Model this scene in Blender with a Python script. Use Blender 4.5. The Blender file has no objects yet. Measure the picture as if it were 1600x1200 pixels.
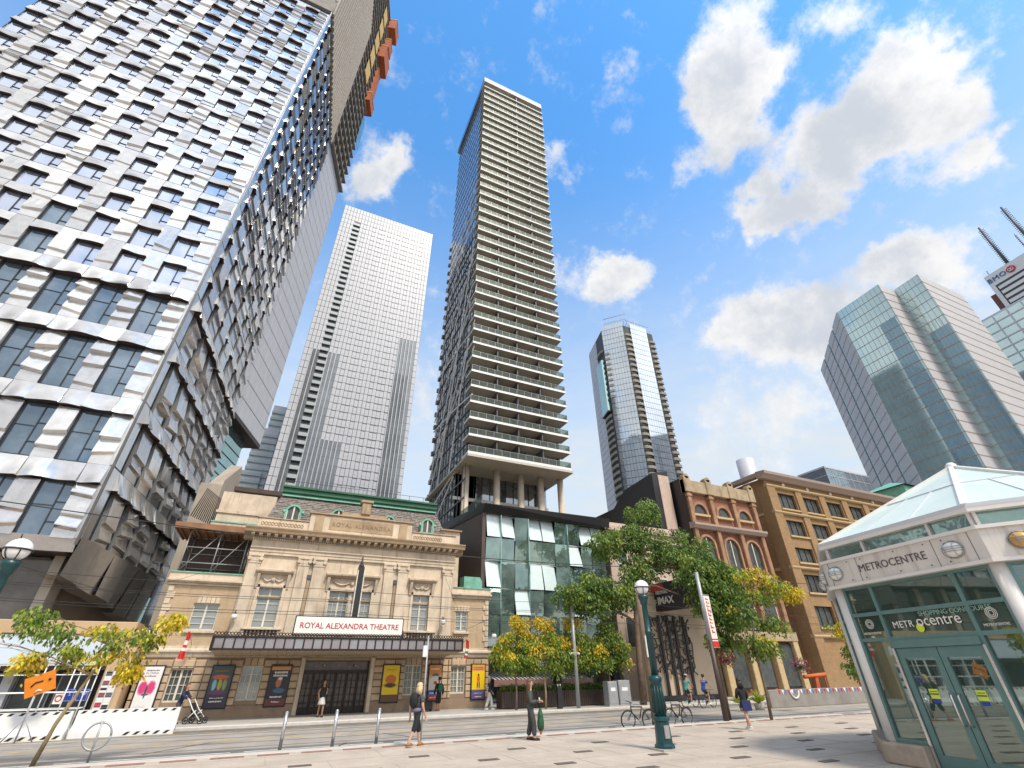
import bpy, bmesh, math, random
from mathutils import Vector, Matrix
R = math.radians
sc = bpy.context.scene
COL = sc.collection

# ------------------------------------------------------------------ camera
PITCH, YAW, ROLL, FPX, CAM_H = R(32.05), R(25.1), R(0.6), 714.0, 2.1
cd = bpy.data.cameras.new('camera'); cam = bpy.data.objects.new('camera', cd); COL.objects.link(cam)
hd = Vector((math.sin(YAW), math.cos(YAW), 0)); rt = Vector((math.cos(YAW), -math.sin(YAW), 0)); zz = Vector((0, 0, 1))
fw = hd * math.cos(PITCH) + zz * math.sin(PITCH); u2 = -hd * math.sin(PITCH) + zz * math.cos(PITCH)
rv = rt * math.cos(ROLL) - u2 * math.sin(ROLL); uv = rt * math.sin(ROLL) + u2 * math.cos(ROLL)
cm = Matrix((rv, uv, -fw)).transposed().to_4x4(); cm.translation = Vector((0, 0, CAM_H)); cam.matrix_world = cm
cd.sensor_width = 36.0; cd.lens = 36.0 * FPX / 1600.0; cd.clip_start = 0.1; cd.clip_end = 9000
sc.camera = cam

# ------------------------------------------------------------------ sky, sun, exposure
SUN_EL, SUN_AZ = R(54), R(165)          # azimuth clockwise from +Y (north): the sun stands in the south
SUN_STRENGTH, SKY_STRENGTH, EXPOSURE = 2.0, 0.15, 0.80
wd = bpy.data.worlds.new('World'); sc.world = wd; wd.use_nodes = True
sc.view_settings.view_transform = 'Standard'; sc.view_settings.look = 'None'
sc.view_settings.gamma = 1.0; sc.view_settings.use_curve_mapping = False; sc.view_settings.exposure = EXPOSURE
sl = bpy.data.lights.new('sun', 'SUN'); sl.energy = SUN_STRENGTH; sl.angle = R(10.0); sl.color = (1.0, 0.89, 0.74)
so = bpy.data.objects.new('sun', sl); COL.objects.link(so)
sdir = Vector((math.sin(SUN_AZ) * math.cos(SUN_EL), math.cos(SUN_AZ) * math.cos(SUN_EL), math.sin(SUN_EL)))
so.rotation_euler = (-sdir).to_track_quat('-Z', 'Y').to_euler(); so.location = sdir * 300

class NT:
    """small helper for node trees"""
    def __init__(s, tree): s.t = tree; s.n = tree.nodes; s.l = tree.links
    def node(s, typ, **kw):
        nd = s.n.new(typ)
        for k, v in kw.items():
            if k == 'inp':
                for a, b in v.items():
                    if isinstance(b, bpy.types.NodeSocket): s.l.new(b, nd.inputs[a])
                    else: nd.inputs[a].default_value = b
            else: setattr(nd, k, v)
        return nd
    def math(s, op, a, b=None, c=None, clamp=False):
        nd = s.n.new('ShaderNodeMath'); nd.operation = op; nd.use_clamp = clamp
        for i, v in enumerate((a, b, c)):
            if v is None: continue
            if isinstance(v, bpy.types.NodeSocket): s.l.new(v, nd.inputs[i])
            else: nd.inputs[i].default_value = v
        return nd.outputs[0]
    def vmath(s, op, a, b=None, scale=None):
        nd = s.n.new('ShaderNodeVectorMath'); nd.operation = op
        for i, v in enumerate((a, b)):
            if v is None: continue
            if isinstance(v, bpy.types.NodeSocket): s.l.new(v, nd.inputs[i])
            else: nd.inputs[i].default_value = v
        if scale is not None: nd.inputs['Scale'].default_value = scale
        return nd.outputs['Value'] if op in ('DISTANCE', 'DOT_PRODUCT', 'LENGTH') else nd.outputs['Vector']
    def mix(s, f, a, b, blend='MIX'):
        nd = s.n.new('ShaderNodeMix'); nd.data_type = 'RGBA'; nd.blend_type = blend
        for k, v in ((0, f), (6, a), (7, b)):
            if isinstance(v, bpy.types.NodeSocket): s.l.new(v, nd.inputs[k])
            else: nd.inputs[k].default_value = v if k == 0 else (*v[:3], 1)
        return nd.outputs[2]
    def noise(s, vec, scale, detail=4, rough=0.55, dist=0.0, col=False):
        nd = s.node('ShaderNodeTexNoise', inp={'Scale': scale, 'Detail': detail, 'Roughness': rough, 'Distortion': dist})
        if vec is not None: s.l.new(vec, nd.inputs['Vector'])
        return nd.outputs['Color' if col else 'Fac']
    def ramp(s, f, lo, hi, a=0.0, b=1.0, smooth=True):
        nd = s.node('ShaderNodeMapRange', interpolation_type='SMOOTHSTEP' if smooth else 'LINEAR', clamp=True)
        nd.inputs['From Min'].default_value = lo; nd.inputs['From Max'].default_value = hi
        nd.inputs['To Min'].default_value = a; nd.inputs['To Max'].default_value = b
        s.l.new(f, nd.inputs['Value']); return nd.outputs['Result']

# direction (azimuth from north clockwise, elevation) and size of the cumulus clouds, in degrees
CLOUDS = [(74.2, 60.6, 4.0, 1), (71.9, 57.3, 3.6, 1), (67.6, 59.6, 3.2, 0.7), (66.1, 55.9, 2.9, 0.9), (67.0, 53.4, 2.9, 0.9), (58.9, 52.7, 2.5, 0.7), (63.8, 51.9, 2.4, 0.7), (67.8, 49.5, 2.3, 0.7), (77.0, 48.1, 3.9, 1), (81.2, 46.5, 4.0, 1), (84.4, 48.4, 3.1, 1), (73.4, 46.6, 3.6, 0.9), (82.5, 41.9, 3.1, 0.9), (86.4, 42.2, 2.3, 0.8), (85.1, 37.6, 1.7, 0.8), (89.1, 44.7, 1.5, 0.5), (76.0, 43.6, 2.9, 0.9), (87.1, 49.7, 2.1, 0.6), (83.5, 55.0, 2.4, 0.5), (86.3, 54.2, 2.3, 0.6), (82.6, 57.6, 2.0, 0.4), (83.1, 38.6, 2.0, 0.7), (65.0, 45.7, 2.6, 0.9), (68.7, 43.3, 2.5, 0.8), (73.1, 41.3, 1.8, 0.6), (77.1, 38.9, 1.2, 0.4), (72.5, 35.5, 2.4, 0.8), (75.6, 35.2, 2.0, 0.8), (77.5, 33.4, 2.3, 0.8), (79.5, 29.4, 2.3, 0.7), (80.8, 32.6, 1.5, 0.5), (76.0, 30.8, 2.1, 0.6), (57.3, 34.7, 3.4, 0.9), (62.6, 34.1, 3.4, 1), (67.2, 33.0, 3.1, 1), (65.3, 28.7, 3.1, 0.9), (60.3, 30.4, 2.9, 0.7), (70.2, 32.4, 2.0, 0.7), (52.1, 25.9, 3.6, 0.5), (58.8, 24.3, 3.4, 0.6), (62.5, 23.6, 2.2, 0.5), (51.1, 22.4, 3.2, 0.4), (54.6, 29.1, 1.6, 0.4), (56.4, 21.3, 3.5, 0.4), (43.3, 43.1, 2.8, 0.9), (39.2, 43.3, 3.0, 0.7), (34.7, 45.3, 1.9, 0.6), (37.1, 55.2, 1.4, 0.5), (34.3, 57.5, 1.8, 0.7), (49.4, 64.7, 1.9, 0.6), (37.7, 70.9, 1.5, 0.5), (60.0, 67.6, 1.3, 0.4), (-2.0, 54.6, 3.3, 1), (2.3, 56.2, 2.1, 0.8), (-3.2, 52.2, 2.7, 0.9), (-3.1, 63.9, 2.2, 0.6), (12.1, 31.5, 2.7, 0.5), (12.5, 28.4, 2.7, 0.4), (63.8, 31.8, 4.1, 0.9), (58.3, 32.9, 3.4, 0.9), (67.2, 30.1, 3.1, 0.8), (74.8, 33.9, 2.5, 0.9), (78.1, 31.6, 2.2, 0.8), (66.0, 45.1, 2.4, 0.9), (69.6, 42.7, 2.3, 0.9), (72.2, 41.1, 1.5, 0.7), (84.2, 44.2, 3.3, 0.6), (77.6, 44.7, 3.3, 0.6), (69.4, 56.5, 3.4, 0.6), (43.3, 43.1, 2.9, 0.5), (85.8, 37.7, 1.5, 0.6)]
def build_sky():
    t = NT(wd.node_tree); t.n.clear()
    sky = t.node('ShaderNodeTexSky', sky_type='NISHITA', sun_disc=False, sun_elevation=SUN_EL, sun_rotation=SUN_AZ,
                 altitude=100, air_density=1.0, dust_density=0.6, ozone_density=2.2)
    tc = t.node('ShaderNodeTexCoord'); n = tc.outputs['Generated']
    n0 = t.vmath('NORMALIZE', n)
    w1 = t.vmath('SUBTRACT', t.noise(n0, 4.5, 5, 0.6, col=True), (0.5, 0.5, 0.5))
    w2 = t.vmath('SUBTRACT', t.noise(n0, 16.0, 4, 0.6, col=True), (0.5, 0.5, 0.5))
    nd = t.vmath('ADD', t.vmath('ADD', n0, t.vmath('SCALE', w1, scale=0.13)), t.vmath('SCALE', w2, scale=0.085))
    fld = None
    for az, el, r, dens in CLOUDS:
        a, e = R(az), R(el); d = (math.sin(a) * math.cos(e), math.cos(a) * math.cos(e), math.sin(e))
        q = t.vmath('DISTANCE', nd, d)
        v = t.ramp(q, 0.0, R(r) * 1.45, dens * 0.82, 0.0)
        fld = v if fld is None else t.math('ADD', fld, v)
    fine = t.noise(n0, 17.0, 9, 0.68)
    den = t.math('ADD', fld, t.math('MULTIPLY', t.math('SUBTRACT', fine, 0.5), 1.75))
    # denser broken cloud added over the unseen sky, for whiter fill and reflections
    away = t.ramp(t.vmath('DOT_PRODUCT', n0, tuple(fw)), 0.30, 0.62, 1.0, 0.0)
    rest = t.ramp(t.noise(n0, 3.0, 6, 0.6), 0.38, 0.54)
    den = t.math('ADD', den, t.math('MULTIPLY', rest, away))
    cov = t.ramp(den, 0.06, 0.86)
    body = t.noise(t.vmath('ADD', n0, (0.03, 0.05, -0.04)), 7.0, 7, 0.62)
    shade = t.ramp(t.math('ADD', t.math('MULTIPLY', den, 0.12), body), 0.44, 0.80)
    ccol = t.mix(shade, (3.72, 3.7, 3.68), (2.45, 2.62, 2.9))
    glow = t.ramp(t.vmath('DOT_PRODUCT', n0, tuple(sdir)), 0.62, 0.97, 1.0, 2.3)          # clouds towards the sun are brighter
    ccol = t.vmath('MULTIPLY', ccol, t.node('ShaderNodeCombineXYZ', inp={0: glow, 1: glow, 2: glow}).outputs[0])
    # thin pale haze near the horizon
    sep = t.node('ShaderNodeSeparateXYZ', inp={0: n0})
    veil = t.math('MULTIPLY', t.math('ADD', t.math('MULTIPLY', t.noise(t.vmath('MULTIPLY', n0, (3, 3, 12)), 2.0, 4, 0.6), 0.6), 0.68), t.ramp(sep.outputs['Z'], 0.30, 0.90, 1.0, 0.0))
    base = t.mix(1.0, sky.outputs[0], (0.56, 1.12, 1.38), 'MULTIPLY')
    c0 = t.mix(t.math('MULTIPLY', veil, 0.95, clamp=True), base, (2.85, 3.15, 3.4))
    c1 = t.mix(cov, c0, ccol)
    bg = t.node('ShaderNodeBackground', inp={'Color': c1, 'Strength': SKY_STRENGTH})
    out = t.node('ShaderNodeOutputWorld'); t.l.new(bg.outputs[0], out.inputs['Surface'])
build_sky()
wd.cycles.sampling_method = 'MANUAL'; wd.cycles.sample_map_resolution = 512
sc.cycles.max_bounces = 6; sc.cycles.diffuse_bounces = 3; sc.cycles.glossy_bounces = 3; sc.cycles.transparent_max_bounces = 8; sc.cycles.transmission_bounces = 3
sc.cycles.caustics_reflective = False; sc.cycles.caustics_refractive = False

# ------------------------------------------------------------------ helpers
class MB:
    """collects faces and links them as ONE mesh object"""
    def __init__(s): s.v = []; s.f = []; s.m = []; s.sm = []; s.cur = 0; s.smooth = False
    def add(s, vs, fs, smooth=None):
        o = len(s.v); s.v += [tuple(p) for p in vs]
        for f in fs: s.f.append([i + o for i in f]); s.m.append(s.cur); s.sm.append(s.smooth if smooth is None else smooth)
        return s
    def box(s, x0, x1, y0, y1, z0, z1):
        return s.add([(x0,y0,z0),(x1,y0,z0),(x1,y1,z0),(x0,y1,z0),(x0,y0,z1),(x1,y0,z1),(x1,y1,z1),(x0,y1,z1)],
                     [(0,3,2,1),(4,5,6,7),(0,1,5,4),(1,2,6,5),(2,3,7,6),(3,0,4,7)])
    def bbox(s, x0, x1, y0, y1, z0, z1, b=0.02):
        # box with bevelled edges towards -y (the visible face of a facade piece)
        return s.add([(x0,y1,z0),(x1,y1,z0),(x1,y1,z1),(x0,y1,z1),(x0,y0+b,z0),(x1,y0+b,z0),(x1,y0+b,z1),(x0,y0+b,z1),
                      (x0+b,y0,z0+b),(x1-b,y0,z0+b),(x1-b,y0,z1-b),(x0+b,y0,z1-b)],
                     [(8,9,10,11),(4,5,9,8),(5,6,10,9),(6,7,11,10),(7,4,8,11),(0,1,5,4),(1,2,6,5),(2,3,7,6),(3,0,4,7),(0,3,2,1)])
    def prism(s, poly, z0, z1, cap=True):
        n = len(poly); vs = [(p[0], p[1], z0) for p in poly] + [(p[0], p[1], z1) for p in poly]
        fs = [(i, (i+1) % n, n+(i+1) % n, n+i) for i in range(n)]
        if cap: fs += [tuple(range(n-1, -1, -1)), tuple(range(n, 2*n))]
        return s.add(vs, fs)
    def extr(s, prof, x0, x1, cap=True):
        # profile of (y, z) swept along x
        n = len(prof); vs = [(x0, p[0], p[1]) for p in prof] + [(x1, p[0], p[1]) for p in prof]
        fs = [(i, n+i, n+(i+1) % n, (i+1) % n) for i in range(n)]
        if cap: fs += [tuple(range(n)), tuple(range(2*n-1, n-1, -1))]
        return s.add(vs, fs)
    def quad(s, a, b, c, d): return s.add([a, b, c, d], [(0, 1, 2, 3)])
    def tube(s, pts, rad, n=8, caps=True, smooth=True):
        pts = [Vector(p) for p in pts]
        if not isinstance(rad, (list, tuple)): rad = [rad] * len(pts)
        vs = []; prev = None
        for i, p in enumerate(pts):
            d = (pts[min(i+1, len(pts)-1)] - pts[max(i-1, 0)])
            d = d.normalized() if d.length > 1e-9 else Vector((0, 0, 1))
            if prev is None:
                ref = Vector((0, 0, 1)) if abs(d.z) < 0.9 else Vector((1, 0, 0)); a = d.cross(ref).normalized()
            else:
                a = prev - d * prev.dot(d); a = a.normalized() if a.length > 1e-6 else d.orthogonal().normalized()
            prev = a; b = d.cross(a)
            for k in range(n):
                t = 2*math.pi*k/n; vs.append(p + (a*math.cos(t) + b*math.sin(t)) * rad[i])
        m = len(pts); fs = []
        for i in range(m-1):
            for k in range(n): fs.append((i*n+k, i*n+(k+1) % n, (i+1)*n+(k+1) % n, (i+1)*n+k))
        s.add(vs, fs, smooth)
        if caps:
            o = len(s.v) - len(vs); s.f += [[o+k for k in range(n-1, -1, -1)], [o+(m-1)*n+k for k in range(n)]]
            s.m += [s.cur]*2; s.sm += [False]*2
        return s
    def bar(s, a, b, w, h=None):
        # square bar from a to b
        a, b = Vector(a), Vector(b); h = h or w; d = (b-a).normalized()
        ref = Vector((0, 0, 1)) if abs(d.z) < 0.95 else Vector((0, 1, 0))
        x = d.cross(ref).normalized() * w / 2; y = x.cross(d).normalized() * h / 2
        vs = [a-x-y, a+x-y, a+x+y, a-x+y, b-x-y, b+x-y, b+x+y, b-x+y]
        return s.add(vs, [(0,3,2,1),(4,5,6,7),(0,1,5,4),(1,2,6,5),(2,3,7,6),(3,0,4,7)])
    def lathe(s, prof, n=16, c=(0, 0), smooth=True):
        vs = [(c[0]+r*math.cos(2*math.pi*k/n), c[1]+r*math.sin(2*math.pi*k/n), z) for r, z in prof for k in range(n)]
        fs = [(i*n+k, i*n+(k+1) % n, (i+1)*n+(k+1) % n, (i+1)*n+k) for i in range(len(prof)-1) for k in range(n)]
        s.add(vs, fs, smooth)
        o = len(s.v) - len(vs)
        for i, rev in ((0, True), (len(prof)-1, False)):
            if prof[i][0] > 1e-4:
                ids = [o+i*n+k for k in range(n)]; s.f.append(ids[::-1] if rev else ids); s.m.append(s.cur); s.sm.append(False)
        return s
    def ball(s, c, r, n=12, m=8, sq=(1, 1, 1)):
        vs = []; fs = []
        for i in range(m+1):
            t = math.pi*i/m
            for k in range(n):
                p = 2*math.pi*k/n
                vs.append((c[0]+r*sq[0]*math.sin(t)*math.cos(p), c[1]+r*sq[1]*math.sin(t)*math.sin(p), c[2]-r*sq[2]*math.cos(t)))
        for i in range(m):
            for k in range(n): fs.append((i*n+k, i*n+(k+1) % n, (i+1)*n+(k+1) % n, (i+1)*n+k))
        return s.add(vs, fs, True)
    def xf(s, M, start=0):
        for i in range(start, len(s.v)): s.v[i] = tuple(M @ Vector(s.v[i]))
        return s
    def mesh(s, name, mats):
        me = bpy.data.meshes.new(name); me.from_pydata(s.v, [], s.f)
        if not isinstance(mats, (list, tuple)): mats = [mats]
        for m in mats: me.materials.append(m)
        me.polygons.foreach_set('material_index', s.m); me.polygons.foreach_set('use_smooth', s.sm); me.update()
        return me
    def build(s, name, mats, parent=None, loc=(0, 0, 0), rz=0.0):
        return put(name, s.mesh(name, mats), parent, loc, rz)

def put(name, me, parent=None, loc=(0, 0, 0), rz=0.0):
    o = bpy.data.objects.new(name, me); COL.objects.link(o); o.location = loc; o.rotation_euler = (0, 0, rz)
    if parent is not None: o.parent = parent
    return o
def tag(o, label=None, cat=None, group=None, kind=None):
    for k, v in (('label', label), ('category', cat), ('group', group), ('kind', kind)):
        if v: o[k] = v
    return o
def thing(name, label, cat, loc=(0, 0, 0), rz=0.0, group=None):
    o = bpy.data.objects.new(name, None); COL.objects.link(o); o.location = loc; o.rotation_euler = (0, 0, rz)
    o.empty_display_size = 0.2
    return tag(o, label, cat, group)
def copy_tree(o, parent=None):
    c = o.copy(); COL.objects.link(c); c.parent = parent
    for ch in list(o.children): copy_tree(ch, c)
    return c
def text_mesh(txt, size, depth, mat, spacing=1.0, bold=0.0, align='CENTER', shear=0.0):
    cu = bpy.data.curves.new('t', 'FONT'); cu.body = txt; cu.size = size; cu.extrude = depth; cu.align_x = align; cu.align_y = 'CENTER'
    cu.space_character = spacing; cu.offset = bold; cu.shear = shear; cu.resolution_u = 3
    o = bpy.data.objects.new('t', cu); COL.objects.link(o); dg = bpy.context.evaluated_depsgraph_get()
    me = bpy.data.meshes.new_from_object(o.evaluated_get(dg)); bpy.data.objects.remove(o); bpy.data.curves.remove(cu)
    me.materials.clear(); me.materials.append(mat); return me
def lettering(name, txt, size, mat, parent, loc, rz=0.0, depth=0.012, spacing=1.0, bold=0.0, tilt=90, shear=0.0):
    o = put(name, text_mesh(txt, size, depth, mat, spacing, bold, shear=shear), parent, loc); o.rotation_euler = (R(tilt), 0, rz); return o

# ------------------------------------------------------------------ materials
def mat(name, col, rough=0.6, metal=0.0, var=0.12, scale=3.0, bump=0.0, bscale=30.0, spec=0.5, col2=None, stain=0.0, rvar=0.0, ior=1.5, alpha=None, streak=0.0):
    m = bpy.data.materials.new(name); m.use_nodes = True; t = NT(m.node_tree); b = t.n['Principled BSDF']
    b.inputs['Roughness'].default_value = rough; b.inputs['Metallic'].default_value = metal
    b.inputs['IOR'].default_value = ior; b.inputs['Specular IOR Level'].default_value = spec
    g = t.node('ShaderNodeNewGeometry').outputs['Position']
    c = (*col, 1); out = None
    if var > 0 or col2:
        f = t.noise(g, scale, 5, 0.62); f = t.ramp(f, 0.3, 0.7, smooth=False)
        lo = tuple(x * (1 - var) for x in col); hi = col2 if col2 else tuple(min(1, x * (1 + var)) for x in col)
        out = t.mix(f, lo, hi)
    if rvar > 0:
        oi = t.node('ShaderNodeObjectInfo').outputs['Random']
        out = t.mix(1.0, out or col, t.node('ShaderNodeCombineColor', inp={0: t.ramp(oi, 0, 1, 1-rvar, 1+rvar, False), 1: t.ramp(oi, 0, 1, 1-rvar, 1+rvar, False), 2: t.ramp(oi, 0, 1, 1-rvar*0.9, 1+rvar*0.9, False)}).outputs[0], 'MULTIPLY') if out else None
    if stain > 0 and out:
        s1 = t.ramp(t.noise(g, 0.55, 6, 0.7), 0.45, 0.75)
        out = t.mix(t.math('MULTIPLY', s1, stain), out, tuple(x * 0.42 for x in col))
    if streak > 0 and out:
        s2 = t.ramp(t.noise(t.vmath('MULTIPLY', g, (2.6, 2.6, 0.22)), 1.6, 4, 0.6), 0.5, 0.78)
        out = t.mix(t.math('MULTIPLY', s2, streak), out, (col[0]*0.36, col[1]*0.33, col[2]*0.3))
    if out: t.l.new(out, b.inputs['Base Color'])
    else: b.inputs['Base Color'].default_value = c
    if bump > 0:
        bn = t.node('ShaderNodeBump', inp={'Strength': min(1, bump), 'Distance': 0.02, 'Height': t.noise(g, bscale, 4, 0.6)})
        t.l.new(bn.outputs[0], b.inputs['Normal'])
    if alpha is not None: b.inputs['Alpha'].default_value = alpha
    return m
def glass_mat(name, tint, refl=0.35, rough=0.04, dark=(0.02, 0.03, 0.035), wav=0.0, wscale=0.6, var=0.5, vscale=0.35, fres=0.75):
    # opaque window glass of far buildings: dark room behind (painted sky reflection in some), mirror-like coat with a tint
    m = bpy.data.materials.new(name); m.use_nodes = True; t = NT(m.node_tree); b = t.n['Principled BSDF']
    g = t.node('ShaderNodeNewGeometry').outputs['Position']
    f = t.ramp(t.noise(g, vscale, 4, 0.65), 0.35, 0.68)
    oi = t.node('ShaderNodeObjectInfo').outputs['Random']
    c = t.mix(t.math('MULTIPLY', t.math('ADD', f, oi), var, clamp=True), dark, tuple(x * 0.35 for x in tint))
    t.l.new(c, b.inputs['Base Color']); b.inputs['Roughness'].default_value = 0.5
    gl = t.node('ShaderNodeBsdfGlossy', inp={'Color': (*tint, 1), 'Roughness': rough})
    lw = t.node('ShaderNodeLayerWeight', inp={'Blend': 0.35})
    fac = t.math('ADD', t.math('MULTIPLY', lw.outputs['Fresnel'], fres), refl, clamp=True)
    mx = t.node('ShaderNodeMixShader'); t.l.new(fac, mx.inputs[0]); t.l.new(b.outputs[0], mx.inputs[1]); t.l.new(gl.outputs[0], mx.inputs[2])
    if wav > 0:
        bn = t.node('ShaderNodeBump', inp={'Strength': wav, 'Distance': 0.05, 'Height': t.noise(g, wscale, 2, 0.5)})
        t.l.new(bn.outputs[0], gl.inputs['Normal'])
    t.l.new(mx.outputs[0], t.n['Material Output'].inputs['Surface']); return m
def clear_glass(name, tint, refl=0.12, opac=0.25, fres=0.8, rough=0.02):
    m = bpy.data.materials.new(name); m.use_nodes = True; t = NT(m.node_tree); t.n.remove(t.n['Principled BSDF'])
    tr = t.node('ShaderNodeBsdfTransparent', inp={'Color': (*tint, 1)})
    gl = t.node('ShaderNodeBsdfGlossy', inp={'Color': (0.9, 0.97, 0.95, 1), 'Roughness': rough})
    df = t.node('ShaderNodeBsdfDiffuse', inp={'Color': (tint[0]*0.3, tint[1]*0.3, tint[2]*0.3, 1)})
    lw = t.node('ShaderNodeLayerWeight', inp={'Blend': 0.3})
    m1 = t.node('ShaderNodeMixShader'); m1.inputs[0].default_value = opac; t.l.new(tr.outputs[0], m1.inputs[1]); t.l.new(df.outputs[0], m1.inputs[2])
    m2 = t.node('ShaderNodeMixShader'); t.l.new(t.math('ADD', t.math('MULTIPLY', lw.outputs['Fresnel'], fres), refl, clamp=True), m2.inputs[0])
    t.l.new(m1.outputs[0], m2.inputs[1]); t.l.new(gl.outputs[0], m2.inputs[2])
    t.l.new(m2.outputs[0], t.n['Material Output'].inputs['Surface']); return m

M = {}
M['concrete'] = mat('concrete', (0.42, 0.40, 0.37), 0.85, var=0.14, scale=1.2, bump=0.25, stain=0.25)
M['paving'] = None
M['asphalt'] = mat('asphalt', (0.17, 0.165, 0.155), 0.9, var=0.2, scale=0.9, bump=0.4, bscale=60, stain=0.35)
M['steel'] = mat('brushed_steel', (0.62, 0.61, 0.60), 0.20, metal=0.74, var=0.10, scale=1.5, rvar=0.22)
M['white'] = mat('white_paint', (0.78, 0.78, 0.76), 0.5, var=0.05, stain=0.1)
M['black'] = mat('black_metal', (0.02, 0.02, 0.022), 0.45, var=0.2)
M['darkgrey'] = mat('dark_grey_metal', (0.08, 0.08, 0.085), 0.5, var=0.2)
M['grey'] = mat('grey_metal', (0.36, 0.37, 0.38), 0.45, metal=0.3, var=0.1)
M['rubber'] = mat('rubber', (0.02, 0.02, 0.02), 0.8, var=0.1)
# ------------------------------------------------------------------ ground
def paving_mat():
    m = bpy.data.materials.new('plaza_concrete'); m.use_nodes = True; t = NT(m.node_tree); b = t.n['Principled BSDF']
    g = t.node('ShaderNodeNewGeometry').outputs['Position']
    f = t.ramp(t.noise(g, 0.7, 6, 0.68), 0.3, 0.72); f2 = t.ramp(t.noise(g, 9.0, 4, 0.6), 0.3, 0.7)
    c = t.mix(f, (0.44, 0.365, 0.29), (0.58, 0.49, 0.40)); c = t.mix(t.math('MULTIPLY', f2, 0.35), c, (0.40, 0.36, 0.31))
    sp = t.ramp(t.noise(g, 1.9, 3, 0.5), 0.66, 0.72); c = t.mix(t.math('MULTIPLY', sp, 0.25), c, (0.2, 0.18, 0.16))
    vo = t.node('ShaderNodeTexVoronoi', inp={'Vector': g, 'Scale': 1.6}); gum = t.ramp(vo.outputs['Distance'], 0.035, 0.055, 1.0, 0.0); c = t.mix(t.math('MULTIPLY', gum, 0.5), c, (0.14, 0.12, 0.10))
    bl_ = t.ramp(t.noise(g, 0.23, 5, 0.7), 0.5, 0.72); c = t.mix(t.math('MULTIPLY', bl_, 0.32), c, (0.30, 0.255, 0.21))
    t.l.new(c, b.inputs['Base Color']); b.inputs['Roughness'].default_value = 0.8
    bn = t.node('ShaderNodeBump', inp={'Strength': 0.25, 'Distance': 0.01, 'Height': t.noise(g, 40, 4, 0.6)}); t.l.new(bn.outputs[0], b.inputs['Normal'])
    return m
M['paving'] = paving_mat()
M['joint'] = mat('paving_joint', (0.36, 0.31, 0.255), 0.9)
M['paver_dark'] = mat('dark_paver', (0.13, 0.105, 0.085), 0.8, var=0.25, scale=8)
M['paver_red'] = mat('red_paver', (0.30, 0.16, 0.12), 0.8, var=0.2, scale=8)
M['kerb'] = mat('kerb_concrete', (0.56, 0.51, 0.45), 0.85, var=0.1, bump=0.2)
M['lane'] = mat('lane_paint', (0.62, 0.61, 0.58), 0.7, var=0.25, scale=5)
M['yellow_paint'] = mat('yellow_paint', (0.55, 0.36, 0.08), 0.7, var=0.3, scale=5)
M['rail'] = mat('rail_steel', (0.3, 0.28, 0.26), 0.35, metal=0.8)
M['track'] = mat('track_concrete', (0.36, 0.325, 0.285), 0.88, var=0.18, scale=0.8, bump=0.3, stain=0.4)

g = MB().box(-4000, 4000, -4000, 4000, -0.7, -0.45).build('ground', M['asphalt']); tag(g, kind='structure')
pl = MB().box(-90, 110, -60, 19.35, -0.4, 0.0).build('plaza', M['paving']); tag(pl, kind='structure')
# paving slabs of the strip in view: thin recessed joints as dark strips 4 mm above
jb = MB()
for k in range(12):
    y = 18.55 - 1.5 * k; jb.box(-30, 60, y - 0.008, y + 0.008, 0.0, 0.004)
for i in range(-20, 40):
    x = 0.6 + 1.57 * i
    for k in range(11):
        if (i + k) % 2 == 0: jb.box(x - 0.007, x + 0.007, 18.54 - 1.5 * (k + 1), 18.54 - 1.5 * k, 0.0, 0.0035)
tag(jb.build('paving_joint', M['joint'], pl), kind='stuff')
pd = MB().bbox(-0.29, 0.29, -0.01, 0.0, -0.115, 0.115, 0.004).xf(Matrix.Rotation(R(-90), 4, 'X')).mesh('dark_paver', M['paver_dark'])
pr = MB().bbox(-0.44, 0.44, -0.01, 0.0, -0.11, 0.11, 0.004).xf(Matrix.Rotation(R(-90), 4, 'X')).mesh('red_paver', M['paver_red'])
rr = random.Random(3)
for k in range(9):
    for i in range(-8, 17):
        if (i + k) % 2: continue
        x, y = 1.45 + 1.57 * i + rr.uniform(-.05, .05), 16.5 - 1.5 * k
        if x < -14 or x > 27 or math.hypot(x, y) < 6: continue
        o = put('dark_paver', pd, pl, (x, y, 0.0065)); o.rotation_euler = (0, 0, rr.uniform(-.02, .02))
for i in range(-12, 26):
    put('red_paver', pr, pl, (2.06 + 1.228 * i, 19.0, 0.0065))
kb = MB()
kb.bbox(-90, 110, 19.36, 19.9, -0.4, 0.005, 0.03); kb.build('kerb', M['kerb']); tag(bpy.data.objects['kerb'], kind='structure')
rd = MB().box(-400, 900, 19.9, 30.0, -0.4, -0.13).build('road', M['asphalt']); tag(rd, kind='structure')
MB().box(-400, 900, 22.1, 28.2, -0.13, -0.126).build('track_bed', M['track'], rd)
for yy in (22.6, 24.1, 25.9, 27.4):
    MB().box(-400, 900, yy - 0.05, yy + 0.05, -0.126, -0.121).build('streetcar_rail', M['rail'], rd)
for x in range(-40, 70, 5): MB().box(x, x + 4.6, 21.32, 21.44, -0.13, -0.1262).build('lane_line', M['lane'], rd)
MB().box(-60, 120, 25.0, 25.1, -0.126, -0.1222).build('centre_line', M['yellow_paint'], rd)
MB().box(-60, 120, 28.55, 28.66, -0.13, -0.1262).build('yellow_line', M['yellow_paint'], rd)
cr = MB(); 
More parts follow.
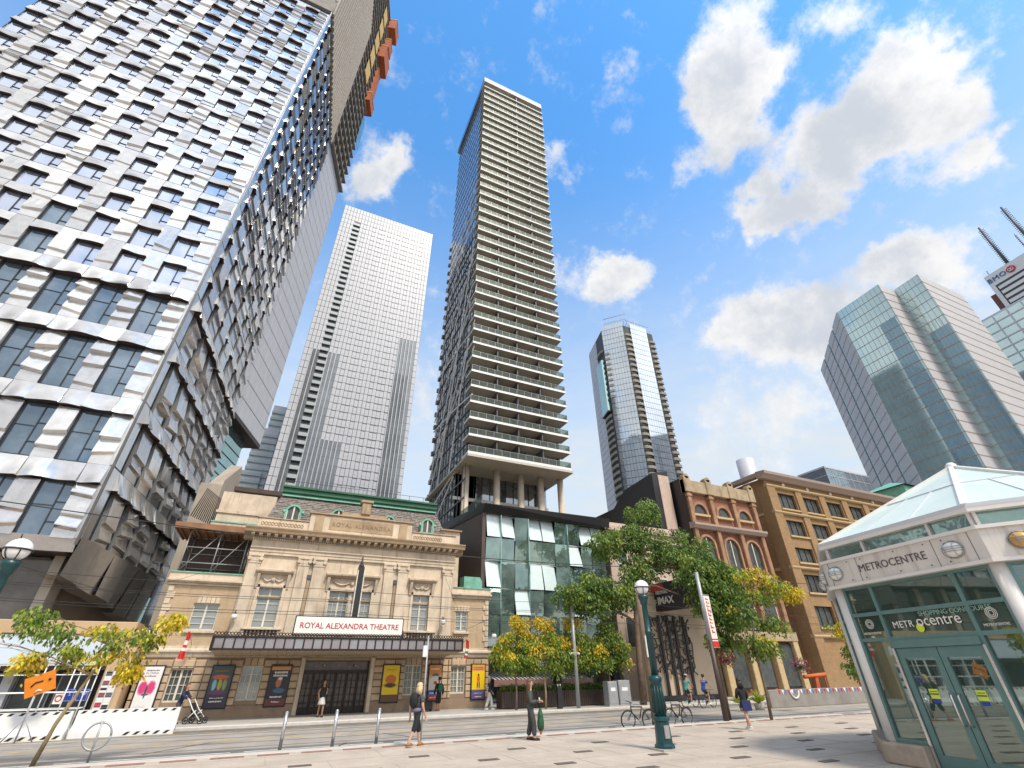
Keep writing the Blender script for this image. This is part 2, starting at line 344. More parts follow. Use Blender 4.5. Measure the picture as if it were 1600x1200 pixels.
for x0, y0, x1, y1 in ((-3, 22.3, -1.2, 24.6), (2.6, 20.4, 3.4, 22.0), (5.2, 24.3, 6.0, 22.4), (9, 20.6, 12, 21.0), (-7, 26.4, -5.2, 28.1), (12, 23.0, 12.5, 25.0), (17, 26, 20, 26.3)):
    d = Vector((x1-x0, y1-y0, 0)).normalized(); nn = Vector((-d.y, d.x, 0)) * 0.025
    cr.add([(x0-nn.x, y0-nn.y, -0.119), (x1-nn.x, y1-nn.y, -0.119), (x1+nn.x, y1+nn.y, -0.119), (x0+nn.x, y0+nn.y, -0.119)], [(0, 1, 2, 3)])
tag(cr.build('tar_seam', M['black'], rd), kind='stuff')
fk = MB().bbox(-400, 900, 30.0, 30.35, -0.4, 0.005, 0.03).build('far_kerb', M['kerb']); tag(fk, kind='structure')
fp = MB().box(-400, 900, 30.36, 60, -0.4, 0.0).build('far_pavement', M['concrete']); tag(fp, kind='structure')
mh = MB().lathe([(0.42, 0), (0.42, 0.006), (0.0, 0.006)], 20).build('manhole_cover', M['darkgrey'], rd, (7.5, 20.9, -0.13))
# ------------------------------------------------------------------ metal shingle tower (left)
M['soffit'] = mat('dark_bronze', (0.07, 0.045, 0.035), 0.5, metal=0.4, var=0.2)
M['steel_dark'] = mat('frame_dark', (0.03, 0.035, 0.045), 0.4, var=0.1)
M['glass_blue'] = glass_mat('blue_glass', (0.50, 0.64, 0.80), 0.22, 0.03, (0.012, 0.035, 0.05), wav=0.12, wscale=0.25)
M['glass_sky'] = glass_mat('sky_reflect_glass', (0.80, 0.86, 1.0), 0.46, 0.03, (0.20, 0.25, 0.37), wav=0.1, wscale=0.25, var=0.35)  # pale base paints in the bright sky mirrored by the upper panes
M['glass_side'] = glass_mat('side_window_glass', (0.62, 0.68, 0.75), 0.12, 0.06, (0.15, 0.165, 0.19), var=0.5)  # paler copy of the pane glass, lifts the shaded east face
rt_ = random.Random(11)
M['fin_conc'] = mat('pale_fin', (0.40, 0.36, 0.31), 0.8, var=0.12, scale=1.0, stain=0.2)
LT = thing('metal_tower', 'tall tower wrapped in rippling stainless steel panels with rows of recessed windows', 'tower', (0, 0, 0))
M['grey_back'] = mat('grey_backing', (0.16, 0.16, 0.17), 0.6, var=0.1)
core = MB().prism([(-33.6, 36.45), (-12.0, 36.45), (-10.05, 57.2), (-31.6, 57.2)], 8.6, 132).build('wall', M['grey_back'], LT)

def panel_mesh(nm, w, h, kind, seed, amp=1.0):
    # pillowed metal sheet in the x-z plane, bulging towards -y; folds run across it
    r = random.Random(seed); mb = MB(); nx = 4
    if kind == 'side':       # one or two sharp folds
        nx = 2
        zs = []; k = r.choice((1, 2, 2)); cuts = sorted([r.uniform(0.18, 0.45)] + ([r.uniform(0.55, 0.85)] if k == 2 else []))
        if h > 3.25: cuts = [0.17 + 0.29 * j + r.uniform(-0.07, 0.07) for j in range(r.choice((2, 3, 3)))]
        tilt = [r.uniform(-0.10, 0.10) * (1.0 if h < 3.0 else 0.7) for _ in cuts]
        prof = [(0.0, 0.05)]
        for c in cuts:
            o = r.uniform(0.12, 0.30) * amp
            prof += [(c - 0.045, 0.03), (c, o), (c + 0.02, o * 0.98)]
        prof += [(1.0, r.uniform(0.02, 0.08))]
        prof = sorted(prof); sgn = r.choice((-1, 1))
        vs = []
        for f, d in prof:
            for i in range(nx + 1):
                u = i / nx; tz = 0
                for c, tl in zip(cuts, tilt):
                    if abs(f - c) < 0.06: tz = tl * (u - 0.5)
                vs.append((w * u, -d * (1.0 + 0.25 * (u - 0.5) * sgn) , h * min(1, max(0, f + tz))))
        n = len(prof)
    else:                    # hood over a window: leans out towards its lower edge, with a wave
        n = 6; ph = r.uniform(0, 6.28); vs = []; nx = 8; am = r.uniform(0.03, 0.09) * amp; kk = r.uniform(3, 7)
        for j in range(n):
            f = j / (n - 1); d = (0.34 + r.uniform(-0.02, 0.04)) * amp * (1 - f) ** 1.3 + 0.04
            for i in range(nx + 1):
                u = i / nx; vs.append((w * u, -(d + am * math.sin(kk * u + ph) * (1 - f)), h * f + 0.05 * math.sin(3 * u + ph) * (1 - f)))
    fs = [(j*(nx+1)+i, j*(nx+1)+i+1, (j+1)*(nx+1)+i+1, (j+1)*(nx+1)+i) for j in range(n-1) for i in range(nx)]
    mb.add(vs, fs, kind != 'side')
    # returns: the two cheeks and the underside
    for i0 in (0, nx):
        ids = [j*(nx+1)+i0 for j in range(n)]; bk = [(vs[k][0], 0.12, vs[k][2]) for k in ids]
        for j in range(n-1):
            q = [vs[ids[j]], vs[ids[j+1]], bk[j+1], bk[j]]
            mb.add(q, [(0, 1, 2, 3)])
    mb.cur = 1
    b0 = [vs[i] for i in range(nx+1)]
    for i in range(nx): mb.add([b0[i], b0[i+1], (b0[i+1][0], 0.3, b0[i+1][2]), (b0[i][0], 0.3, b0[i][2])], [(3, 2, 1, 0)])
    me = mb.mesh(nm, [M['steel'], M['soffit']]); return me

PITCH_X, WW = 2.85, 1.68
rows = []      # (sill z, head z, top of hood)
heads = [12.2, 17.05, 22.45, 27.35]
for i, h in enumerate(heads): rows.append((heads[i-1] + 1.3 if i else 8.9, h, h + 1.3))
hz = [30.8, 33.85, 36.5] + [36.5 + 2.52 * k for k in range(1, 19)]
prev = 28.65
for h in hz: rows.append((prev, h, h + 0.95)); prev = h + 0.95
SIDE = {}; HOOD = {}; WIN = {}
def window_meshes(key, w, h, big):
    fr = MB(); t = 0.07
    fr.box(0, t, -0.04, 0.1, 0, h); fr.box(w-t, w, -0.04, 0.1, 0, h); fr.box(t, w-t, -0.04, 0.1, 0, t); fr.box(t, w-t, -0.04, 0.1, h-t, h)
    fr.box(w*0.62, w*0.62+0.06, -0.03, 0.1, t, h-t)
    fr.box(w*0.62+0.06, w-t, -0.03, 0.09, h*0.26, h*0.26+0.05)
    if big: fr.box(t, w*0.62, -0.02, 0.09, h*0.55, h*0.55+0.04); fr.box(w*0.62+0.06, w-t, -0.03, 0.09, h*0.62, h*0.62+0.05)
    pn = MB().quad((t, 0.03, t), (w-t, 0.03, t), (w-t, 0.03, h-t), (t, 0.03, h-t))
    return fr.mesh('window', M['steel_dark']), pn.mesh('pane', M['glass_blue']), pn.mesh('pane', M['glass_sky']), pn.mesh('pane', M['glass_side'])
def facade(origin, az, ncol, first, mirror, budget, WW=1.68):
    """origin = face start at ground; face runs along azimuth az; first = offset of the first window's left edge"""
    a = R(az); ux, uy = math.sin(a), math.cos(a); rz = math.atan2(uy, ux)
    rest_w, rest_p, rest_f = MB(), MB(), MB()
    Mx0 = Matrix.Translation(origin) @ Matrix.Rotation(rz, 4, 'Z')
    cnt = 0
    for ri, (z0, z1, z2) in enumerate(rows):
        big = ri < 4; key = (round(z1 - z0, 2), round(z2 - z1, 2), WW)
        if key not in WIN:
            WIN[key] = window_meshes(key, WW, z1 - z0, big)
            SIDE[key] = [panel_mesh('facade_panel', PITCH_X - WW - 0.03, (z1 - z0 if big else z2 - z0) - 0.045, 'side', 100 + 7 * s + ri, 1.25 if big else 0.8 if ri < 10 else 0.6) for s in range(7)]
            HOOD[key] = [panel_mesh('hood_panel', WW + 0.0, z2 - z1 - 0.045, 'hood', 300 + 5 * s + ri, 1.1 if big else 0.55 if ri < 10 else 0.3) for s in range(6)]
        if big and ('h', key) not in HOOD:
            HOOD[('h', key)] = [panel_mesh('band_panel', PITCH_X - WW, z2 - z1, 'hood', 500 + 3 * s + ri, 0.9) for s in range(5)]
        for c in range(ncol):
            x = first + c * PITCH_X + (0.0 if not mirror else rt_.uniform(-0.2, 0.2))
            def P(dx, dz, dy=0.0): return Mx0 @ Vector((x + dx, dy, dz))
            cnt += 1; single = cnt <= budget
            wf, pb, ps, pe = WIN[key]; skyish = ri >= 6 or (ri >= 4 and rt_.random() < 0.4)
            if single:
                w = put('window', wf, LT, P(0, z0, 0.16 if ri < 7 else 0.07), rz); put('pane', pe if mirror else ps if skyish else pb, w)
                put('hood_panel', rt_.choice(HOOD[key]), LT, P(0.0, z1), rz)
                o = put('facade_panel', rt_.choice(SIDE[key]), LT, P(WW, z0), rz)
                if big: put('band_panel', rt_.choice(HOOD[('h', key)]), LT, P(WW + 0.02, z1), rz)
            else:
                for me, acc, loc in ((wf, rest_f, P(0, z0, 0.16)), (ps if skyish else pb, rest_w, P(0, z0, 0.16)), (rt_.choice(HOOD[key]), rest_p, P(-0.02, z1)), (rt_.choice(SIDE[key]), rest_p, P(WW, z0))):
                    mt = Matrix.Translation(loc) @ Matrix.Rotation(rz, 4, 'Z'); o0 = len(acc.v)
                    acc.v += [tuple(mt @ v.co) for v in me.vertices]
                    for p in me.polygons: acc.f.append([o0 + i for i in p.vertices]); acc.m.append(p.material_index); acc.sm.append(p.use_smooth)
    if rest_p.v:
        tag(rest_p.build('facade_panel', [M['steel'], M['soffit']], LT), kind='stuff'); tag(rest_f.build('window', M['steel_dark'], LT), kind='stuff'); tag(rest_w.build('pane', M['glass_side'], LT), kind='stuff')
facade(Vector((-34.6, 36, 0)), 90, 8, 0.0, False, 400)
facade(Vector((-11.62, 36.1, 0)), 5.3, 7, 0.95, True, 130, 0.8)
for z0, z1, z2 in rows:
    MB().bbox(0.0, 1.0, -0.06, 0.3, z0 + 0.02, z2 - 0.02, 0.04).build('corner_panel', M['steel'], LT, (-11.62, 36.1, 0), math.atan2(math.cos(R(5.3)), math.sin(R(5.3))))
    MB().bbox(-0.26, 0.0, -0.05, 0.3, z0 + 0.02, z2 - 0.02, 0.03).build('corner_panel', M['steel'], LT, (-11.62, 36.0, 0))
# corner trim, lower skirt and overhanging underside
MB().tube([(-11.62, 36.0, 8.6), (-11.62, 36.0, 86.5)], 0.09, 6).build('corner_trim', M['grey'], LT)
sk = MB()
for i in range(9):
    x0 = -34.6 + i * 2.555; sk.add([(x0, 36.0, 9.0), (x0 + 2.5, 36.0, 9.0), (x0 + 2.5, 36.25, 8.2), (x0, 36.25, 8.2)], [(3, 2, 1, 0)])
sk.build('skirt_panel', M['steel'], LT)
us = random.Random(4)
for i in range(8):
    y0 = 36.2 + i * 2.65; x0 = -11.62 + (y0 - 36) * 0.093; d = us.uniform(0.1, 0.7); h0 = 8.9 - 0.25 * i + us.uniform(-0.2, 0.2)
    mb = MB().add([(x0 + 0.1, y0, 9.1), (x0 + 0.35, y0 + 2.6, 9.1), (x0 + 0.35 - d, y0 + 2.6, h0 - 2.0), (x0 + 0.1 - d, y0, h0 - 1.8), (x0 - 1.0, y0 + 2.6, h0 - 2.0), (x0 - 1.2, y0, h0 - 1.8)],
              [(0, 3, 2, 1), (3, 5, 4, 2)])
    mb.build('skirt_panel', M['steel'], LT)
MB().prism([(-34.3, 36.3), (-12.0, 36.3), (-9.8, 57), (-31.6, 57)], 8.15, 8.6).build('soffit', M['soffit'], LT)
M['bronze_glass'] = glass_mat('bronze_glass', (0.6, 0.55, 0.5), 0.08, 0.08, (0.03, 0.022, 0.02))
M['stone_beige'] = mat('beige_stone', (0.42, 0.36, 0.29), 0.7, var=0.1, scale=0.8, stain=0.2)
MB().prism([(-33, 40.0), (-13.2, 38.2), (-11.6, 57), (-31.6, 57)], 0, 8.14).build('base_wall', M['stone_beige'], LT)
for x in (-31.5, -28, -24.5, -21, -17.5, -15.0): MB().box(x, x + 2.2, 37.9, 38.35, 4.4, 8.0).build('base_window', M['bronze_glass'], LT)
for x in (-32.2, -28.6, -25.2, -21.6, -18.1, -15.4, -12.75): MB().box(x, x + 0.5, 37.4, 38.9, 0, 8.14).build('base_pier', M['stone_beige'], LT)
# unfinished upper floors: grey fascia, fins, yellow netting and orange formwork
M['conc_dark'] = mat('raw_concrete', (0.27, 0.25, 0.225), 0.85, var=0.2, scale=1.0, stain=0.4, bump=0.2)
M['formwork'] = mat('orange_formwork', (0.42, 0.10, 0.03), 0.7, var=0.3, scale=1.4)
M['netting'] = mat('yellow_netting', (0.62, 0.42, 0.14), 0.8, var=0.25)
MB().box(-34.6, -11.5, 35.9, 36.4, 83.9, 87.2).build('fascia', M['conc_dark'], LT)
fn = MB().box(0, 0.42, -0.35, 0.25, 84.0, 131).mesh('fin', M['fin_conc'])
for i in range(24): put('fin', fn, LT, (-11.62, 36.1, 0), math.atan2(math.cos(R(5.3)), math.sin(R(5.3)))).matrix_basis @= Matrix.Translation((0.1 + i * 0.88, 0, 0))
for k in range(15): MB().box(0, 21.3, -0.12, 0.2, 85 + k*3.1, 85.5 + k*3.1).build('fin_band', M['conc_dark'], LT, (-11.62, 36.1, 0), math.atan2(math.cos(R(5.3)), math.sin(R(5.3))))
# ------------------------------------------------------------------ grey panelled tower behind it
M['grey_panel'] = mat('grey_cladding', (0.56, 0.57, 0.61), 0.5, var=0.05, scale=0.4)
M['joint_dark'] = mat('dark_joint', (0.05, 0.05, 0.06), 0.6, var=0.1)
M['glass_green'] = glass_mat('green_glass', (0.62, 0.86, 0.80), 0.35, 0.03, (0.02, 0.06, 0.055), wav=0.2, wscale=0.5)
GT = thing('grey_tower', 'pale grey panelled tower rising behind the steel clad tower, floors under construction on top', 'tower', (-8.4, 80, 0), R(90 - 16))
# local x runs along the visible face towards the far end (0 = far corner), -y is outward
MB().box(-30, 0, 0.06, 26, 33.8, 101).build('wall', M['joint_dark'], GT)
tag((lambda mb: [mb.bbox(-30 + i * 2.0 + 0.03, -30 + (i + 1) * 2.0 - 0.03, 0.0, 0.07, 33.8 + k * 2.8 + 0.05, 33.8 + (k + 1) * 2.8 - 0.07, 0.015) for i in range(15) for k in range(24)] and mb)(MB()).build('cladding_panel', M['grey_panel'], GT), kind='stuff')
MB().box(-30, 0, 0.0, 26, 33.2, 33.78).build('soffit_edge', M['soffit'], GT)
MB().box(-29, -2.6, 1.5, 24, 0, 33.2).build('glass_base', M['glass_green'], GT)
for k in range(9): MB().box(-29, -2.55, 1.42, 1.5, 20 + k * 1.5, 20.08 + k * 1.5).build('base_mullion', M['joint_dark'], GT)
# floors under construction
rg = random.Random(8)
for k in range(26):
    z = 101.2 + k * 3.6
    MB().box(-30, 0.55, -0.8, 26, z, z + 0.4).build('floor_slab', M['conc_dark'], GT)
mb = MB()
for k in range(26):
    for i in range(14): mb.box(-27.6 + i * 2.0, -27.15 + i * 2.0, -0.4, 0.2, 101.6 + k * 3.6, 104.8 + k * 3.6)
tag(mb.build('column', M['conc_dark'], GT), kind='stuff')
mb = MB().box(-29, -1.0, 1.2, 24, 101.5, 196).build('inner_wall', M['joint_dark'], GT)
for k in range(5): MB().box(-9, -5.5, -1.0, -0.9, 141 + k * 9, 148 + k * 9).build('safety_netting', M['netting'], GT)
for (x0, x1, z0, z1, d) in ((-2.6, 2.6, 186, 192, 3.0), (-1.5, 2.2, 174.5, 180, 2.4), (-3.6, 2.9, 163, 170, 2.6), (-1.4, 1.8, 146, 160, 1.2), (-2.6, 2.2, 139, 143, 1.8)):
    MB().box(x0, x1, -d, 1.0, z0, z1).build('formwork_box', M['formwork'], GT)
    MB().box(x0 - 0.1, x1 + 0.1, -d - 0.12, 1.1, z1, z1 + 0.35).build('formwork_edge', M['netting'], GT)
MB().box(-1.2, 1.6, -0.9, -0.84, 121, 133).build('glass_screen', M['glass_green'], GT)

# ------------------------------------------------------------------ white gridded tower
M['white_panel'] = mat('white_cladding', (0.53, 0.545, 0.59), 0.42, var=0.04, scale=0.2, rvar=0.0)
M['glass_dark'] = glass_mat('dark_glass', (0.55, 0.62, 0.68), 0.10, 0.06, (0.03, 0.04, 0.045), wav=0.1, vscale=0.15, fres=0.3)
WT = thing('white_tower', 'white gridded apartment tower with a dark balcony slot, left of the balcony tower', 'tower', (-10.7, 140, 0))
MB().box(0, 37.8, 0.12, 34, 0, 168.5).build('wall', M['joint_dark'], WT)
FH, CW = 2.65, 1.26
grid = MB(); wins = MB(); nfl = 63
def strip(ix, z):      # which columns are something else than white panels
    x = ix * CW
    if 4.2 < x < 7.4 and z < 160: return 'slot'
    if 2.4 < x <= 10.6 and z < 93 and not (4.2 < x < 7.4): return 'dark'
    if 10.6 < x < 17 and z < 62: return 'dark'
    if 30.0 < x < 36.0 and z < 107: return 'dark'
    return 'white'
dark = MB(); mull = MB()
for k in range(nfl):
    z = 1.5 + k * FH
    for i in range(30):
        s = strip(i, z)
        x0 = i * CW
        if s == 'white':
            w = (i % 8 in (2, 4, 5, 7)) and 3 < i < 28 and k < 60
            if w: grid.box(x0 + 0.05, x0 + CW - 0.04, 0.0, 0.13, z + 0.05, z + 0.9); grid.box(x0 + 0.05, x0 + CW - 0.04, 0.04, 0.13, z + 0.95, z + FH - 0.3); wins.box(x0 + 0.1, x0 + CW - 0.08, 0.03, 0.13, z + FH - 0.3, z + FH - 0.02)
            else: grid.box(x0 + 0.08, x0 + CW - 0.07, 0.0, 0.13, z + 0.08, z + FH - 0.08)
        elif s == 'dark':
            dark.box(x0, x0 + CW, 0.1, 0.14, z + 0.06, z + FH)
            if k % 1 == 0 and i % 1 == 0: mull.box(x0 - 0.13, x0 + 0.13, -0.3, 0.12, z, z + FH)
tag(grid.build('cladding_panel', M['white_panel'], WT), kind='stuff'); tag(wins.build('small_window', M['glass_dark'], WT), kind='stuff')
tag(dark.build('glazing_strip', M['glass_dark'], WT), kind='stuff'); tag(mull.build('mullion', M['white_panel'], WT), kind='stuff')
bal = MB().box(4.95, 7.5, -0.5, 0.1, 0, 1.15).mesh('balcony', mat('balcony_panel', (0.42, 0.47, 0.5), 0.4, var=0.05))
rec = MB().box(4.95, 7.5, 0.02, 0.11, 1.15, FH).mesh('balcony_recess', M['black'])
for k in range(60):
    b = put('balcony', bal, WT, (0, 0, 1.5 + k * FH)); put('balcony_recess', rec, b)
for q in ((8, 9.5, 6, 9, 168.5, 171.5), (17, 21, 8, 14, 168.5, 171.5), (22, 23, 8, 9, 168.5, 170.5), (23.5, 30, 8, 9, 168.5, 169.3)): MB().box(*q).build('roof_plant', M['darkgrey'], WT)
# pale stepped tower far left behind
M['guard_pale'] = mat('pale_green_guard', (0.42, 0.50, 0.50), 0.4, var=0.1)
ST = thing('stepped_tower', 'pale stepped apartment tower glimpsed left of the white gridded tower', 'tower', (-30, 205, 0))
for i, (x0, x1, z1) in enumerate(((0, 12, 72), (5.5, 14, 92), (9, 16, 104))):
    MB().box(x0, x1, i, 20, 0, z1).build('wall', M['white_panel'], ST)
    for k in range(int(z1 / 3)): MB().box(x0 - 0.1, x1 + 0.1, i - 0.5, i, 1 + k * 3, 2.2 + k * 3).build('window_band', M['guard_pale'], ST)

# ------------------------------------------------------------------ balcony tower (centre)
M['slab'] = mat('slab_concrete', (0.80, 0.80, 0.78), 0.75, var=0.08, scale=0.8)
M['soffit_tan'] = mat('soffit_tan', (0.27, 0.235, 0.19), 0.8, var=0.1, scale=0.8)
M['guard'] = clear_glass('guard_glass', (0.62, 0.70, 0.64), 0.01, 0.25, 0.06, 0.4)
M['tower_glass'] = glass_mat('tower_glass', (0.66, 0.72, 0.78), 0.30, 0.04, (0.02, 0.028, 0.035), wav=0.12, vscale=0.6)
M['column'] = mat('column_concrete', (0.55, 0.47, 0.37), 0.75, var=0.08)
BT = thing('balcony_tower', 'tall slender tower with stacked full width balconies and diagonal white lines on its side', 'tower', (19.0, 55, 0))
W, D, PZ, NZ = 16.5, 21.5, 2.70, 38
Z0 = 27.3
M['recess'] = glass_mat('shaded_recess_glass', (0.5, 0.55, 0.55), 0.05, 0.1, (0.02, 0.022, 0.022), vscale=1.5)  # darker copy of the tower glass; balcony shade is put into its colour
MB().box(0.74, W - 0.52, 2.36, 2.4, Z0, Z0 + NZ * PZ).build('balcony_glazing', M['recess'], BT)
M['cloud_reflect_glass'] = glass_mat('cloud_reflect_glass', (0.9, 0.92, 0.96), 0.30, 0.12, (0.55, 0.57, 0.6), wav=0.15, wscale=0.4, vscale=0.5)  # whitish base paints in the bright clouds mirrored high on this side
MB().box(0.72, W - 0.5, 2.4, D, Z0, Z0 + NZ * PZ + 0.5).build('wall', M['tower_glass'], BT)
MB().box(0.66, 0.72, 2.6, D, 78, Z0 + NZ * PZ + 0.4).build('upper_reflect_glass', M['cloud_reflect_glass'], BT)
def slab_mesh():
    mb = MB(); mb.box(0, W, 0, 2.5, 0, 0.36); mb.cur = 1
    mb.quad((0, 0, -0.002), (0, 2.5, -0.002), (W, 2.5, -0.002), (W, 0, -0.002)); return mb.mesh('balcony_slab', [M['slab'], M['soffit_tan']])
sm_ = slab_mesh()
gm = MB().box(0.06, W - 0.06, 0.05, 0.09, 0.40, 1.22).box(0.06, 0.1, 0.05, 2.4, 0.40, 1.22).box(W - 0.1, W - 0.06, 0.05, 2.4, 0.40, 1.22).mesh('glass_guard', M['guard'])
hm = MB()
for i in range(14): hm.box(0.05 + i * (W - 0.14) / 13, 0.09 + i * (W - 0.14) / 13, 0.02, 0.06, 0.34, 1.25)
hm.box(0.04, W - 0.04, 0.03, 0.1, 1.22, 1.26)
hme = hm.mesh('rail', M['grey'])
dv = MB().box(-0.09, 0.09, 0.25, 2.4, 0.34, PZ).mesh('divider_wall', M['darkgrey'])
low = (4.4, 7.9, 11.9); mid = (6.4, 11.8); hi = (9.0,)
for k in range(NZ + 1):
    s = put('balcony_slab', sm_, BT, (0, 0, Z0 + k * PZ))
    if k < NZ - 1: g_ = put('glass_guard', gm, s); put('rail', hme, g_)
    if k < NZ:
        for x in (low if k < 18 else mid if k < 28 else hi): put('divider_wall', dv, s, (x, 0, 0))
        wb = MB()
MB().box(0.0, W, 0.3, D, Z0 + NZ * PZ + 0.34, Z0 + NZ * PZ + 2.6).build('roof_parapet', M['tower_glass'], BT)
# back wall framing: dark window mullions behind the balconies
mb = MB()
for k in range(NZ):
    for i in range(9): mb.box(0.75 + i * 1.85, 0.83 + i * 1.85, 2.28, 2.36, Z0 + k * PZ + 0.34, Z0 + k * PZ + PZ)
tag(mb.build('window_mullion', M['black'], BT), kind='stuff')
bd = MB(); rbd = random.Random(40)
for k in range(NZ):
    for i in range(8):
        if rbd.random() < 0.45: bd.box(0.86 + i * 1.85, 2.55 + i * 1.85, 2.32, 2.36, Z0 + k * PZ + 0.45 + rbd.choice((0, 0, 0.8, 1.3)), Z0 + k * PZ + PZ - 0.1)
tag(bd.build('window_blind', mat('blind_grey', (0.34, 0.33, 0.31), 0.7, var=0.3, scale=0.7), BT), kind='stuff')
fu = MB()
for k in range(NZ - 2):
    for _ in range(3):
        if rbd.random() < 0.6: x = rbd.uniform(0.5, W - 1.5); fu.box(x, x + rbd.uniform(0.4, 0.9), 0.4, 1.0, Z0 + k * PZ + 0.42, Z0 + k * PZ + rbd.uniform(0.9, 1.4))
tag(fu.build('balcony_furniture', mat('balcony_things', (0.22, 0.17, 0.13), 0.8, var=0.6, scale=0.4), BT), kind='stuff')
# west side: glass with floor lines and crooked white lines
fl = MB(); vm = MB(); rw = random.Random(21)
for k in range(NZ + 9):
    z = Z0 - 9 * PZ + 0 + k * PZ
    fl.box(0.60, 0.72, 2.6, D, z, z + 0.22)
tag(fl.build('floor_line', M['steel_dark'], BT), kind='stuff')
MB().box(0.72, 4.0, 7.2, D, 0, Z0).build('lower_wall', M['tower_glass'], BT)
for k in range(NZ + 9):
    z = Z0 - 9 * PZ + k * PZ
    for i in range(13): vm.box(0.63, 0.72, 2.6 + i * 1.45, 2.65 + i * 1.45, z + 0.3, z + PZ)
tag(vm.build('side_mullion', M['darkgrey'], BT), kind='stuff')
M['bright_white'] = mat('bright_white', (0.86, 0.86, 0.85), 0.4, var=0.02)
def zig(pts, w=0.19):
    m = MB()
    for a, b in zip(pts, pts[1:]): m.bar((0.42, a[0], a[1]), (0.42, b[0], b[1]), w, 0.22)
    m.build('white_line', M['bright_white'], BT)
rz2 = random.Random(33)
for (y0, z0, y1, z1) in ((21.3, 24, 0.5, 28), (21.3, 20, 7.3, 26.5), (21.3, 27, 0.5, 52), (21.3, 33, 0.5, 46), (21.3, 30, 0.5, 66), (21.3, 42, 0.5, 58), (21.3, 47, 0.5, 74), (21.3, 40, 0.5, 37), (21.3, 58, 0.5, 70), (16, 27.5, 0.5, 84), (21.3, 66, 0.5, 88), (10, 27.5, 0.5, 60), (21.3, 52, 0.5, 50), (21.3, 75, 0.5, 96)):
    m_ = 0.5 + rz2.uniform(-0.15, 0.15); zig([(y0, z0), (y0 + (y1 - y0) * m_, z0 + (z1 - z0) * m_ + rz2.uniform(-1.2, 1.2)), (y1, z1)], 0.15)
# rear edge balconies
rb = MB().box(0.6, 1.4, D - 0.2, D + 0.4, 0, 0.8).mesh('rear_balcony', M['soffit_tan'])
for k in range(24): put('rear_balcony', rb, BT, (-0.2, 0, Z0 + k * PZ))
# round columns and the glazed lobby floors under the first slab
for x, y in ((1.15, 3.7), (5.9, 3.7), (9.8, 3.8), (13.1, 3.7), (16.3, 3.3)):
    MB().tube([(x, y, 0), (x, y, Z0 - 0.35)], 0.48, 16).build('column', M['column'], BT)
lb = MB().box(0.8, W - 0.6, 7.2, D, 0, Z0 - 0.01).build('lobby_wall', M['tower_glass'], BT)
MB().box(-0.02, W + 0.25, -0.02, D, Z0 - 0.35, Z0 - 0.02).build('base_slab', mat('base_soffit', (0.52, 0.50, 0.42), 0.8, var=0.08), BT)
for z in (Z0 - 4.3, Z0 - 8.6): MB().box(0.5, W - 0.4, 6.9, 7.2, z, z + 0.45).build('floor_band', M['slab'], BT)
mb = MB()
for i in range(12): mb.box(1.0 + i * 1.3, 1.09 + i * 1.3, 7.1, 7.2, Z0 - 14, Z0 - 0.3)
tag(mb.build('lobby_mullion', M['black'], BT), kind='stuff')
# ------------------------------------------------------------------ curved balcony tower (right of centre)
M['glass_pale'] = glass_mat('pale_blue_glass', (0.82, 0.9, 0.97), 0.56, 0.05, (0.08, 0.10, 0.13), wav=0.12, vscale=0.3, var=0.7)
M['pale_panel'] = mat('pale_metal_panel', (0.50, 0.51, 0.56), 0.45, var=0.04, scale=0.2)
M['bal_conc'] = mat('balcony_concrete', (0.30, 0.275, 0.23), 0.8, var=0.1)
def face_frame(p0, p1):
    d = Vector((p1[0]-p0[0], p1[1]-p0[1])); return d.length, math.atan2(d.y, d.x)
MT = thing('curved_balcony_tower', 'glass tower with columns of curved grey balconies, behind the big green tree', 'tower', (0, 0, 0))
c0, c1, c2, c3 = (119.8, 160), (114.5, 141), (121.5, 133.2), (140, 133.2)
MB().prism([(c0[0]+.3, c0[1]), (c1[0]+.3, c1[1]), (c2[0], c2[1]+.3), (c3[0]-.3, c3[1]+.3), (140, 160)], 0, 143).build('wall', M['joint_dark'], MT)
def panelled(root, p0, p1, xs, z0, z1, fh, mt, name, cw=1.5, off=0.0, lm=None):
    L, rz = face_frame(p0, p1); mb = MB()
    nf = int((z1 - z0) / fh)
    for (a, b) in xs:
        n = max(1, round((b - a) / cw)); w = (b - a) / n
        for k in range(nf):
            for i in range(n): mb.box(a + i*w + 0.04, a + (i+1)*w - 0.04, -0.08 - off, 0.35, z0 + k*fh + 0.05, z0 + (k+1)*fh - 0.12)
    mb.xf(Matrix.Translation((p0[0], p0[1], 0)) @ Matrix.Rotation(rz, 4, 'Z'))
    o = mb.build(name, mt, root); tag(o, kind='stuff'); return o
FHM = 2.9
L0, _ = face_frame(c0, c1); panelled(MT, c0, c1, [(0, 11.0)], 0, 143.2, FHM, M['pale_panel'], 'side_panel', 1.8)
L1, _ = face_frame(c1, c2); panelled(MT, c1, c2, [(0.2, L1)], 0, 146, FHM, M['glass_pale'], 'west_glazing', 1.3)
panelled(MT, c2, c3, [(4.2, 14.2)], 0, 145, FHM, M['glass_pale'], 'south_glazing', 1.2, 0.25)
def curved_bal(w, d):
    mb = MB(); n = 8
    pts = [(w * (0.5 - 0.5 * math.cos(math.pi * i / n)), -d * math.sin(math.pi * i / n) - 0.15) for i in range(n + 1)]
    vs = [(p[0], p[1], 0) for p in pts] + [(p[0], p[1], 1.25) for p in pts]
    mb.add(vs, [(i, i+1, n+2+i, n+1+i) for i in range(n)]); mb.add([(p[0], p[1], 0) for p in pts], [tuple(range(n, -1, -1))])
    return mb.mesh('balcony', M['bal_conc'])
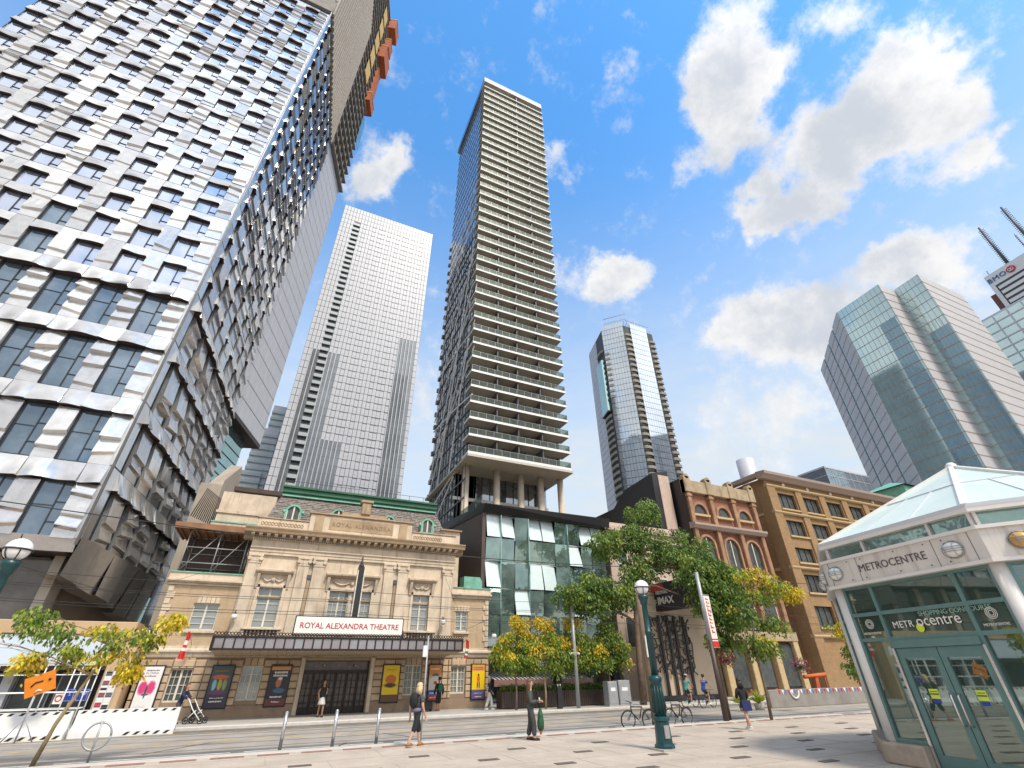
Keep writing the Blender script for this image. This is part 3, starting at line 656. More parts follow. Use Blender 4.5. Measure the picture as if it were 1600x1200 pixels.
for (pa, pb, a, w, d, zlo, zhi) in ((c0, c1, 11.3, 7.6, 1.0, 0, 136), (c2, c3, 0.1, 4.2, 1.0, 0, 140), (c2, c3, 14.6, 3.9, 1.0, 0, 142)):
    L, rz = face_frame(pa, pb); me = curved_bal(w, d)
    base = Vector((pa[0] + a*math.cos(rz), pa[1] + a*math.sin(rz), 0))
    for k in range(int(zlo/FHM), int(zhi/FHM)):
        z = k * FHM
        if a == 11.3 and 98 < z < 128: continue
        if z < 55: continue
        put('balcony', me, MT, base + Vector((0, 0, z)), rz)
L, rz = face_frame(c0, c1)
MB().box(11.2, 18.4, -1.4, 0.3, 99, 126).build('glass_bay', M['glass_green'], MT, (c0[0], c0[1], 0), rz)
MB().box(11.0, 18.6, -1.45, 0.3, 98.4, 99).build('bay_edge', M['joint_dark'], MT, (c0[0], c0[1], 0), rz)
L1_, rz1 = face_frame(c1, c2)
bm_ = MB().box(0.1, 2.4, -0.35, 0.1, 0, 1.2).mesh('side_balcony', M['bal_conc'])
for k in range(36, 45): put('side_balcony', bm_, MT, (c1[0], c1[1], k * FHM), rz1)
rl = MB()
for i in range(9): rl.tube([(116 + i*0.9, 140.0 - i, 143), (116 + i*0.9, 140 - i, 149.5)], 0.12, 4)
rl.tube([(116, 140, 149.5), (123.2, 132, 149.5)], 0.14, 4); rl.tube([(116, 140, 146.5), (123.2, 132, 146.5)], 0.1, 4)
for i in range(12): rl.tube([(124 + i*1.3, 133.6, 143), (124 + i*1.3, 133.6, 147)], 0.1, 4)
rl.tube([(124, 133.6, 147), (138.5, 133.6, 147)], 0.12, 4); rl.tube([(131, 135, 143), (131, 135, 150)], 0.25, 4)
rl.build('roof_frame', M['grey'], MT)

# ------------------------------------------------------------------ stepped teal glass tower (right)
M['teal_glass'] = glass_mat('teal_glass', (0.76, 0.95, 0.95), 0.42, 0.06, (0.42, 0.60, 0.61), wav=0.10, wscale=0.3, vscale=0.2, var=0.5)
M['blue_dark_glass'] = glass_mat('blue_dark_glass', (0.45, 0.66, 0.78), 0.26, 0.05, (0.05, 0.12, 0.17), wav=0.3, wscale=0.3, vscale=0.4)
M['pink_stone'] = mat('pink_grey_stone', (0.54, 0.525, 0.53), 0.6, var=0.05, scale=0.3)
M['brown_stone'] = mat('band_brown', (0.36, 0.28, 0.235), 0.6, var=0.08)
TT = thing('teal_glass_tower', 'stepped office tower with teal glass west faces and striped stone south faces', 'tower', (0, 0, 0))
A, B, Cc, Dd, Ee, Ff = (173.8, 70.3), (172.5, 54.2), (181, 53.5), (180.1, 45.3), (208, 44.7), (206.6, 100)
MB().prism([A, B, Cc, Dd, Ee, (209, 99), Ff], 0, 119.6).build('wall', M['joint_dark'], TT)
M['teal_mull'] = mat('teal_mullion', (0.30, 0.42, 0.43), 0.4, metal=0.3, var=0.05)
def banded(pa, pb, z0, z1, fh, glass, band, a=0.0, b=None, gname='glazing', bname='floor_band', bh=0.55, cw=None, out=0.12):
    L, rz = face_frame(pa, pb); b = L if b is None else b; gm_ = MB(); bm2 = MB(); vm2 = MB()
    n = int((z1 - z0) / fh + 0.01)
    for k in range(n):
        z = z0 + k * fh
        gm_.box(a, b, -out, 0.1, z + bh, z + fh); bm2.box(a - 0.02, b + 0.02, -out - 0.06, 0.1, z, z + bh)
    if cw:
        m = int((b - a) / cw)
        for i in range(m + 1): vm2.box(a + i*cw - 0.05, a + i*cw + 0.05, -out - 0.04, 0.1, z0, z1)
    X = Matrix.Translation((pa[0], pa[1], 0)) @ Matrix.Rotation(rz, 4, 'Z')
    tag(gm_.xf(X).build(gname, glass, TT), kind='stuff'); tag(bm2.xf(X).build(bname, band, TT), kind='stuff')
    if cw: tag(vm2.xf(X).build('mullion', M['teal_mull'], TT), kind='stuff')
FT = 3.7
banded(A, B, 8.6, 119.6, FT, M['teal_glass'], M['brown_stone'], bh=0.2, cw=1.6)
banded(A, B, 8.6, 105, FT, M['blue_dark_glass'], M['brown_stone'], a=10.5, b=15.6, gname='dark_reflection', bh=0.3, cw=1.2, out=0.2)  # darker strips paint in the dark reflections on the teal glass
banded(Cc, Dd, 8.6, 119.6, FT, M['teal_glass'], M['brown_stone'], bh=0.2, cw=1.6)
banded(Cc, Dd, 8.6, 101, FT, M['blue_dark_glass'], M['brown_stone'], a=2.0, b=8.0, gname='dark_reflection', bh=0.3, cw=1.2, out=0.2)
for pa, pb in ((B, Cc), (Dd, Ee)): banded(pa, pb, 8.6, 119.6, FT, M['pink_stone'], M['brown_stone'], gname='stone_band', bh=0.35)
rev = lambda p, q: (p, q)
LF, rzf = face_frame(Ff, A)
for (a, b) in ((0, 9.5), (11.8, 21.8), (23.6, 32.2), (34.2, LF)):
    banded(Ff, A, 8.6, 119.6, FT, M['pink_stone'], M['brown_stone'], a=a, b=b, gname='stone_band', bh=0.28, out=0.4)
for (a, b) in ((9.5, 11.8), (21.8, 23.6), (32.2, 34.2)):
    MB().box(a, b, -0.15, 0.05, 8, 119.5).build('glass_slot', M['blue_dark_glass'], TT, (Ff[0], Ff[1], 0), rzf)
MB().prism([(177, 66), (177, 57), (205, 50), (204, 90)], 119.6, 121.5).build('roof', M['pink_stone'], TT)

# ------------------------------------------------------------------ bank tower with sign
M['bank_white'] = mat('bank_white', (0.70, 0.70, 0.70), 0.5, var=0.04)
M['bank_dark'] = mat('bank_dark', (0.05, 0.045, 0.045), 0.4, var=0.1)
M['bank_red'] = mat('bank_red', (0.55, 0.02, 0.04), 0.5, var=0.05)
M['bank_blue'] = mat('bank_blue', (0.03, 0.12, 0.36), 0.5, var=0.05)
M['dark_red'] = mat('dark_red_panel', (0.14, 0.04, 0.03), 0.5, var=0.1)
KT = thing('bank_tower', 'white striped bank skyscraper with a blue sign and roof masts at the right edge', 'tower', (378.4, 67.5, 0), R(-90 - 8.8))
MB().box(0, 60, 0.2, 40, 100, 219.5).build('wall', M['bank_dark'], KT)
MB().box(0, 60, -0.1, 0.3, 211, 220).build('sign_band', M['bank_white'], KT)
for k in range(27): MB().box(3.0, 60, -0.1, 0.22, 207.2 - k * 3.9, 209.5 - k * 3.9).build('spandrel', M['bank_white'], KT)
MB().box(0, 2.2, -0.12, 0.25, 100, 211).build('corner_strip', M['bank_white'], KT)
MB().box(-3.5, 0, 1.5, 10, 100, 207).build('red_flank', M['dark_red'], KT)
lettering('sign_letters', 'BMO', 4.5, M['bank_blue'], KT, (5.4, -0.35, 215.2), 0, 0.15, 1.12, 0.0)
rd_ = MB().tube([(13.2, -0.2, 215.2), (13.2, -0.6, 215.2)], 2.3, 24, smooth=False).build('sign_roundel', M['bank_red'], KT)
mb = MB()
for sx in (-1.25, 1.25):
    for q in range(16):
        t0, t1 = 2*math.pi*q/16, 2*math.pi*(q+1)/16
        mb.bar((13.2 + sx*0.55 + 0.6*math.cos(t0), -0.75, 215.2 + 0.8*math.sin(t0)), (13.2 + sx*0.55 + 0.6*math.cos(t1), -0.75, 215.2 + 0.8*math.sin(t1)), 0.25, 0.3)
mb.bar((12.0, -0.75, 214.0), (14.4, -0.75, 214.0), 0.3, 0.3); mb.build('sign_mark', M['bank_white'], rd_)
def mast(x, y, h, r):
    m = MB().tube([(x, y, 219), (x, y, 219 + h)], [r, r*0.6], 6)
    for k in range(int(h / 1.6)): m.bar((x - r*1.7, y, 221 + k*1.5), (x + r*1.7, y, 221 + k*1.5), 0.3)
    return m.build('roof_mast', M['darkgrey'], KT)
mast(11, 9, 41, 1.0); mast(22, 10, 22, 0.35); mast(26, 9, 44, 1.0); mast(2.5, 2, 5, 0.2)
# small far glass blocks
G1 = thing('glass_block', 'low pale glass block behind the tan brick building', 'building', (144.4, 80.7, 0), 0)
MB().box(0, 22, 0, 9, 0, 54.5).build('wall', M['glass_pale'], G1)
mb = MB()
for i in range(8): mb.box(i * 3 - 0.06, i * 3 + 0.06, -0.1, 0.0, 0, 54.5)
for k in range(14): mb.box(-0.08, 22, -0.08, 9, k * 4, k * 4 + 0.15)
mb.build('mullion', M['grey_panel'], G1)
MB().box(-0.1, 22.1, -0.1, 9.1, 54.5, 55.0).build('roof', M['grey_panel'], G1)
G2 = thing('glass_office', 'pale teal glass office block at the right edge below the bank tower', 'building', (250, 50, 0), R(-98))
MB().box(-10, 60, 0, 30, 0, 128).build('wall', M['teal_glass'], G2)
mb = MB()
for k in range(33): mb.box(-10, 60, -0.2, 0.0, k * 3.9, k * 3.9 + 0.5)
for i in range(14): mb.box(-10 + i * 5, -9.6 + i * 5, -0.25, 0.0, 0, 128)
mb.build('mullion', M['grey_panel'], G2)
MB().box(-8, 58, 2, 28, 128, 130).build('roof', M['grey_panel'], G2)
# ------------------------------------------------------------------ theatre
M['brick'] = None
def brick_mat(name, c1, c2, mortar, sx=1.0):
    m = bpy.data.materials.new(name); m.use_nodes = True; t = NT(m.node_tree); b = t.n['Principled BSDF']
    g = t.node('ShaderNodeNewGeometry').outputs['Position']; s = t.node('ShaderNodeSeparateXYZ', inp={0: g})
    v = t.node('ShaderNodeCombineXYZ', inp={0: t.math('ADD', s.outputs[0], s.outputs[1]), 1: s.outputs[2], 2: 0.0}).outputs[0]
    br = t.node('ShaderNodeTexBrick', inp={'Vector': v, 'Color1': (*c1, 1), 'Color2': (*c2, 1), 'Mortar': (*mortar, 1), 'Scale': 1.0, 'Mortar Size': 0.006, 'Brick Width': 0.24 * sx, 'Row Height': 0.085 * sx, 'Bias': -0.2})
    br.inputs['Mortar Smooth'].default_value = 0.2
    f = t.ramp(t.noise(g, 1.1, 5, 0.65), 0.35, 0.72); c = t.mix(t.math('MULTIPLY', f, 0.4), br.outputs['Color'], tuple(x * 0.72 for x in c1))
    s2 = t.ramp(t.noise(t.vmath('MULTIPLY', g, (2.2, 2.2, 0.25)), 1.4, 4, 0.6), 0.52, 0.8); c = t.mix(t.math('MULTIPLY', s2, 0.35), c, tuple(x * 0.4 for x in c1))
    t.l.new(c, b.inputs['Base Color']); b.inputs['Roughness'].default_value = 0.85
    bn = t.node('ShaderNodeBump', inp={'Strength': 0.5, 'Distance': 0.008, 'Height': br.outputs['Fac']}); bn.invert = True; t.l.new(bn.outputs[0], b.inputs['Normal'])
    return m
M['brick'] = brick_mat('buff_brick', (0.49, 0.36, 0.225), (0.55, 0.415, 0.27), (0.40, 0.30, 0.20))
M['lime'] = mat('limestone', (0.62, 0.51, 0.385), 0.8, var=0.14, scale=1.3, bump=0.2, stain=0.42, streak=0.65)
M['lime_dark'] = mat('weathered_limestone', (0.40, 0.29, 0.18), 0.85, var=0.18, scale=1.8, bump=0.2, stain=0.4, streak=0.35)
M['rust'] = mat('rusticated_stone', (0.50, 0.37, 0.245), 0.85, var=0.15, scale=2.0, bump=0.3, stain=0.3, rvar=0.16)
M['granite'] = mat('brown_granite', (0.30, 0.21, 0.14), 0.7, var=0.25, scale=2.2, bump=0.15, stain=0.5)
M['copper'] = mat('copper_patina', (0.17, 0.42, 0.32), 0.65, var=0.25, scale=2.5, stain=0.3)
M['copper_green'] = mat('green_roof_trim', (0.025, 0.11, 0.055), 0.55, var=0.25, scale=1.5)
M['slate'] = mat('slate', (0.215, 0.185, 0.16), 0.8, var=0.55, scale=6.0, stain=0.45)
M['cream'] = mat('cream_window_paint', (0.68, 0.63, 0.52), 0.55, var=0.05)
M['curtain'] = glass_mat('curtained_glass', (0.75, 0.8, 0.8), 0.14, 0.04, (0.22, 0.24, 0.22), var=0.6, vscale=3.0)
M['pane_dark'] = glass_mat('window_glass', (0.26, 0.3, 0.29), 0.05, 0.04, (0.03, 0.034, 0.03), fres=0.3, var=0.5, vscale=2.0)
M['bronze'] = mat('dark_bronze_frame', (0.035, 0.025, 0.02), 0.4, metal=0.4, var=0.2)
M['sign_white'] = mat('sign_face', (0.80, 0.77, 0.72), 0.5, var=0.03)
M['sign_red'] = mat('sign_red', (0.40, 0.03, 0.06), 0.5, var=0.03)
M['marquee_glass'] = glass_mat('marquee_glass', (0.7, 0.68, 0.72), 0.22, 0.12, (0.19, 0.14, 0.14), var=0.6, vscale=1.2)
M['wood_soffit'] = mat('marquee_soffit', (0.42, 0.32, 0.21), 0.7, var=0.12, scale=3)
TH = thing('theatre', 'buff stone theatre with a glass marquee, pilasters and a slate mansard roof', 'theatre', (0, 34.5, 0))
def p_(name, mb, m, par=None): return mb.build(name, m, par or TH)
# walls: piers between the openings so that windows sit in real reveals
def wall_with_holes(name, x0, x1, z0, z1, holes, y0, y1, m, par=None):
    xs = sorted({x0, x1} | {h[0] for h in holes} | {h[1] for h in holes}); zs = sorted(z for z in {z0, z1} | {h[2] for h in holes} | {h[3] for h in holes} if z0 <= z <= z1)
    mb = MB()
    for a, b in zip(xs, xs[1:]):
        run = None
        for c, d in zip(zs, zs[1:]):
            inside = any(h[0] <= (a+b)/2 <= h[1] and h[2] <= (c+d)/2 <= h[3] for h in holes)
            if inside:
                if run: mb.box(a, b, y0, y1, run[0], run[1]); run = None
            else: run = (run[0], d) if run else (c, d)
        if run: mb.box(a, b, y0, y1, run[0], run[1])
    return mb.build(name, m, par or TH)
GW = [(-4.55, -3.5, 0.8, 2.32), (-1.1, 0.0, 0.78, 2.44), (8.3, 9.4, 0.8, 2.44), (11.42, 12.45, 0.82, 2.36)]
DOOR = (2.2, 6.1, 0.0, 2.75)
wall_with_holes('ground_wall', -6.05, 14.1, 0.55, 2.85, GW + [DOOR], 0.0, 0.6, M['granite'])  # dark mortar backing; shade of the block joints is put into its colour
wall_with_holes('plinth', -6.15, 14.2, 0.0, 0.56, [DOOR], -0.12, 0.6, M['granite'])
# rusticated blocks, each a piece
blk = {}
rb_ = random.Random(6)
zc = [0.57 + i * 0.365 for i in range(7)]
posters = [(-5.81, -4.85), (-2.54, -1.5), (0.45, 1.5), (6.91, 7.95), (9.88, 10.75), (12.85, 13.8)]
def free(a, b, z0, z1):
    for h in GW + [DOOR]:
        if a < h[1] - 0.01 and b > h[0] + 0.01 and z0 < h[3] - 0.02 and z1 > h[2] + 0.02: return False
    return True
segs = [(-6.08, -4.55), (-4.55, -3.5), (-3.5, -2.4), (-2.4, -1.1), (-1.1, 0.0), (0.0, 2.0), (6.3, 8.3), (8.3, 9.4), (9.4, 11.2), (11.2, 11.42), (11.42, 12.45), (12.45, 14.12)]
for z in zc[:-1]:
    for a, b in segs:
        n = max(1, round((b - a) / 0.62)); w = (b - a) / n
        for i in range(n):
            x0, x1 = a + i*w, a + (i+1)*w
            if not free(x0 + 0.02, x1 - 0.02, z, z + 0.35): continue
            key = round(w, 2)
            if key not in blk: blk[key] = MB().bbox(0.02, w - 0.02, -0.1, 0.01, 0.022, 0.343, 0.03).mesh('stone_block', M['rust'])
            put('stone_block', blk[key], TH, (x0, 0, z))
for a, b in ((1.98, 2.22), (6.08, 6.32)): p_('door_pier', MB().bbox(a, b, -0.2, 0.3, 0.0, 2.86, 0.03), M['lime'])
p_('door_lintel', MB().bbox(2.22, 6.08, -0.1, 0.5, 2.7, 2.86, 0.02), M['lime_dark'])
# keystones over the ground windows
for h in GW:
    for k, dx in enumerate((-0.34, 0.0, 0.34)):
        c = (h[0] + h[1]) / 2 + dx; p_('keystone', MB().bbox(c - 0.15, c + 0.15, -0.075, 0.0, h[3] + 0.02, 2.84, 0.015), M['rust'])
# belt course and floor band
prof = [(0.3, 2.86), (-0.06, 2.86), (-0.10, 2.95), (-0.10, 3.05), (-0.22, 3.13), (-0.22, 3.22), (-0.05, 3.30), (-0.05, 3.42), (0.3, 3.42)]
p_('belt_course', MB().extr(prof, -6.2, 14.25), M['lime'])
# upper walls
UW = [(-4.5, -3.15, 4.2, 5.6), (11.58, 12.5, 4.42, 5.7)]
wall_with_holes('wing_wall', -6.0, -2.3, 3.42, 6.58, [UW[0]], 0.1, 0.6, M['brick']); wall_with_holes('wing_wall', 11.15, 14.05, 3.42, 6.58, [UW[1]], 0.1, 0.6, M['brick'])
for x0, x1 in ((-6.2, -2.3), (11.15, 14.25)):
    p_('wing_cornice', MB().extr([(0.4, 6.55), (0.02, 6.55), (-0.02, 6.66), (-0.2, 6.76), (-0.2, 6.86), (0.06, 6.9), (0.06, 7.22), (0.4, 7.22)], x0, x1), M['lime'])
    p_('copper_flashing', MB().box(x0 - 0.02, x1 + 0.02, 0.0, 0.45, 7.225, 7.29), M['copper'])
q_ = MB().bbox(0, 0.42, 0.03, 0.12, 0, 0.3, 0.015).mesh('quoin', M['lime']); q2_ = MB().bbox(0, 0.28, 0.03, 0.12, 0, 0.3, 0.015).mesh('quoin', M['lime'])
for i in range(9):
    z = 3.5 + i * 0.335
    put('quoin', q_ if i % 2 else q2_, TH, (-6.03, 0, z)); put('quoin', q_ if i % 2 else q2_, TH, (14.08 - (0.42 if i % 2 else 0.28), 0, z))
for h in UW:
    for k in range(5):
        c = (h[0] + h[1]) / 2 + (k - 2) * 0.24; p_('flat_arch_stone', MB().bbox(c - 0.105, c + 0.105, 0.05, 0.12, h[3] + 0.01, h[3] + 0.36, 0.01), M['lime'])
    p_('window_sill', MB().bbox(h[0] - 0.12, h[1] + 0.12, -0.04, 0.3, h[2] - 0.14, h[2], 0.015), M['lime'])
CW_ = [(-1.3, 0.03, 4.35, 6.6), (2.85, 5.5, 4.35, 6.6), (8.33, 9.5, 4.35, 6.6)]
wall_with_holes('centre_wall', -2.35, 11.2, 3.42, 8.52, CW_, -0.1, 0.6, M['lime'])
def sash(h, y, cols, rws, m, frame=M['cream'], split=True, name='window'):
    x0, x1, z0, z1 = h; mb = MB(); t = 0.06
    mb.box(x0, x0+t, y-0.05, y+0.06, z0, z1); mb.box(x1-t, x1, y-0.05, y+0.06, z0, z1); mb.box(x0+t, x1-t, y-0.05, y+0.06, z0, z0+t+0.02); mb.box(x0+t, x1-t, y-0.05, y+0.06, z1-t, z1)
    if split: c = (x0+x1)/2; mb.box(c-0.05, c+0.05, y-0.05, y+0.05, z0+t, z1-t)
    for i in range(1, cols): x = x0 + (x1-x0)*i/cols; mb.box(x-0.014, x+0.014, y-0.03, y+0.03, z0+t, z1-t)
    for k in range(1, rws): z = z0 + (z1-z0)*k/rws; mb.box(x0+t, x1-t, y-0.028, y+0.028, z-0.014, z+0.014)
    o = mb.build(name, frame, TH); MB().quad((x0, y+0.02, z0), (x1, y+0.02, z0), (x1, y+0.02, z1), (x0, y+0.02, z1)).build('pane', m, o); return o
for h in GW[:1]: sash(h, 0.16, 4, 4, M['pane_dark'])
sash(GW[1], 0.16, 4, 4, M['curtain']); sash(GW[2], 0.16, 4, 4, M['curtain']); sash(GW[3], 0.16, 4, 4, M['curtain'])
for h in UW: sash(h, 0.26, 2, 4, M['curtain'])
for i, h in enumerate(CW_):
    if i == 1:
        sash((2.85, 4.1, 4.35, 6.6), 0.12, 4, 6, M['curtain']); sash((4.25, 5.5, 4.35, 6.6), 0.12, 4, 6, M['curtain']); p_('window_post', MB().box(4.1, 4.25, -0.02, 0.3, 4.35, 6.6), M['lime'])
    else: sash(h, 0.12, 2, 5, M['curtain'])
    p_('transom', MB().box(h[0], h[1], 0.0, 0.16, 6.02, 6.12), M['lime_dark'])
    a, b = h[0] - 0.42, h[1] + 0.42
    p_('window_hood', MB().extr([(0, 7.36), (-0.2, 7.36), (-0.48, 7.5), (-0.5, 7.6), (0.0, 7.72)], a, b), M['lime'])
    p_('window_architrave', MB().box(h[0]-0.16, h[0], -0.18, 0.0, 4.35, 6.76).box(h[1], h[1]+0.16, -0.18, 0.0, 4.35, 6.76).box(h[0]-0.16, h[1]+0.16, -0.18, 0.0, 6.6, 6.76), M['lime'])
    for bx in (h[0] - 0.3, h[1] + 0.12):
        p_('bracket', MB().extr([(-0.1, 6.55), (-0.16, 6.55), (-0.2, 6.7), (-0.34, 7.1), (-0.42, 7.36), (-0.1, 7.36)], bx, bx + 0.18), M['lime'])
    # carved swag: two hanging curves and a cartouche
    c = (h[0] + h[1]) / 2; hw = (h[1] - h[0]) / 2; mb = MB()
    for s in (-1, 1):
        mb.tube([(c + s * hw * f, -0.16, 7.22 - 0.26 * math.sin(math.pi * f)) for f in (0.12, 0.3, 0.5, 0.7, 0.92)], [0.03, 0.05, 0.065, 0.05, 0.03], 6)
    mb.ball((c, -0.16, 7.08), 0.14, 10, 6, (1, 0.6, 1.2)); p_('carved_swag', mb, M['lime'])
# balconettes
for c in (-0.63, 8.92):
    p_('balconette', MB().box(c - 1.05, c + 1.05, -0.62, 0.0, 3.55, 3.72).bbox(c - 1.08, c + 1.08, -0.68, -0.0, 4.24, 4.36, 0.02).box(c - 1.05, c - 0.88, -0.6, -0.42, 3.72, 4.24).box(c + 0.88, c + 1.05, -0.6, -0.42, 3.72, 4.24), M['lime'])
    bal_ = MB().lathe([(0.05, 3.72), (0.075, 3.85), (0.035, 4.05), (0.055, 4.24)], 8).mesh('baluster', M['lime'])
    for k in range(8): put('baluster', bal_, TH, (c - 0.72 + k * 0.205, -0.51, 0))
# pilasters with capitals
pil = MB().bbox(-0.34, 0.34, -0.24, -0.09, 3.43, 7.95, 0.02).mesh('pilaster', M['lime'])
cap = MB().bbox(-0.36, 0.36, -0.27, -0.08, 7.95, 8.1, 0.02).bbox(-0.44, 0.44, -0.34, -0.08, 8.36, 8.5, 0.02)
for s in (-1, 1): cap.tube([(s*0.34, -0.36, 8.24), (s*0.34, -0.08, 8.24)], 0.115, 10)
cap.box(-0.36, 0.36, -0.28, -0.08, 8.1, 8.36); cap = cap.mesh('capital', M['lime'])
for x in (-1.95, 0.95, 1.88, 6.5, 7.45, 10.72): o = put('pilaster', pil, TH, (x, 0, 0)); put('capital', cap, o)
MB().box(1.33, 1.5, -0.2, -0.1, 3.8, 7.2).build('downpipe', M['lime_dark'], TH); MB().box(1.27, 1.56, -0.26, -0.1, 7.2, 7.45).build('pipe_head', M['darkgrey'], TH)
MB().box(6.92, 7.04, -0.2, -0.1, 3.8, 7.2).build('downpipe', M['lime_dark'], TH); MB().box(6.86, 7.1, -0.26, -0.1, 7.2, 7.45).build('pipe_head', M['darkgrey'], TH)
# entablature, dentils, modillions, cornice, parapet
p_('architrave', MB().extr([(0.4, 8.5), (-0.24, 8.5), (-0.24, 8.66), (-0.28, 8.67), (-0.28, 8.84), (-0.36, 8.88), (-0.36, 8.95), (-0.2, 8.97), (-0.2, 9.36), (-0.3, 9.4), (0.4, 9.4)], -2.4, 11.25), M['lime'])
de = MB().box(0, 0.075, -0.36, -0.28, 9.4, 9.5).mesh('dentil', M['lime']); mo = MB().extr([(-0.3, 9.52), (-0.55, 9.56), (-0.78, 9.62), (-0.78, 9.72), (-0.3, 9.72)], 0, 0.2).mesh('modillion', M['lime'])
for i in range(104): put('dentil', de, TH, (-2.42 + i * 0.1315, 0, 0))
for i in range(31): put('modillion', mo, TH, (-2.55 + i * 0.452, 0, 0))
p_('cornice', MB().extr([(0.4, 9.4), (-0.28, 9.402), (-0.28, 9.51), (-0.34, 9.52), (-0.34, 9.72), (-0.86, 9.73), (-0.9, 9.86), (-0.98, 10.0), (-0.98, 10.06), (-0.1, 10.16), (0.4, 10.16)], -2.95, 11.75), M['lime_dark'])
p_('parapet', MB().bbox(-2.4, 0.7, -0.1, 0.3, 10.16, 10.78, 0.03), M['lime']); p_('parapet', MB().bbox(7.8, 11.2, -0.1, 0.3, 10.16, 10.78, 0.03), M['lime'])
for x0, x1 in ((-2.2, 0.55), (7.95, 10.2)):
    for i in range(int((x1 - x0) / 0.2)): put('lattice_ring', bpy.data.meshes.get('lattice_ring') or MB().tube([(0.08*math.cos(a*math.pi/5), -0.115, 10.47 + 0.1*math.sin(a*math.pi/5)) for a in range(11)], 0.022, 5).mesh('lattice_ring', M['lime_dark']), TH, (x0 + 0.1 + i * 0.2, 0, 0))
p_('parapet_coping', MB().bbox(-2.45, 0.72, -0.16, 0.35, 10.78, 10.86, 0.02), M['lime_dark']); p_('parapet_coping', MB().bbox(7.78, 11.25, -0.16, 0.35, 10.78, 10.86, 0.02), M['lime_dark'])
p_('attic', MB().bbox(0.7, 7.8, -0.18, 0.35, 10.16, 11.38, 0.04), M['lime'])
p_('attic_panel', MB().box(2.0, 6.4, -0.2, -0.17, 10.42, 11.2), M['lime_dark']); p_('attic_pilaster', MB().box(1.05, 1.6, -0.24, -0.17, 10.25, 11.3), M['lime_dark']); p_('attic_pilaster', MB().box(6.85, 7.4, -0.24, -0.17, 10.25, 11.3), M['lime_dark'])
p_('attic_coping', MB().bbox(0.62, 7.88, -0.3, 0.4, 11.38, 11.5, 0.03), M['lime_dark'])
lettering('inscription_letters', 'ROYAL', 0.4, M['granite'], TH, (2.85, -0.215, 10.8), 0, 0.01, 1.12); lettering('inscription_letters', 'ALEXANDRA', 0.4, M['granite'], TH, (4.95, -0.215, 10.8), 0, 0.01, 1.12)
p_('attic_crest', MB().box(2.7, 5.9, -0.1, 0.2, 11.5, 11.75).bbox(3.98, 4.62, -0.2, 0.25, 11.7, 12.55, 0.05).bbox(3.85, 4.75, -0.28, 0.32, 12.55, 12.72, 0.04), M['lime_dark'])
# mansard roof with slates, copper dormers and green trim
p_('roof', MB().prism([(-2.2, 0.9), (11.0, 0.9), (11.0, 8.0), (-2.2, 8.0)], 7.3, 10.7).add([(-2.15, 0.95, 10.7), (10.95, 0.95, 10.7), (10.2, 2.9, 13.4), (-1.45, 2.9, 13.4), (-2.15, 8, 10.7), (10.95, 8, 10.7), (10.2, 6, 13.4), (-1.45, 6, 13.4)], [(0, 1, 2, 3), (1, 5, 6, 2), (5, 4, 7, 6), (4, 0, 3, 7), (3, 2, 6, 7)]), M['slate'])
sl_ = MB(); rs = random.Random(2)
for k in range(17):
    f0, f1 = k / 17, (k + 1.25) / 17
    xa, xb = -2.15 + 0.7 * f0, 10.95 - 0.75 * f0; x = xa - rs.uniform(0, 0.2)
    while x < xb:
        w = rs.uniform(0.26, 0.46); x2 = min(x + w, xb); x1_ = max(x, xa)
        if x2 - x1_ > 0.06:
            d = rs.uniform(0.02, 0.075); y0, z0 = 0.95 + 1.95 * f0, 10.7 + 2.7 * f0; y1, z1 = 0.95 + 1.95 * min(1, f1), 10.7 + 2.7 * min(1, f1)
            sl_.add([(x1_, y0 - d - 0.02, z0), (x2 - 0.012, y0 - d - 0.02, z0), (x2 - 0.012, y1 - 0.012, z1), (x1_, y1 - 0.012, z1), (x1_, y0, z0), (x2 - 0.012, y0, z0)], [(0, 1, 2, 3), (4, 5, 1, 0)])
        x += w
tag(sl_.build('slate_course', M['slate'], TH), kind='stuff')
p_('roof_trim', MB().extr([(2.6, 13.3), (2.62, 13.46), (2.5, 13.5), (2.5, 13.62), (2.64, 13.66), (2.64, 13.84), (2.5, 13.88), (2.5, 14.02), (3.4, 14.02), (3.4, 13.3)], -1.55, 10.3), M['copper_green'])
p_('roof_trim_light', MB().box(-1.5, 10.25, 2.5, 2.6, 13.2, 13.3), M['copper'])
p_('roof_railing', (lambda m: [m.tube([(-1.4 + i * 1.17, 2.8, 14.0), (-1.4 + i * 1.17, 2.8, 14.45)], 0.02, 5) for i in range(11)] and m.tube([(-1.4, 2.8, 14.45), (10.3, 2.8, 14.45)], 0.018, 5))(MB()), M['darkgrey'])
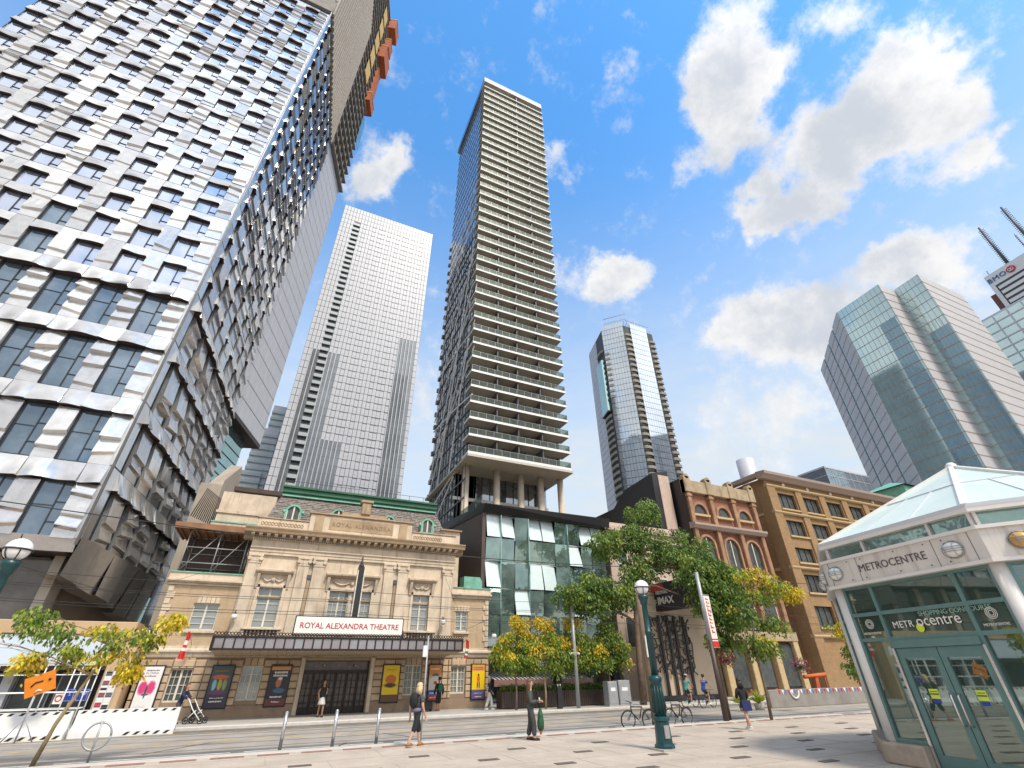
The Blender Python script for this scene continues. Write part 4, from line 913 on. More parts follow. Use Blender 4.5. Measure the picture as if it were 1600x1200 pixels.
def dormer(x, y, z, s):
    mb = MB(); n = 10; ro, ri = 0.52 * s, 0.40 * s
    for rr_, yy in ((ro, y), ):
        for i in range(n):
            a0, a1 = math.pi * i / n, math.pi * (i + 1) / n
            P = lambda r_, a, q: (x + r_ * math.cos(a), q, z + r_ * math.sin(a))
            mb.add([P(ro, a0, y), P(ro, a1, y), P(ri, a1, y), P(ri, a0, y), P(ro, a0, y + 1.5), P(ro, a1, y + 1.5), P(ri, a0, y + 0.14), P(ri, a1, y + 0.14)], [(0, 1, 2, 3), (4, 5, 1, 0), (3, 2, 7, 6)])
    for sx in (-1, 1): mb.box(x + (ri if sx > 0 else -ro), x + (ro if sx > 0 else -ri), y, y + 1.5, z - 0.55 * s, z)
    mb.box(x - ro - 0.1, x + ro + 0.1, y - 0.08, y + 0.2, z - 0.68 * s, z - 0.55 * s)
    for sx in (-1, 1): mb.ball((x + sx * (ro + 0.06), y + 0.05, z), 0.12 * s, 8, 6)
    o = mb.build('dormer', M['copper'], TH)
    MB().add([(x + ri * math.cos(math.pi * i / n), y + 0.13, z + ri * math.sin(math.pi * i / n)) for i in range(n + 1)] + [(x - ri, y + 0.13, z - 0.55 * s), (x + ri, y + 0.13, z - 0.55 * s)], [tuple(range(n + 3))]).build('pane', M['pane_dark'], o)
    MB().box(x - 0.05, x + 0.05, y + 0.06, y + 0.12, z - 0.55 * s, z + ri).box(x - ri, x - ri + 0.05, y + 0.06, y + 0.12, z - 0.55 * s, z + 0.1).box(x + ri - 0.05, x + ri, y + 0.06, y + 0.12, z - 0.55 * s, z + 0.1).build('sash_bar', M['cream'], o)
dormer(-0.45, 0.85, 11.62, 1.05); dormer(9.2, 0.85, 11.7, 1.0); dormer(2.55, 0.9, 11.72, 0.95); dormer(6.2, 0.9, 11.65, 0.95)
# side blocks and the stage house behind
p_('stage_house', MB().box(-5.6, -1.9, 5.2, 20, 0, 13.8).box(-5.75, -1.7, 5.0, 5.3, 11.1, 11.45).box(-5.7, -1.8, 5.1, 5.3, 12.2, 12.4), M['lime'])
p_('copper_flashing', MB().box(-5.8, -1.65, 4.95, 5.35, 11.46, 11.55), M['copper'])
p_('side_block', MB().box(10.4, 12.05, 1.4, 12, 0, 11.55).box(10.4, 12.15, 1.25, 1.45, 10.25, 10.5), M['lime'])
p_('side_block_cap', MB().box(10.4, 12.15, 1.2, 12, 11.56, 11.66), M['lime_dark'])
p_('rear_body', MB().box(-5.9, 14.0, 0.6, 30, 0, 7.0), M['brick'])
MB().lathe([(0.12, 10.3), (0.16, 10.6), (0.2, 10.62), (0.2, 10.75)], 8, (-4.3, 4.95)).build('rain_head', M['copper'], TH)
# marquee
MQ = p_('marquee', MB().bbox(-2.75, 10.98, -3.55, -3.42, 3.66, 3.78, 0.02).box(-2.75, 10.98, -3.53, -3.42, 3.1, 3.2).box(-2.75, -2.65, -3.5, 0.0, 3.1, 3.78).box(10.88, 10.98, -3.5, 0.0, 3.1, 3.78).box(-2.7, 10.92, -3.45, 0.0, 3.7, 3.76), M['bronze'])
gp = MB().box(0.03, 0.46, -3.49, -3.45, 3.2, 3.66).mesh('glass_panel', M['marquee_glass']); br_ = MB().box(-0.035, 0.035, -3.54, -3.4, 3.2, 3.66).mesh('glazing_bar', M['bronze'])
for i in range(28): put('glass_panel', gp, MQ, (-2.65 + i * 0.484, 0, 0)); put('glazing_bar', br_, MQ, (-2.64 + i * 0.484, 0, 0))
cr_ = MB().tube([(0.07*math.cos(a*math.pi/4), -3.48, 3.87 + 0.07*math.sin(a*math.pi/4)) for a in range(9)], 0.022, 5).mesh('cresting_scroll', M['bronze'])
for i in range(88): put('cresting_scroll', cr_, MQ, (-2.66 + i * 0.156, 0, 0))
sb_ = MB().add([(0, -3.42, 3.1), (0.44, -3.42, 3.1), (0.44, -0.05, 2.9), (0, -0.05, 2.9), (0, -3.42, 3.16), (0.44, -3.42, 3.16), (0.44, -0.05, 2.96), (0, -0.05, 2.96)], [(0, 3, 2, 1), (4, 5, 6, 7), (0, 1, 5, 4), (1, 2, 6, 5), (2, 3, 7, 6), (3, 0, 4, 7)]).mesh('soffit_board', M['wood_soffit'])
for i in range(30): put('soffit_board', sb_, MQ, (-2.64 + i * 0.453, 0, 0))
SG = thing('theatre_sign', 'white sign board with red capitals standing on the marquee', 'sign', (4.08, 31.15, 3.84))
MB().bbox(-3.06, 3.06, -0.06, 0.1, 0, 0.98, 0.01).build('frame', M['bronze'], SG); MB().box(-3.0, 3.0, -0.075, -0.06, 0.05, 0.93).build('sign_face', M['sign_white'], SG)
lettering('sign_letters', 'ROYAL ALEXANDRA THEATRE', 0.405, M['sign_red'], SG, (0, -0.082, 0.48), 0, 0.006, 0.99, 0.004)
BS = thing('blade_sign', 'tall dark vertical blade sign edged with bulbs, behind the white sign board', 'sign', (4.35, 32.6, 3.9))
MB().box(-0.17, 0.17, -0.35, 0.35, 0, 3.9).lathe([(0.2, 3.9), (0.14, 4.1), (0.09, 4.12), (0.05, 4.5), (0.0, 4.7)], 8).build('body', M['black'], BS)
for s in (-1, 1): MB().box(s*0.2 - 0.03, s*0.2 + 0.03, -0.36, -0.28, 0.1, 3.7).build('bulb_strip', M['cream'], BS)
# entrance doors
M['lobby_dark'] = glass_mat('lobby_glass', (0.5, 0.45, 0.42), 0.03, 0.05, (0.03, 0.018, 0.015), vscale=3.0)
MB().quad((2.2, 0.5, 0), (6.1, 0.5, 0), (6.1, 0.5, 2.75), (2.2, 0.5, 2.75)).build('entrance_glass', M['lobby_dark'], TH)
dg = MB().box(0, 0.06, 0.36, 0.46, 0, 2.1).box(0.56, 0.62, 0.36, 0.46, 0, 2.1).box(0.06, 0.56, 0.36, 0.46, 0, 0.35).box(0.06, 0.56, 0.36, 0.46, 2.0, 2.1)
for k in range(4): dg.box(0.06, 0.56, 0.38, 0.44, 0.55 + k*0.36, 0.58 + k*0.36)
dg.box(0.29, 0.33, 0.38, 0.44, 0.35, 2.0); dg = dg.mesh('entrance_door', M['bronze'])
for i in range(6): put('entrance_door', dg, TH, (2.24 + i * 0.65, 0, 0))
p_('door_transom', MB().box(2.2, 6.1, 0.34, 0.46, 2.1, 2.2).box(2.2, 6.1, 0.36, 0.44, 2.66, 2.75), M['bronze'])
for x in (3.35, 5.2): l_ = p_('entrance_lamp', MB().ball((x, 0.1, 2.45), 0.07, 8, 6), mat('brass_lamp', (0.6, 0.42, 0.12), 0.3, metal=0.6))
# poster cases with printed posters (flat print)
def poster_mat(name, fn):
    m = bpy.data.materials.new(name); m.use_nodes = True; t = NT(m.node_tree); b = t.n['Principled BSDF']; b.inputs['Roughness'].default_value = 0.35
    u = t.node('ShaderNodeSeparateXYZ', inp={0: t.node('ShaderNodeTexCoord').outputs['Object']}); c = fn(t, u.outputs[0], u.outputs[2]); t.l.new(c, b.inputs['Base Color']); return m
def blob(t, x, z, cx, cz, rx, rz, soft=0.25, nz=0.3, ns=9.0):
    d = t.math('SQRT', t.math('ADD', t.math('POWER', t.math('MULTIPLY', t.math('SUBTRACT', x, cx), 1/rx), 2.0), t.math('POWER', t.math('MULTIPLY', t.math('SUBTRACT', z, cz), 1/rz), 2.0)))
    v = t.node('ShaderNodeCombineXYZ', inp={0: x, 1: z}).outputs[0]
    d = t.math('ADD', d, t.math('MULTIPLY', t.math('SUBTRACT', t.noise(v, ns, 4, 0.6), 0.5), nz * 2)); return t.ramp(d, 1 - soft, 1 + soft, 1, 0)
def band(t, z, a, b): return t.math('MULTIPLY', t.ramp(z, a - 0.01, a + 0.01), t.ramp(z, b - 0.01, b + 0.01, 1, 0))
def pf1(t, x, z):
    c = t.mix(0, (0.78, 0.75, 0.74), (0, 0, 0))
    for cx in (0.26, 0.62): c = t.mix(blob(t, x, z, cx, 0.98, 0.19, 0.3), c, (0.62, 0.05, 0.19))
    c = t.mix(blob(t, x, z, 0.44, 0.8, 0.05, 0.3, 0.2, 0.15), c, (0.07, 0.07, 0.09)); c = t.mix(blob(t, x, z, 0.44, 0.68, 0.17, 0.05), c, (0.1, 0.1, 0.12)); return c
def pf2(t, x, z):
    c = t.mix(t.ramp(z, 0.4, 1.3), (0.05, 0.04, 0.06), (0.05, 0.09, 0.11)); c = t.mix(blob(t, x, z, 0.5, 1.42, 0.4, 0.1, 0.2), c, (0.62, 0.12, 0.03))
    for cx, col in ((0.26, (0.25, 0.5, 0.52)), (0.52, (0.45, 0.38, 0.06)), (0.76, (0.3, 0.33, 0.1))): c = t.mix(blob(t, x, z, cx, 1.05, 0.1, 0.26), c, col)
    return t.mix(blob(t, x, z, 0.5, 0.7, 0.4, 0.1), c, (0.16, 0.05, 0.16))
def pf3(t, x, z):
    c = t.mix(band(t, z, 0.0, 0.32), (0.02, 0.02, 0.03), (0.16, 0.03, 0.03)); c = t.mix(blob(t, x, z, 0.52, 1.12, 0.15, 0.25), c, (0.42, 0.16, 0.06)); c = t.mix(blob(t, x, z, 0.58, 1.3, 0.1, 0.08), c, (0.75, 0.66, 0.58))
    c = t.mix(blob(t, x, z, 0.6, 0.72, 0.3, 0.12), c, (0.06, 0.13, 0.25)); return t.mix(band(t, z, 1.72, 1.9), c, (0.6, 0.28, 0.08))
def pf4(t, x, z):
    c = t.mix(band(t, z, 0.0, 0.38), (0.80, 0.55, 0.01), (0.13, 0.06, 0.03)); c = t.mix(blob(t, x, z, 0.52, 1.18, 0.34, 0.24, 0.1, 0.12), c, (0.6, 0.16, 0.02))
    return t.mix(blob(t, x, z, 0.5, 0.86, 0.38, 0.12, 0.3, 0.9, 14), c, (0.05, 0.03, 0.02))
def pf5(t, x, z):
    c = t.mix(t.ramp(z, 1.0, 1.5), (0.74, 0.70, 0.62), (0.72, 0.24, 0.05)); c = t.mix(blob(t, x, z, 0.46, 1.36, 0.22, 0.12), c, (0.02, 0.18, 0.16)); c = t.mix(blob(t, x, z, 0.46, 1.0, 0.34, 0.32, 0.1, 0.1), c, (0.74, 0.70, 0.6))
    c = t.mix(blob(t, x, z, 0.46, 0.94, 0.12, 0.1), c, (0.6, 0.08, 0.04)); c = t.mix(band(t, z, 0.28, 0.56), c, (0.10, 0.12, 0.42)); return t.mix(band(t, z, 0.0, 0.28), c, (0.45, 0.08, 0.1))
def pf6(t, x, z):
    c = t.mix(band(t, z, 0.0, 0.52), (0.82, 0.56, 0.01), (0.13, 0.09, 0.22)); c = t.mix(band(t, z, 1.58, 1.9), c, (0.72, 0.30, 0.05)); c = t.mix(blob(t, x, z, 0.48, 1.12, 0.12, 0.16, 0.15, 0.15), c, (0.7, 0.14, 0.02))
    for cx in (0.42, 0.55): c = t.mix(blob(t, x, z, cx, 0.78, 0.05, 0.22, 0.2, 0.1), c, (0.16, 0.08, 0.1))
    return t.mix(blob(t, x, z, 0.48, 1.34, 0.07, 0.07, 0.2, 0.1), c, (0.12, 0.05, 0.02))
PL = ['white poster with a pink tree in a dark frame on the left wing', 'dark poster case with an orange title band and figures, left of the cream window', 'dark poster case with a cream title and a portrait, left of the entrance',
      'yellow poster with an orange block in a dark case, right of the entrance', 'white and orange poster with a green cap and blue foot, behind the thin pole', 'yellow poster with a standing figure at the right end of the theatre']
PT = [[('IN CHINA', 1.53, .13, 0)], [], [], [], [], []]
INK = [mat('ink_dark', (0.1, 0.1, 0.12), 0.5, var=0), mat('ink_brown', (0.3, 0.15, 0.02), 0.5, var=0), mat('ink_white', (0.78, 0.75, 0.7), 0.5, var=0), mat('ink_yellow', (0.8, 0.6, 0.1), 0.5, var=0), mat('ink_purple', (0.2, 0.1, 0.3), 0.5, var=0)]
bars = [[(0.22, 0.8, 1.72, 1.79, 0), (0.2, 0.72, 1.47, 1.53, 0), (0.2, 0.66, 0.2, 0.215, 0), (0.16, 0.7, 0.14, 0.15, 0)], [(0.14, 0.8, 1.66, 1.76, 1), (0.2, 0.84, 0.42, 0.47, 2), (0.2, 0.8, 0.25, 0.33, 2)], [(0.2, 0.86, 1.55, 1.66, 2), (0.16, 0.88, 1.4, 1.51, 2), (0.2, 0.8, 0.38, 0.47, 2), (0.32, 0.72, 0.16, 0.22, 2)],
        [(0.24, 0.8, 1.66, 1.72, 1), (0.36, 0.7, 1.56, 1.59, 1)], [(0.12, 0.8, 1.66, 1.76, 2), (0.14, 0.7, 0.34, 0.44, 2), (0.14, 0.6, 0.12, 0.2, 2)], [(0.12, 0.88, 1.72, 1.8, 4), (0.16, 0.84, 1.62, 1.69, 4), (0.2, 0.8, 0.3, 0.34, 2), (0.26, 0.74, 0.1, 0.16, 2)]]
for i, ((a, b), fn) in enumerate(zip(posters, (pf1, pf2, pf3, pf4, pf5, pf6))):
    w = b - a; P = thing('poster_case', PL[i], 'poster', (a, 34.3, 0.5), 0, 'poster cases along the theatre front'); d = 0.1 if i else 0.04
    H_ = 1.95
    MB().bbox(-0.05, w + 0.05, 0.0, d + 0.05, -0.05, H_ + 0.05, 0.02).build('frame', M['black'], P)
    MB().quad((0.02, -0.004, 0.02), (w - 0.02, -0.004, 0.02), (w - 0.02, -0.004, H_ - 0.02), (0.02, -0.004, H_ - 0.02)).build('printed_sheet', poster_mat('poster_print', fn), P)
    for tx, z, s, k in PT[i]: lettering('printed_words', tx, s, INK[k], P, (w/2, -0.008, z + 0.1), 0, 0.001)
    rp = random.Random(i)
    for x0, x1, z0, z1, k in bars[i]:
        mb = MB(); x = x0 * w
        while x < x1 * w:
            ww = rp.uniform(0.035, 0.075); mb.box(x, min(x + ww, x1*w), -0.008, -0.005, z0 + rp.uniform(0, 0.012), z1 - rp.uniform(0, 0.02)); x += ww + 0.016
        mb.build('printed_line', INK[k], P)
# globe lamps and cameras on the facade
gl_w = mat('globe_white', (0.8, 0.8, 0.78), 0.3, var=0)
for (x, z, lb) in ((-2.21, 4.9, 'white globe lamp on a bracket at the left end of the centre block'), (10.5, 4.93, 'white globe lamp on a bracket at the right end of the centre block'), (-6.2, 4.0, 'white globe lamp at the far left corner of the theatre'), (14.3, 4.15, 'white globe lamp at the right corner of the theatre')):
    L_ = thing('wall_lamp', lb, 'lamp', (x, 33.95, z), 0, 'globe lamps on the theatre')
    MB().ball((0, 0, 0), 0.17, 14, 10).build('globe', gl_w, L_); MB().tube([(0, 0.55, 0.3), (0, 0.2, 0.34), (0, 0, 0.3), (0, 0, 0.16)], 0.025, 6).lathe([(0.1, 0.14), (0.06, 0.22), (0.02, 0.24)], 10).build('bracket', M['black'], L_)
# flags
def flag(name, label, x, y, z, bands, rz=0):
    F_ = thing(name, label, 'flag', (x, y, z), rz)
    MB().tube([(0, 2.4, -0.55), (0, 0, 0.0)], 0.02, 6).build('pole', M['grey'], F_)
    n = 10; L = 1.25
    for k, (f0, f1, m) in enumerate(bands):
        vs = []
        for i in range(n + 1):
            u = i / n
            for f in (f0, f1):
                w = 0.16 + 0.1 * f; vs.append(((u - 0.5) * w + 0.05 * math.sin(8*u + 5*f), 0.06 * math.sin(12*u + 3*f), -L * f - 0.1 * u * (1-f) - 0.02))
        mb = MB().add(vs, [(2*i, 2*i+1, 2*i+3, 2*i+2) for i in range(n)], True); mb.build('cloth_band', m, F_)
flag_red = mat('flag_red', (0.6, 0.03, 0.03), 0.8, var=0.15); flag_white = mat('flag_white', (0.75, 0.72, 0.7), 0.8, var=0.1); flag_green = mat('flag_green', (0.03, 0.25, 0.12), 0.8)
flag('national_flag', 'red and white flag hanging from an angled pole on the left wing', -3.95, 32.0, 4.0, [(0, 0.3, flag_red), (0.3, 0.47, flag_white), (0.47, 0.58, flag_red), (0.58, 0.7, flag_white), (0.7, 1.0, flag_red)])
flag('small_flag', 'small red, white and green flag hanging at the right end of the marquee', 11.6, 32.0, 3.85, [(0, 0.4, flag_red), (0.4, 0.52, flag_white), (0.52, 0.64, flag_green), (0.64, 0.72, flag_white), (0.72, 0.85, flag_red)])
# ------------------------------------------------------------------ glass box building beside the theatre
M['brown_metal'] = mat('brown_metal_cladding', (0.085, 0.062, 0.055), 0.5, metal=0.3, var=0.15, scale=0.6, stain=0.2)
M['fascia_dark'] = mat('fascia_dark', (0.018, 0.016, 0.018), 0.4, var=0.1)
M['pane_white'] = mat('frosted_pane', (0.60, 0.70, 0.70), 0.25, var=0.05)
M['box_glass'] = glass_mat('box_glass', (0.60, 0.84, 0.78), 0.30, 0.02, (0.015, 0.04, 0.035), wav=0.25, wscale=0.9, var=0.5, vscale=0.8)
GB = thing('glass_box_building', 'low building with tilted green glass panes and dark metal frame, right of the theatre', 'building', (14.3, 36, 0))
MB().prism([(0.05, 0.6), (12.0, 0.6), (12.0, 14), (-1.3, 14)], 4.0, 13.6).build('wall', M['fascia_dark'], GB)
MB().prism([(-0.3, 0.02), (0.0, 0.0), (-1.1, 8), (-1.5, 8)], 0.0, 14.0).build('side_wall', M['brown_metal'], GB)
for k in range(5): MB().box(-0.34 - 0.12*k*1.2, -0.3 - 0.12*k*1.2, 0.8 + k*1.5, 0.84 + k*1.5, 0.2, 14.0).build('side_seam', M['black'], GB)
MB().add([(-0.35, -0.7, 14.05), (12.2, -0.7, 14.05), (12.2, -0.5, 13.25), (-0.35, 0.0, 13.45), (-1.6, 8, 14.25), (12.2, 8, 14.25), (12.2, 8, 13.4), (-1.6, 8, 13.4)], [(0, 3, 2, 1), (0, 1, 5, 4), (3, 7, 6, 2), (1, 2, 6, 5), (0, 4, 7, 3)]).build('roof_fascia', M['fascia_dark'], GB)
MB().box(-0.4, -0.32, 0.2, 5.5, 14.26, 15.0).build('roof_guard', M['guard'], GB)
rg_ = random.Random(14); zr = [13.4, 11.5, 9.65, 7.6, 5.7, 4.1]
bright = {(0, 0), (0, 1), (0, 3), (0, 4), (0, 7), (0, 8), (1, 6), (2, 0), (2, 3), (2, 4), (3, 2), (3, 6)}
for r_ in range(5):
    h = zr[r_] - zr[r_ + 1]
    for c in range(9):
        w = 1.235; cx, cz = 0.1 + (c + 0.5) * 1.3, (zr[r_] + zr[r_+1]) / 2
        tx = R(rg_.uniform(9, 17)) if (r_, c) in bright else R(rg_.uniform(-12, -1)); tz = R(rg_.uniform(-6, 6))
        pn = MB().box(-w/2, w/2, -0.02, 0.02, -h/2 + 0.03, h/2 - 0.03).build('glass_pane', M['pane_white'] if (r_, c) in bright else M['box_glass'], GB, (cx, 0.15, cz)); pn.rotation_euler = (-tx, 0, tz * 1.6)
        if c in (1, 3, 6): MB().box(-0.04, 0.04, -0.03, 0.5, -h/2, h/2).build('glass_fin', M['glass_green'], GB, (cx - w/2 - 0.03, 0.0, cz))
for z in zr: MB().box(0.0, 11.9, 0.3, 0.6, z - 0.04, z + 0.04).build('floor_edge', M['grey_panel'], GB)
MB().box(0, 12, -0.2, 0.6, 3.6, 4.1).build('lower_fascia', mat('blue_grey_fascia', (0.32, 0.36, 0.42), 0.4, var=0.1), GB)
for x in (0.15, 6.0, 11.4): MB().box(x, x + 0.55, 0.1, 0.7, 0, 3.6).build('column', M['black'], GB)
MB().box(0.2, 12, 3.5, 3.7, 0, 3.6).build('lobby_glass', M['glass_green'], GB)
aw = MB(); 
for i in range(26): aw.add([(1.2 + i*0.32, 0.5, 1.5), (1.36 + i*0.32, 0.5, 1.5), (1.36 + i*0.32, 3.4, 2.1), (1.2 + i*0.32, 3.4, 2.1)], [(0, 1, 2, 3)])
AW_ = aw.build('awning_stripe', mat('awning_pale', (0.55, 0.5, 0.48), 0.8), GB); MB().box(1.1, 9.6, 0.45, 0.5, 1.1, 1.5).build('awning_front', mat('awning_red', (0.28, 0.15, 0.13), 0.8), GB)
# planter with clipped hedge
PLT = thing('hedge_planter', 'long dark planter with a low green hedge under the yellow trees', 'planter', (14.2, 32.3, 0))
for i in range(52): MB().box(i * 0.17, i * 0.17 + 0.15, 0, 0.05, 0.05, 0.92).build('slat', M['brown_metal'], PLT) if i == 0 else put('slat', bpy.data.objects['slat'].data, PLT, (i * 0.17, 0, 0))
MB().box(0, 8.8, 0.05, 0.9, 0, 0.9).build('box', M['soffit'], PLT)
# ------------------------------------------------------------------ pale building behind the trees
M['stucco'] = mat('pink_stucco', (0.55, 0.42, 0.34), 0.85, var=0.08, stain=0.2)
PB = thing('pale_building', 'pale pinkish rendered building half hidden behind the big green tree', 'building', (27.0, 36.6, 0))
MB().box(0, 9.4, 0, 14, 0, 14.2).bbox(-0.1, 9.5, -0.25, 0.0, 13.4, 13.9, 0.05).build('wall', M['stucco'], PB)
for k in range(3):
    for i in range(4):
        f_ = MB().box(0.8 + i*2.2, 2.0 + i*2.2, -0.06, 0.0, 3.6 + k*3.4, 6.0 + k*3.4).build('window', M['cream'], PB); MB().box(0.9 + i*2.2, 1.9 + i*2.2, -0.08, -0.06, 3.7 + k*3.4, 5.9 + k*3.4).build('pane', M['pane_dark'], f_)
DB = thing('dark_block', 'black clad rooftop block behind the green tree and the red brick building', 'building', (34.2, 36.8, 0))
MB().add([(-0.2, 0, 14.3), (2.1, 0, 14.3), (2.1, 8, 14.3), (-0.2, 8, 14.3), (-0.2, 0, 20.3), (2.1, 0, 20.8), (2.1, 8, 20.8), (-0.2, 5, 19.9), (-0.2, 8, 18)], [(0, 1, 5, 4), (0, 4, 7, 8, 3), (4, 5, 6, 7), (7, 6, 8), (1, 2, 6, 5), (2, 3, 8, 6)]).build('wall', M['fascia_dark'], DB)
MB().box(0.6, 2.05, -0.05, 0.0, 14.3, 20.2).build('pale_face', M['stucco'], DB)
# ------------------------------------------------------------------ red brick building with arched windows
M['red_brick'] = brick_mat('red_brick', (0.27, 0.115, 0.07), (0.33, 0.145, 0.085), (0.3, 0.18, 0.12), 1.3)
M['terracotta'] = mat('terracotta', (0.34, 0.19, 0.11), 0.8, var=0.3, scale=1.5, stain=0.25)
M['weathered'] = mat('weathered_parapet', (0.40, 0.31, 0.20), 0.9, var=0.2, scale=1.2, stain=0.55, streak=0.6, bump=0.2)
M['tan_brick'] = brick_mat('tan_brick', (0.31, 0.19, 0.09), (0.37, 0.235, 0.115), (0.3, 0.2, 0.1), 1.4)
M['tan_trim'] = mat('tan_trim', (0.50, 0.37, 0.20), 0.8, var=0.12, stain=0.25)
RB = thing('red_brick_building', 'narrow red brick building with arched windows and a weathered scalloped parapet', 'building', (36.6, 35, 0))
MB().box(0.02, 10.18, 0.35, 18, 0, 18.0).build('wall', M['red_brick'], RB)
MB().box(-0.04, 0.02, 0.2, 18, 0, 19.6).build('side_wall', M['fascia_dark'], RB)
def arch_ring(cx, cz, ro, ri, y0, y1, n=12, leg=0.0):
    mb = MB()
    for i in range(n):
        a0, a1 = math.pi*i/n, math.pi*(i+1)/n; P = lambda r_, a, y: (cx + r_*math.cos(a), y, cz + r_*math.sin(a))
        mb.add([P(ro,a0,y0), P(ro,a1,y0), P(ri,a1,y0), P(ri,a0,y0), P(ro,a0,y1), P(ro,a1,y1), P(ri,a1,y1), P(ri,a0,y1)], [(0,1,2,3), (0,4,5,1), (3,2,6,7)])
    if leg:
        for s in (-1, 1): a, b = sorted((cx + s*ri, cx + s*ro)); mb.box(a, b, y0, y1, cz - leg, cz)
    return mb
def half_disc(cx, cz, r_, y, n=12, leg=0.0): return MB().add([(cx + r_*math.cos(math.pi*i/n), y, cz + r_*math.sin(math.pi*i/n)) for i in range(n+1)] + ([(cx - r_, y, cz - leg), (cx + r_, y, cz - leg)] if leg else []), [tuple(range(n + 1 + (2 if leg else 0)))])
for i, cx in enumerate((1.65, 5.0, 8.1)):
    w = arch_ring(cx, 16.0, 1.12, 0.86, 0.1, 0.36, 12, 0.2).build('arched_window', M['terracotta'], RB); half_disc(cx, 16.0, 0.9, 0.3, 12, 0.15).build('pane', M['pane_dark'], w)
    MB().box(cx - 1.2, cx + 1.2, 0.05, 0.36, 15.6, 15.82).build('sill', M['tan_trim'], w)
    w = arch_ring(cx, 12.6, 1.15, 0.92, 0.08, 0.36, 12, 2.4).build('tall_arched_window', M['terracotta'], RB); half_disc(cx, 12.6, 0.94, 0.3, 12, 2.4).build('pane', M['pane_dark'], w)
    MB().box(cx - 1.25, cx + 1.25, 0.0, 0.36, 9.95, 10.2).build('sill', M['tan_trim'], w); MB().box(cx - 0.05, cx + 0.05, 0.2, 0.3, 10.2, 13.4).build('sash_bar', M['cream'], w)
    MB().bbox(cx - 1.0, cx + 1.0, 0.1, 0.36, 9.0, 9.9, 0.04).build('spandrel', M['terracotta'], RB)
    w = MB().box(cx - 1.0, cx + 1.0, 0.22, 0.36, 5.2, 8.4).build('lower_window', M['cream'], RB); MB().box(cx - 0.9, cx + 0.9, 0.2, 0.22, 5.3, 8.3).build('pane', M['pane_dark'], w)
for x in (0.1, 3.15, 6.45, 9.6):
    MB().bbox(x, x + 0.5, -0.08, 0.36, 5.0, 18.2, 0.05).build('pier', M['terracotta'], RB); MB().bbox(x - 0.1, x + 0.6, -0.16, 0.36, 17.5, 17.8, 0.05).build('pier_cap', M['terracotta'], RB)
MB().extr([(0.35, 14.2), (-0.2, 14.2), (-0.45, 14.5), (-0.45, 14.7), (0.35, 14.85)], -0.1, 10.3).build('cornice', M['brown_stone'], RB)
MB().bbox(-0.1, 10.3, -0.1, 0.5, 18.0, 19.35, 0.05).build('parapet', M['weathered'], RB)
for x in (0.35, 3.4, 6.7, 9.85): 
    MB().bbox(x - 0.45, x + 0.45, -0.2, 0.45, 18.0, 19.75, 0.05).build('parapet_post', M['weathered'], RB); MB().tube([(x, -0.2, 19.72), (x, 0.45, 19.72)], 0.28, 14, smooth=False).build('parapet_scallop', M['weathered'], RB)
MB().bbox(-0.1, 10.3, -0.3, 0.36, 4.2, 5.0, 0.05).build('shop_fascia', M['weathered'], RB)
for x in (0.1, 3.3, 6.6, 9.5): MB().bbox(x, x + 0.7, -0.25, 0.36, 0, 4.2, 0.04).build('shop_pier', M['tan_trim'], RB)
for x in (0.9, 4.1, 7.4): w = MB().box(x, x + 2.1, 0.1, 0.3, 0.5, 4.0).build('shop_window', M['black'], RB); MB().box(x + 0.1, x + 2.0, 0.07, 0.1, 0.6, 3.9).build('pane', M['pane_dark'], w)
# ------------------------------------------------------------------ tan brick warehouse
TB = thing('tan_brick_building', 'long tan brick warehouse with paired dark windows and a heavy cornice', 'building', (49.8, 35, 0))
zw = [(0.6, 4.0), (5.6, 7.6), (8.9, 10.75), (12.0, 13.6), (14.9, 16.7), (18.05, 19.95)]
holes = []
for i in range(13):
    x = 1.75 + i * 4.4
    for a, b in zw[1:]: holes.append((x, x + 2.95, a, b))
wall_with_holes('wall', 0.0, 60.0, 0.0, 21.6, holes, 0.2, 0.9, M['tan_brick'], TB)
MB().box(0, 60, 0.9, 30, 0, 21.5).box(-0.02, 0.0, 0.9, 30, 0, 21.5).build('body', M['tan_brick'], TB)
wfr = {}
for hx in holes:
    h = hx[3] - hx[2]; k = round(h, 2)
    if k not in wfr:
        mb = MB().box(0, 0.07, 0, 0.1, 0, h).box(2.88, 2.95, 0, 0.1, 0, h).box(0.07, 2.88, 0, 0.1, 0, 0.07).box(0.07, 2.88, 0, 0.1, h-0.07, h).box(0.95, 1.02, 0, 0.1, 0.07, h-0.07).box(1.93, 2.0, 0, 0.1, 0.07, h-0.07)
        wfr[k] = (mb.mesh('window', M['bronze']), MB().quad((0.05, 0.06, 0.05), (2.9, 0.06, 0.05), (2.9, 0.06, h-0.05), (0.05, 0.06, h-0.05)).mesh('pane', M['pane_dark']), MB().bbox(-0.15, 3.1, -0.28, 0.25, -0.2, 0.0, 0.03).mesh('sill', M['tan_trim']))
    w = put('window', wfr[k][0], TB, (hx[0], 0.48, hx[2])); put('pane', wfr[k][1], w); put('sill', wfr[k][2], w, (0, -0.2, 0))
MB().bbox(-0.1, 1.3, -0.05, 1.4, 0, 20.6, 0.04).build('corner_pier', M['tan_brick'], TB)
for i in range(13): MB().bbox(4.85 + i*4.4, 5.95 + i*4.4, 0.0, 0.3, 0, 20.6, 0.04).build('pier', M['tan_brick'], TB)
for z in (17.3, 20.45, 11.2, 4.6): MB().extr([(0.3, z), (-0.06, z), (-0.16, z + 0.12), (-0.16, z + 0.26), (0.3, z + 0.34)], -0.12, 60).build('string_course', M['tan_trim'], TB)
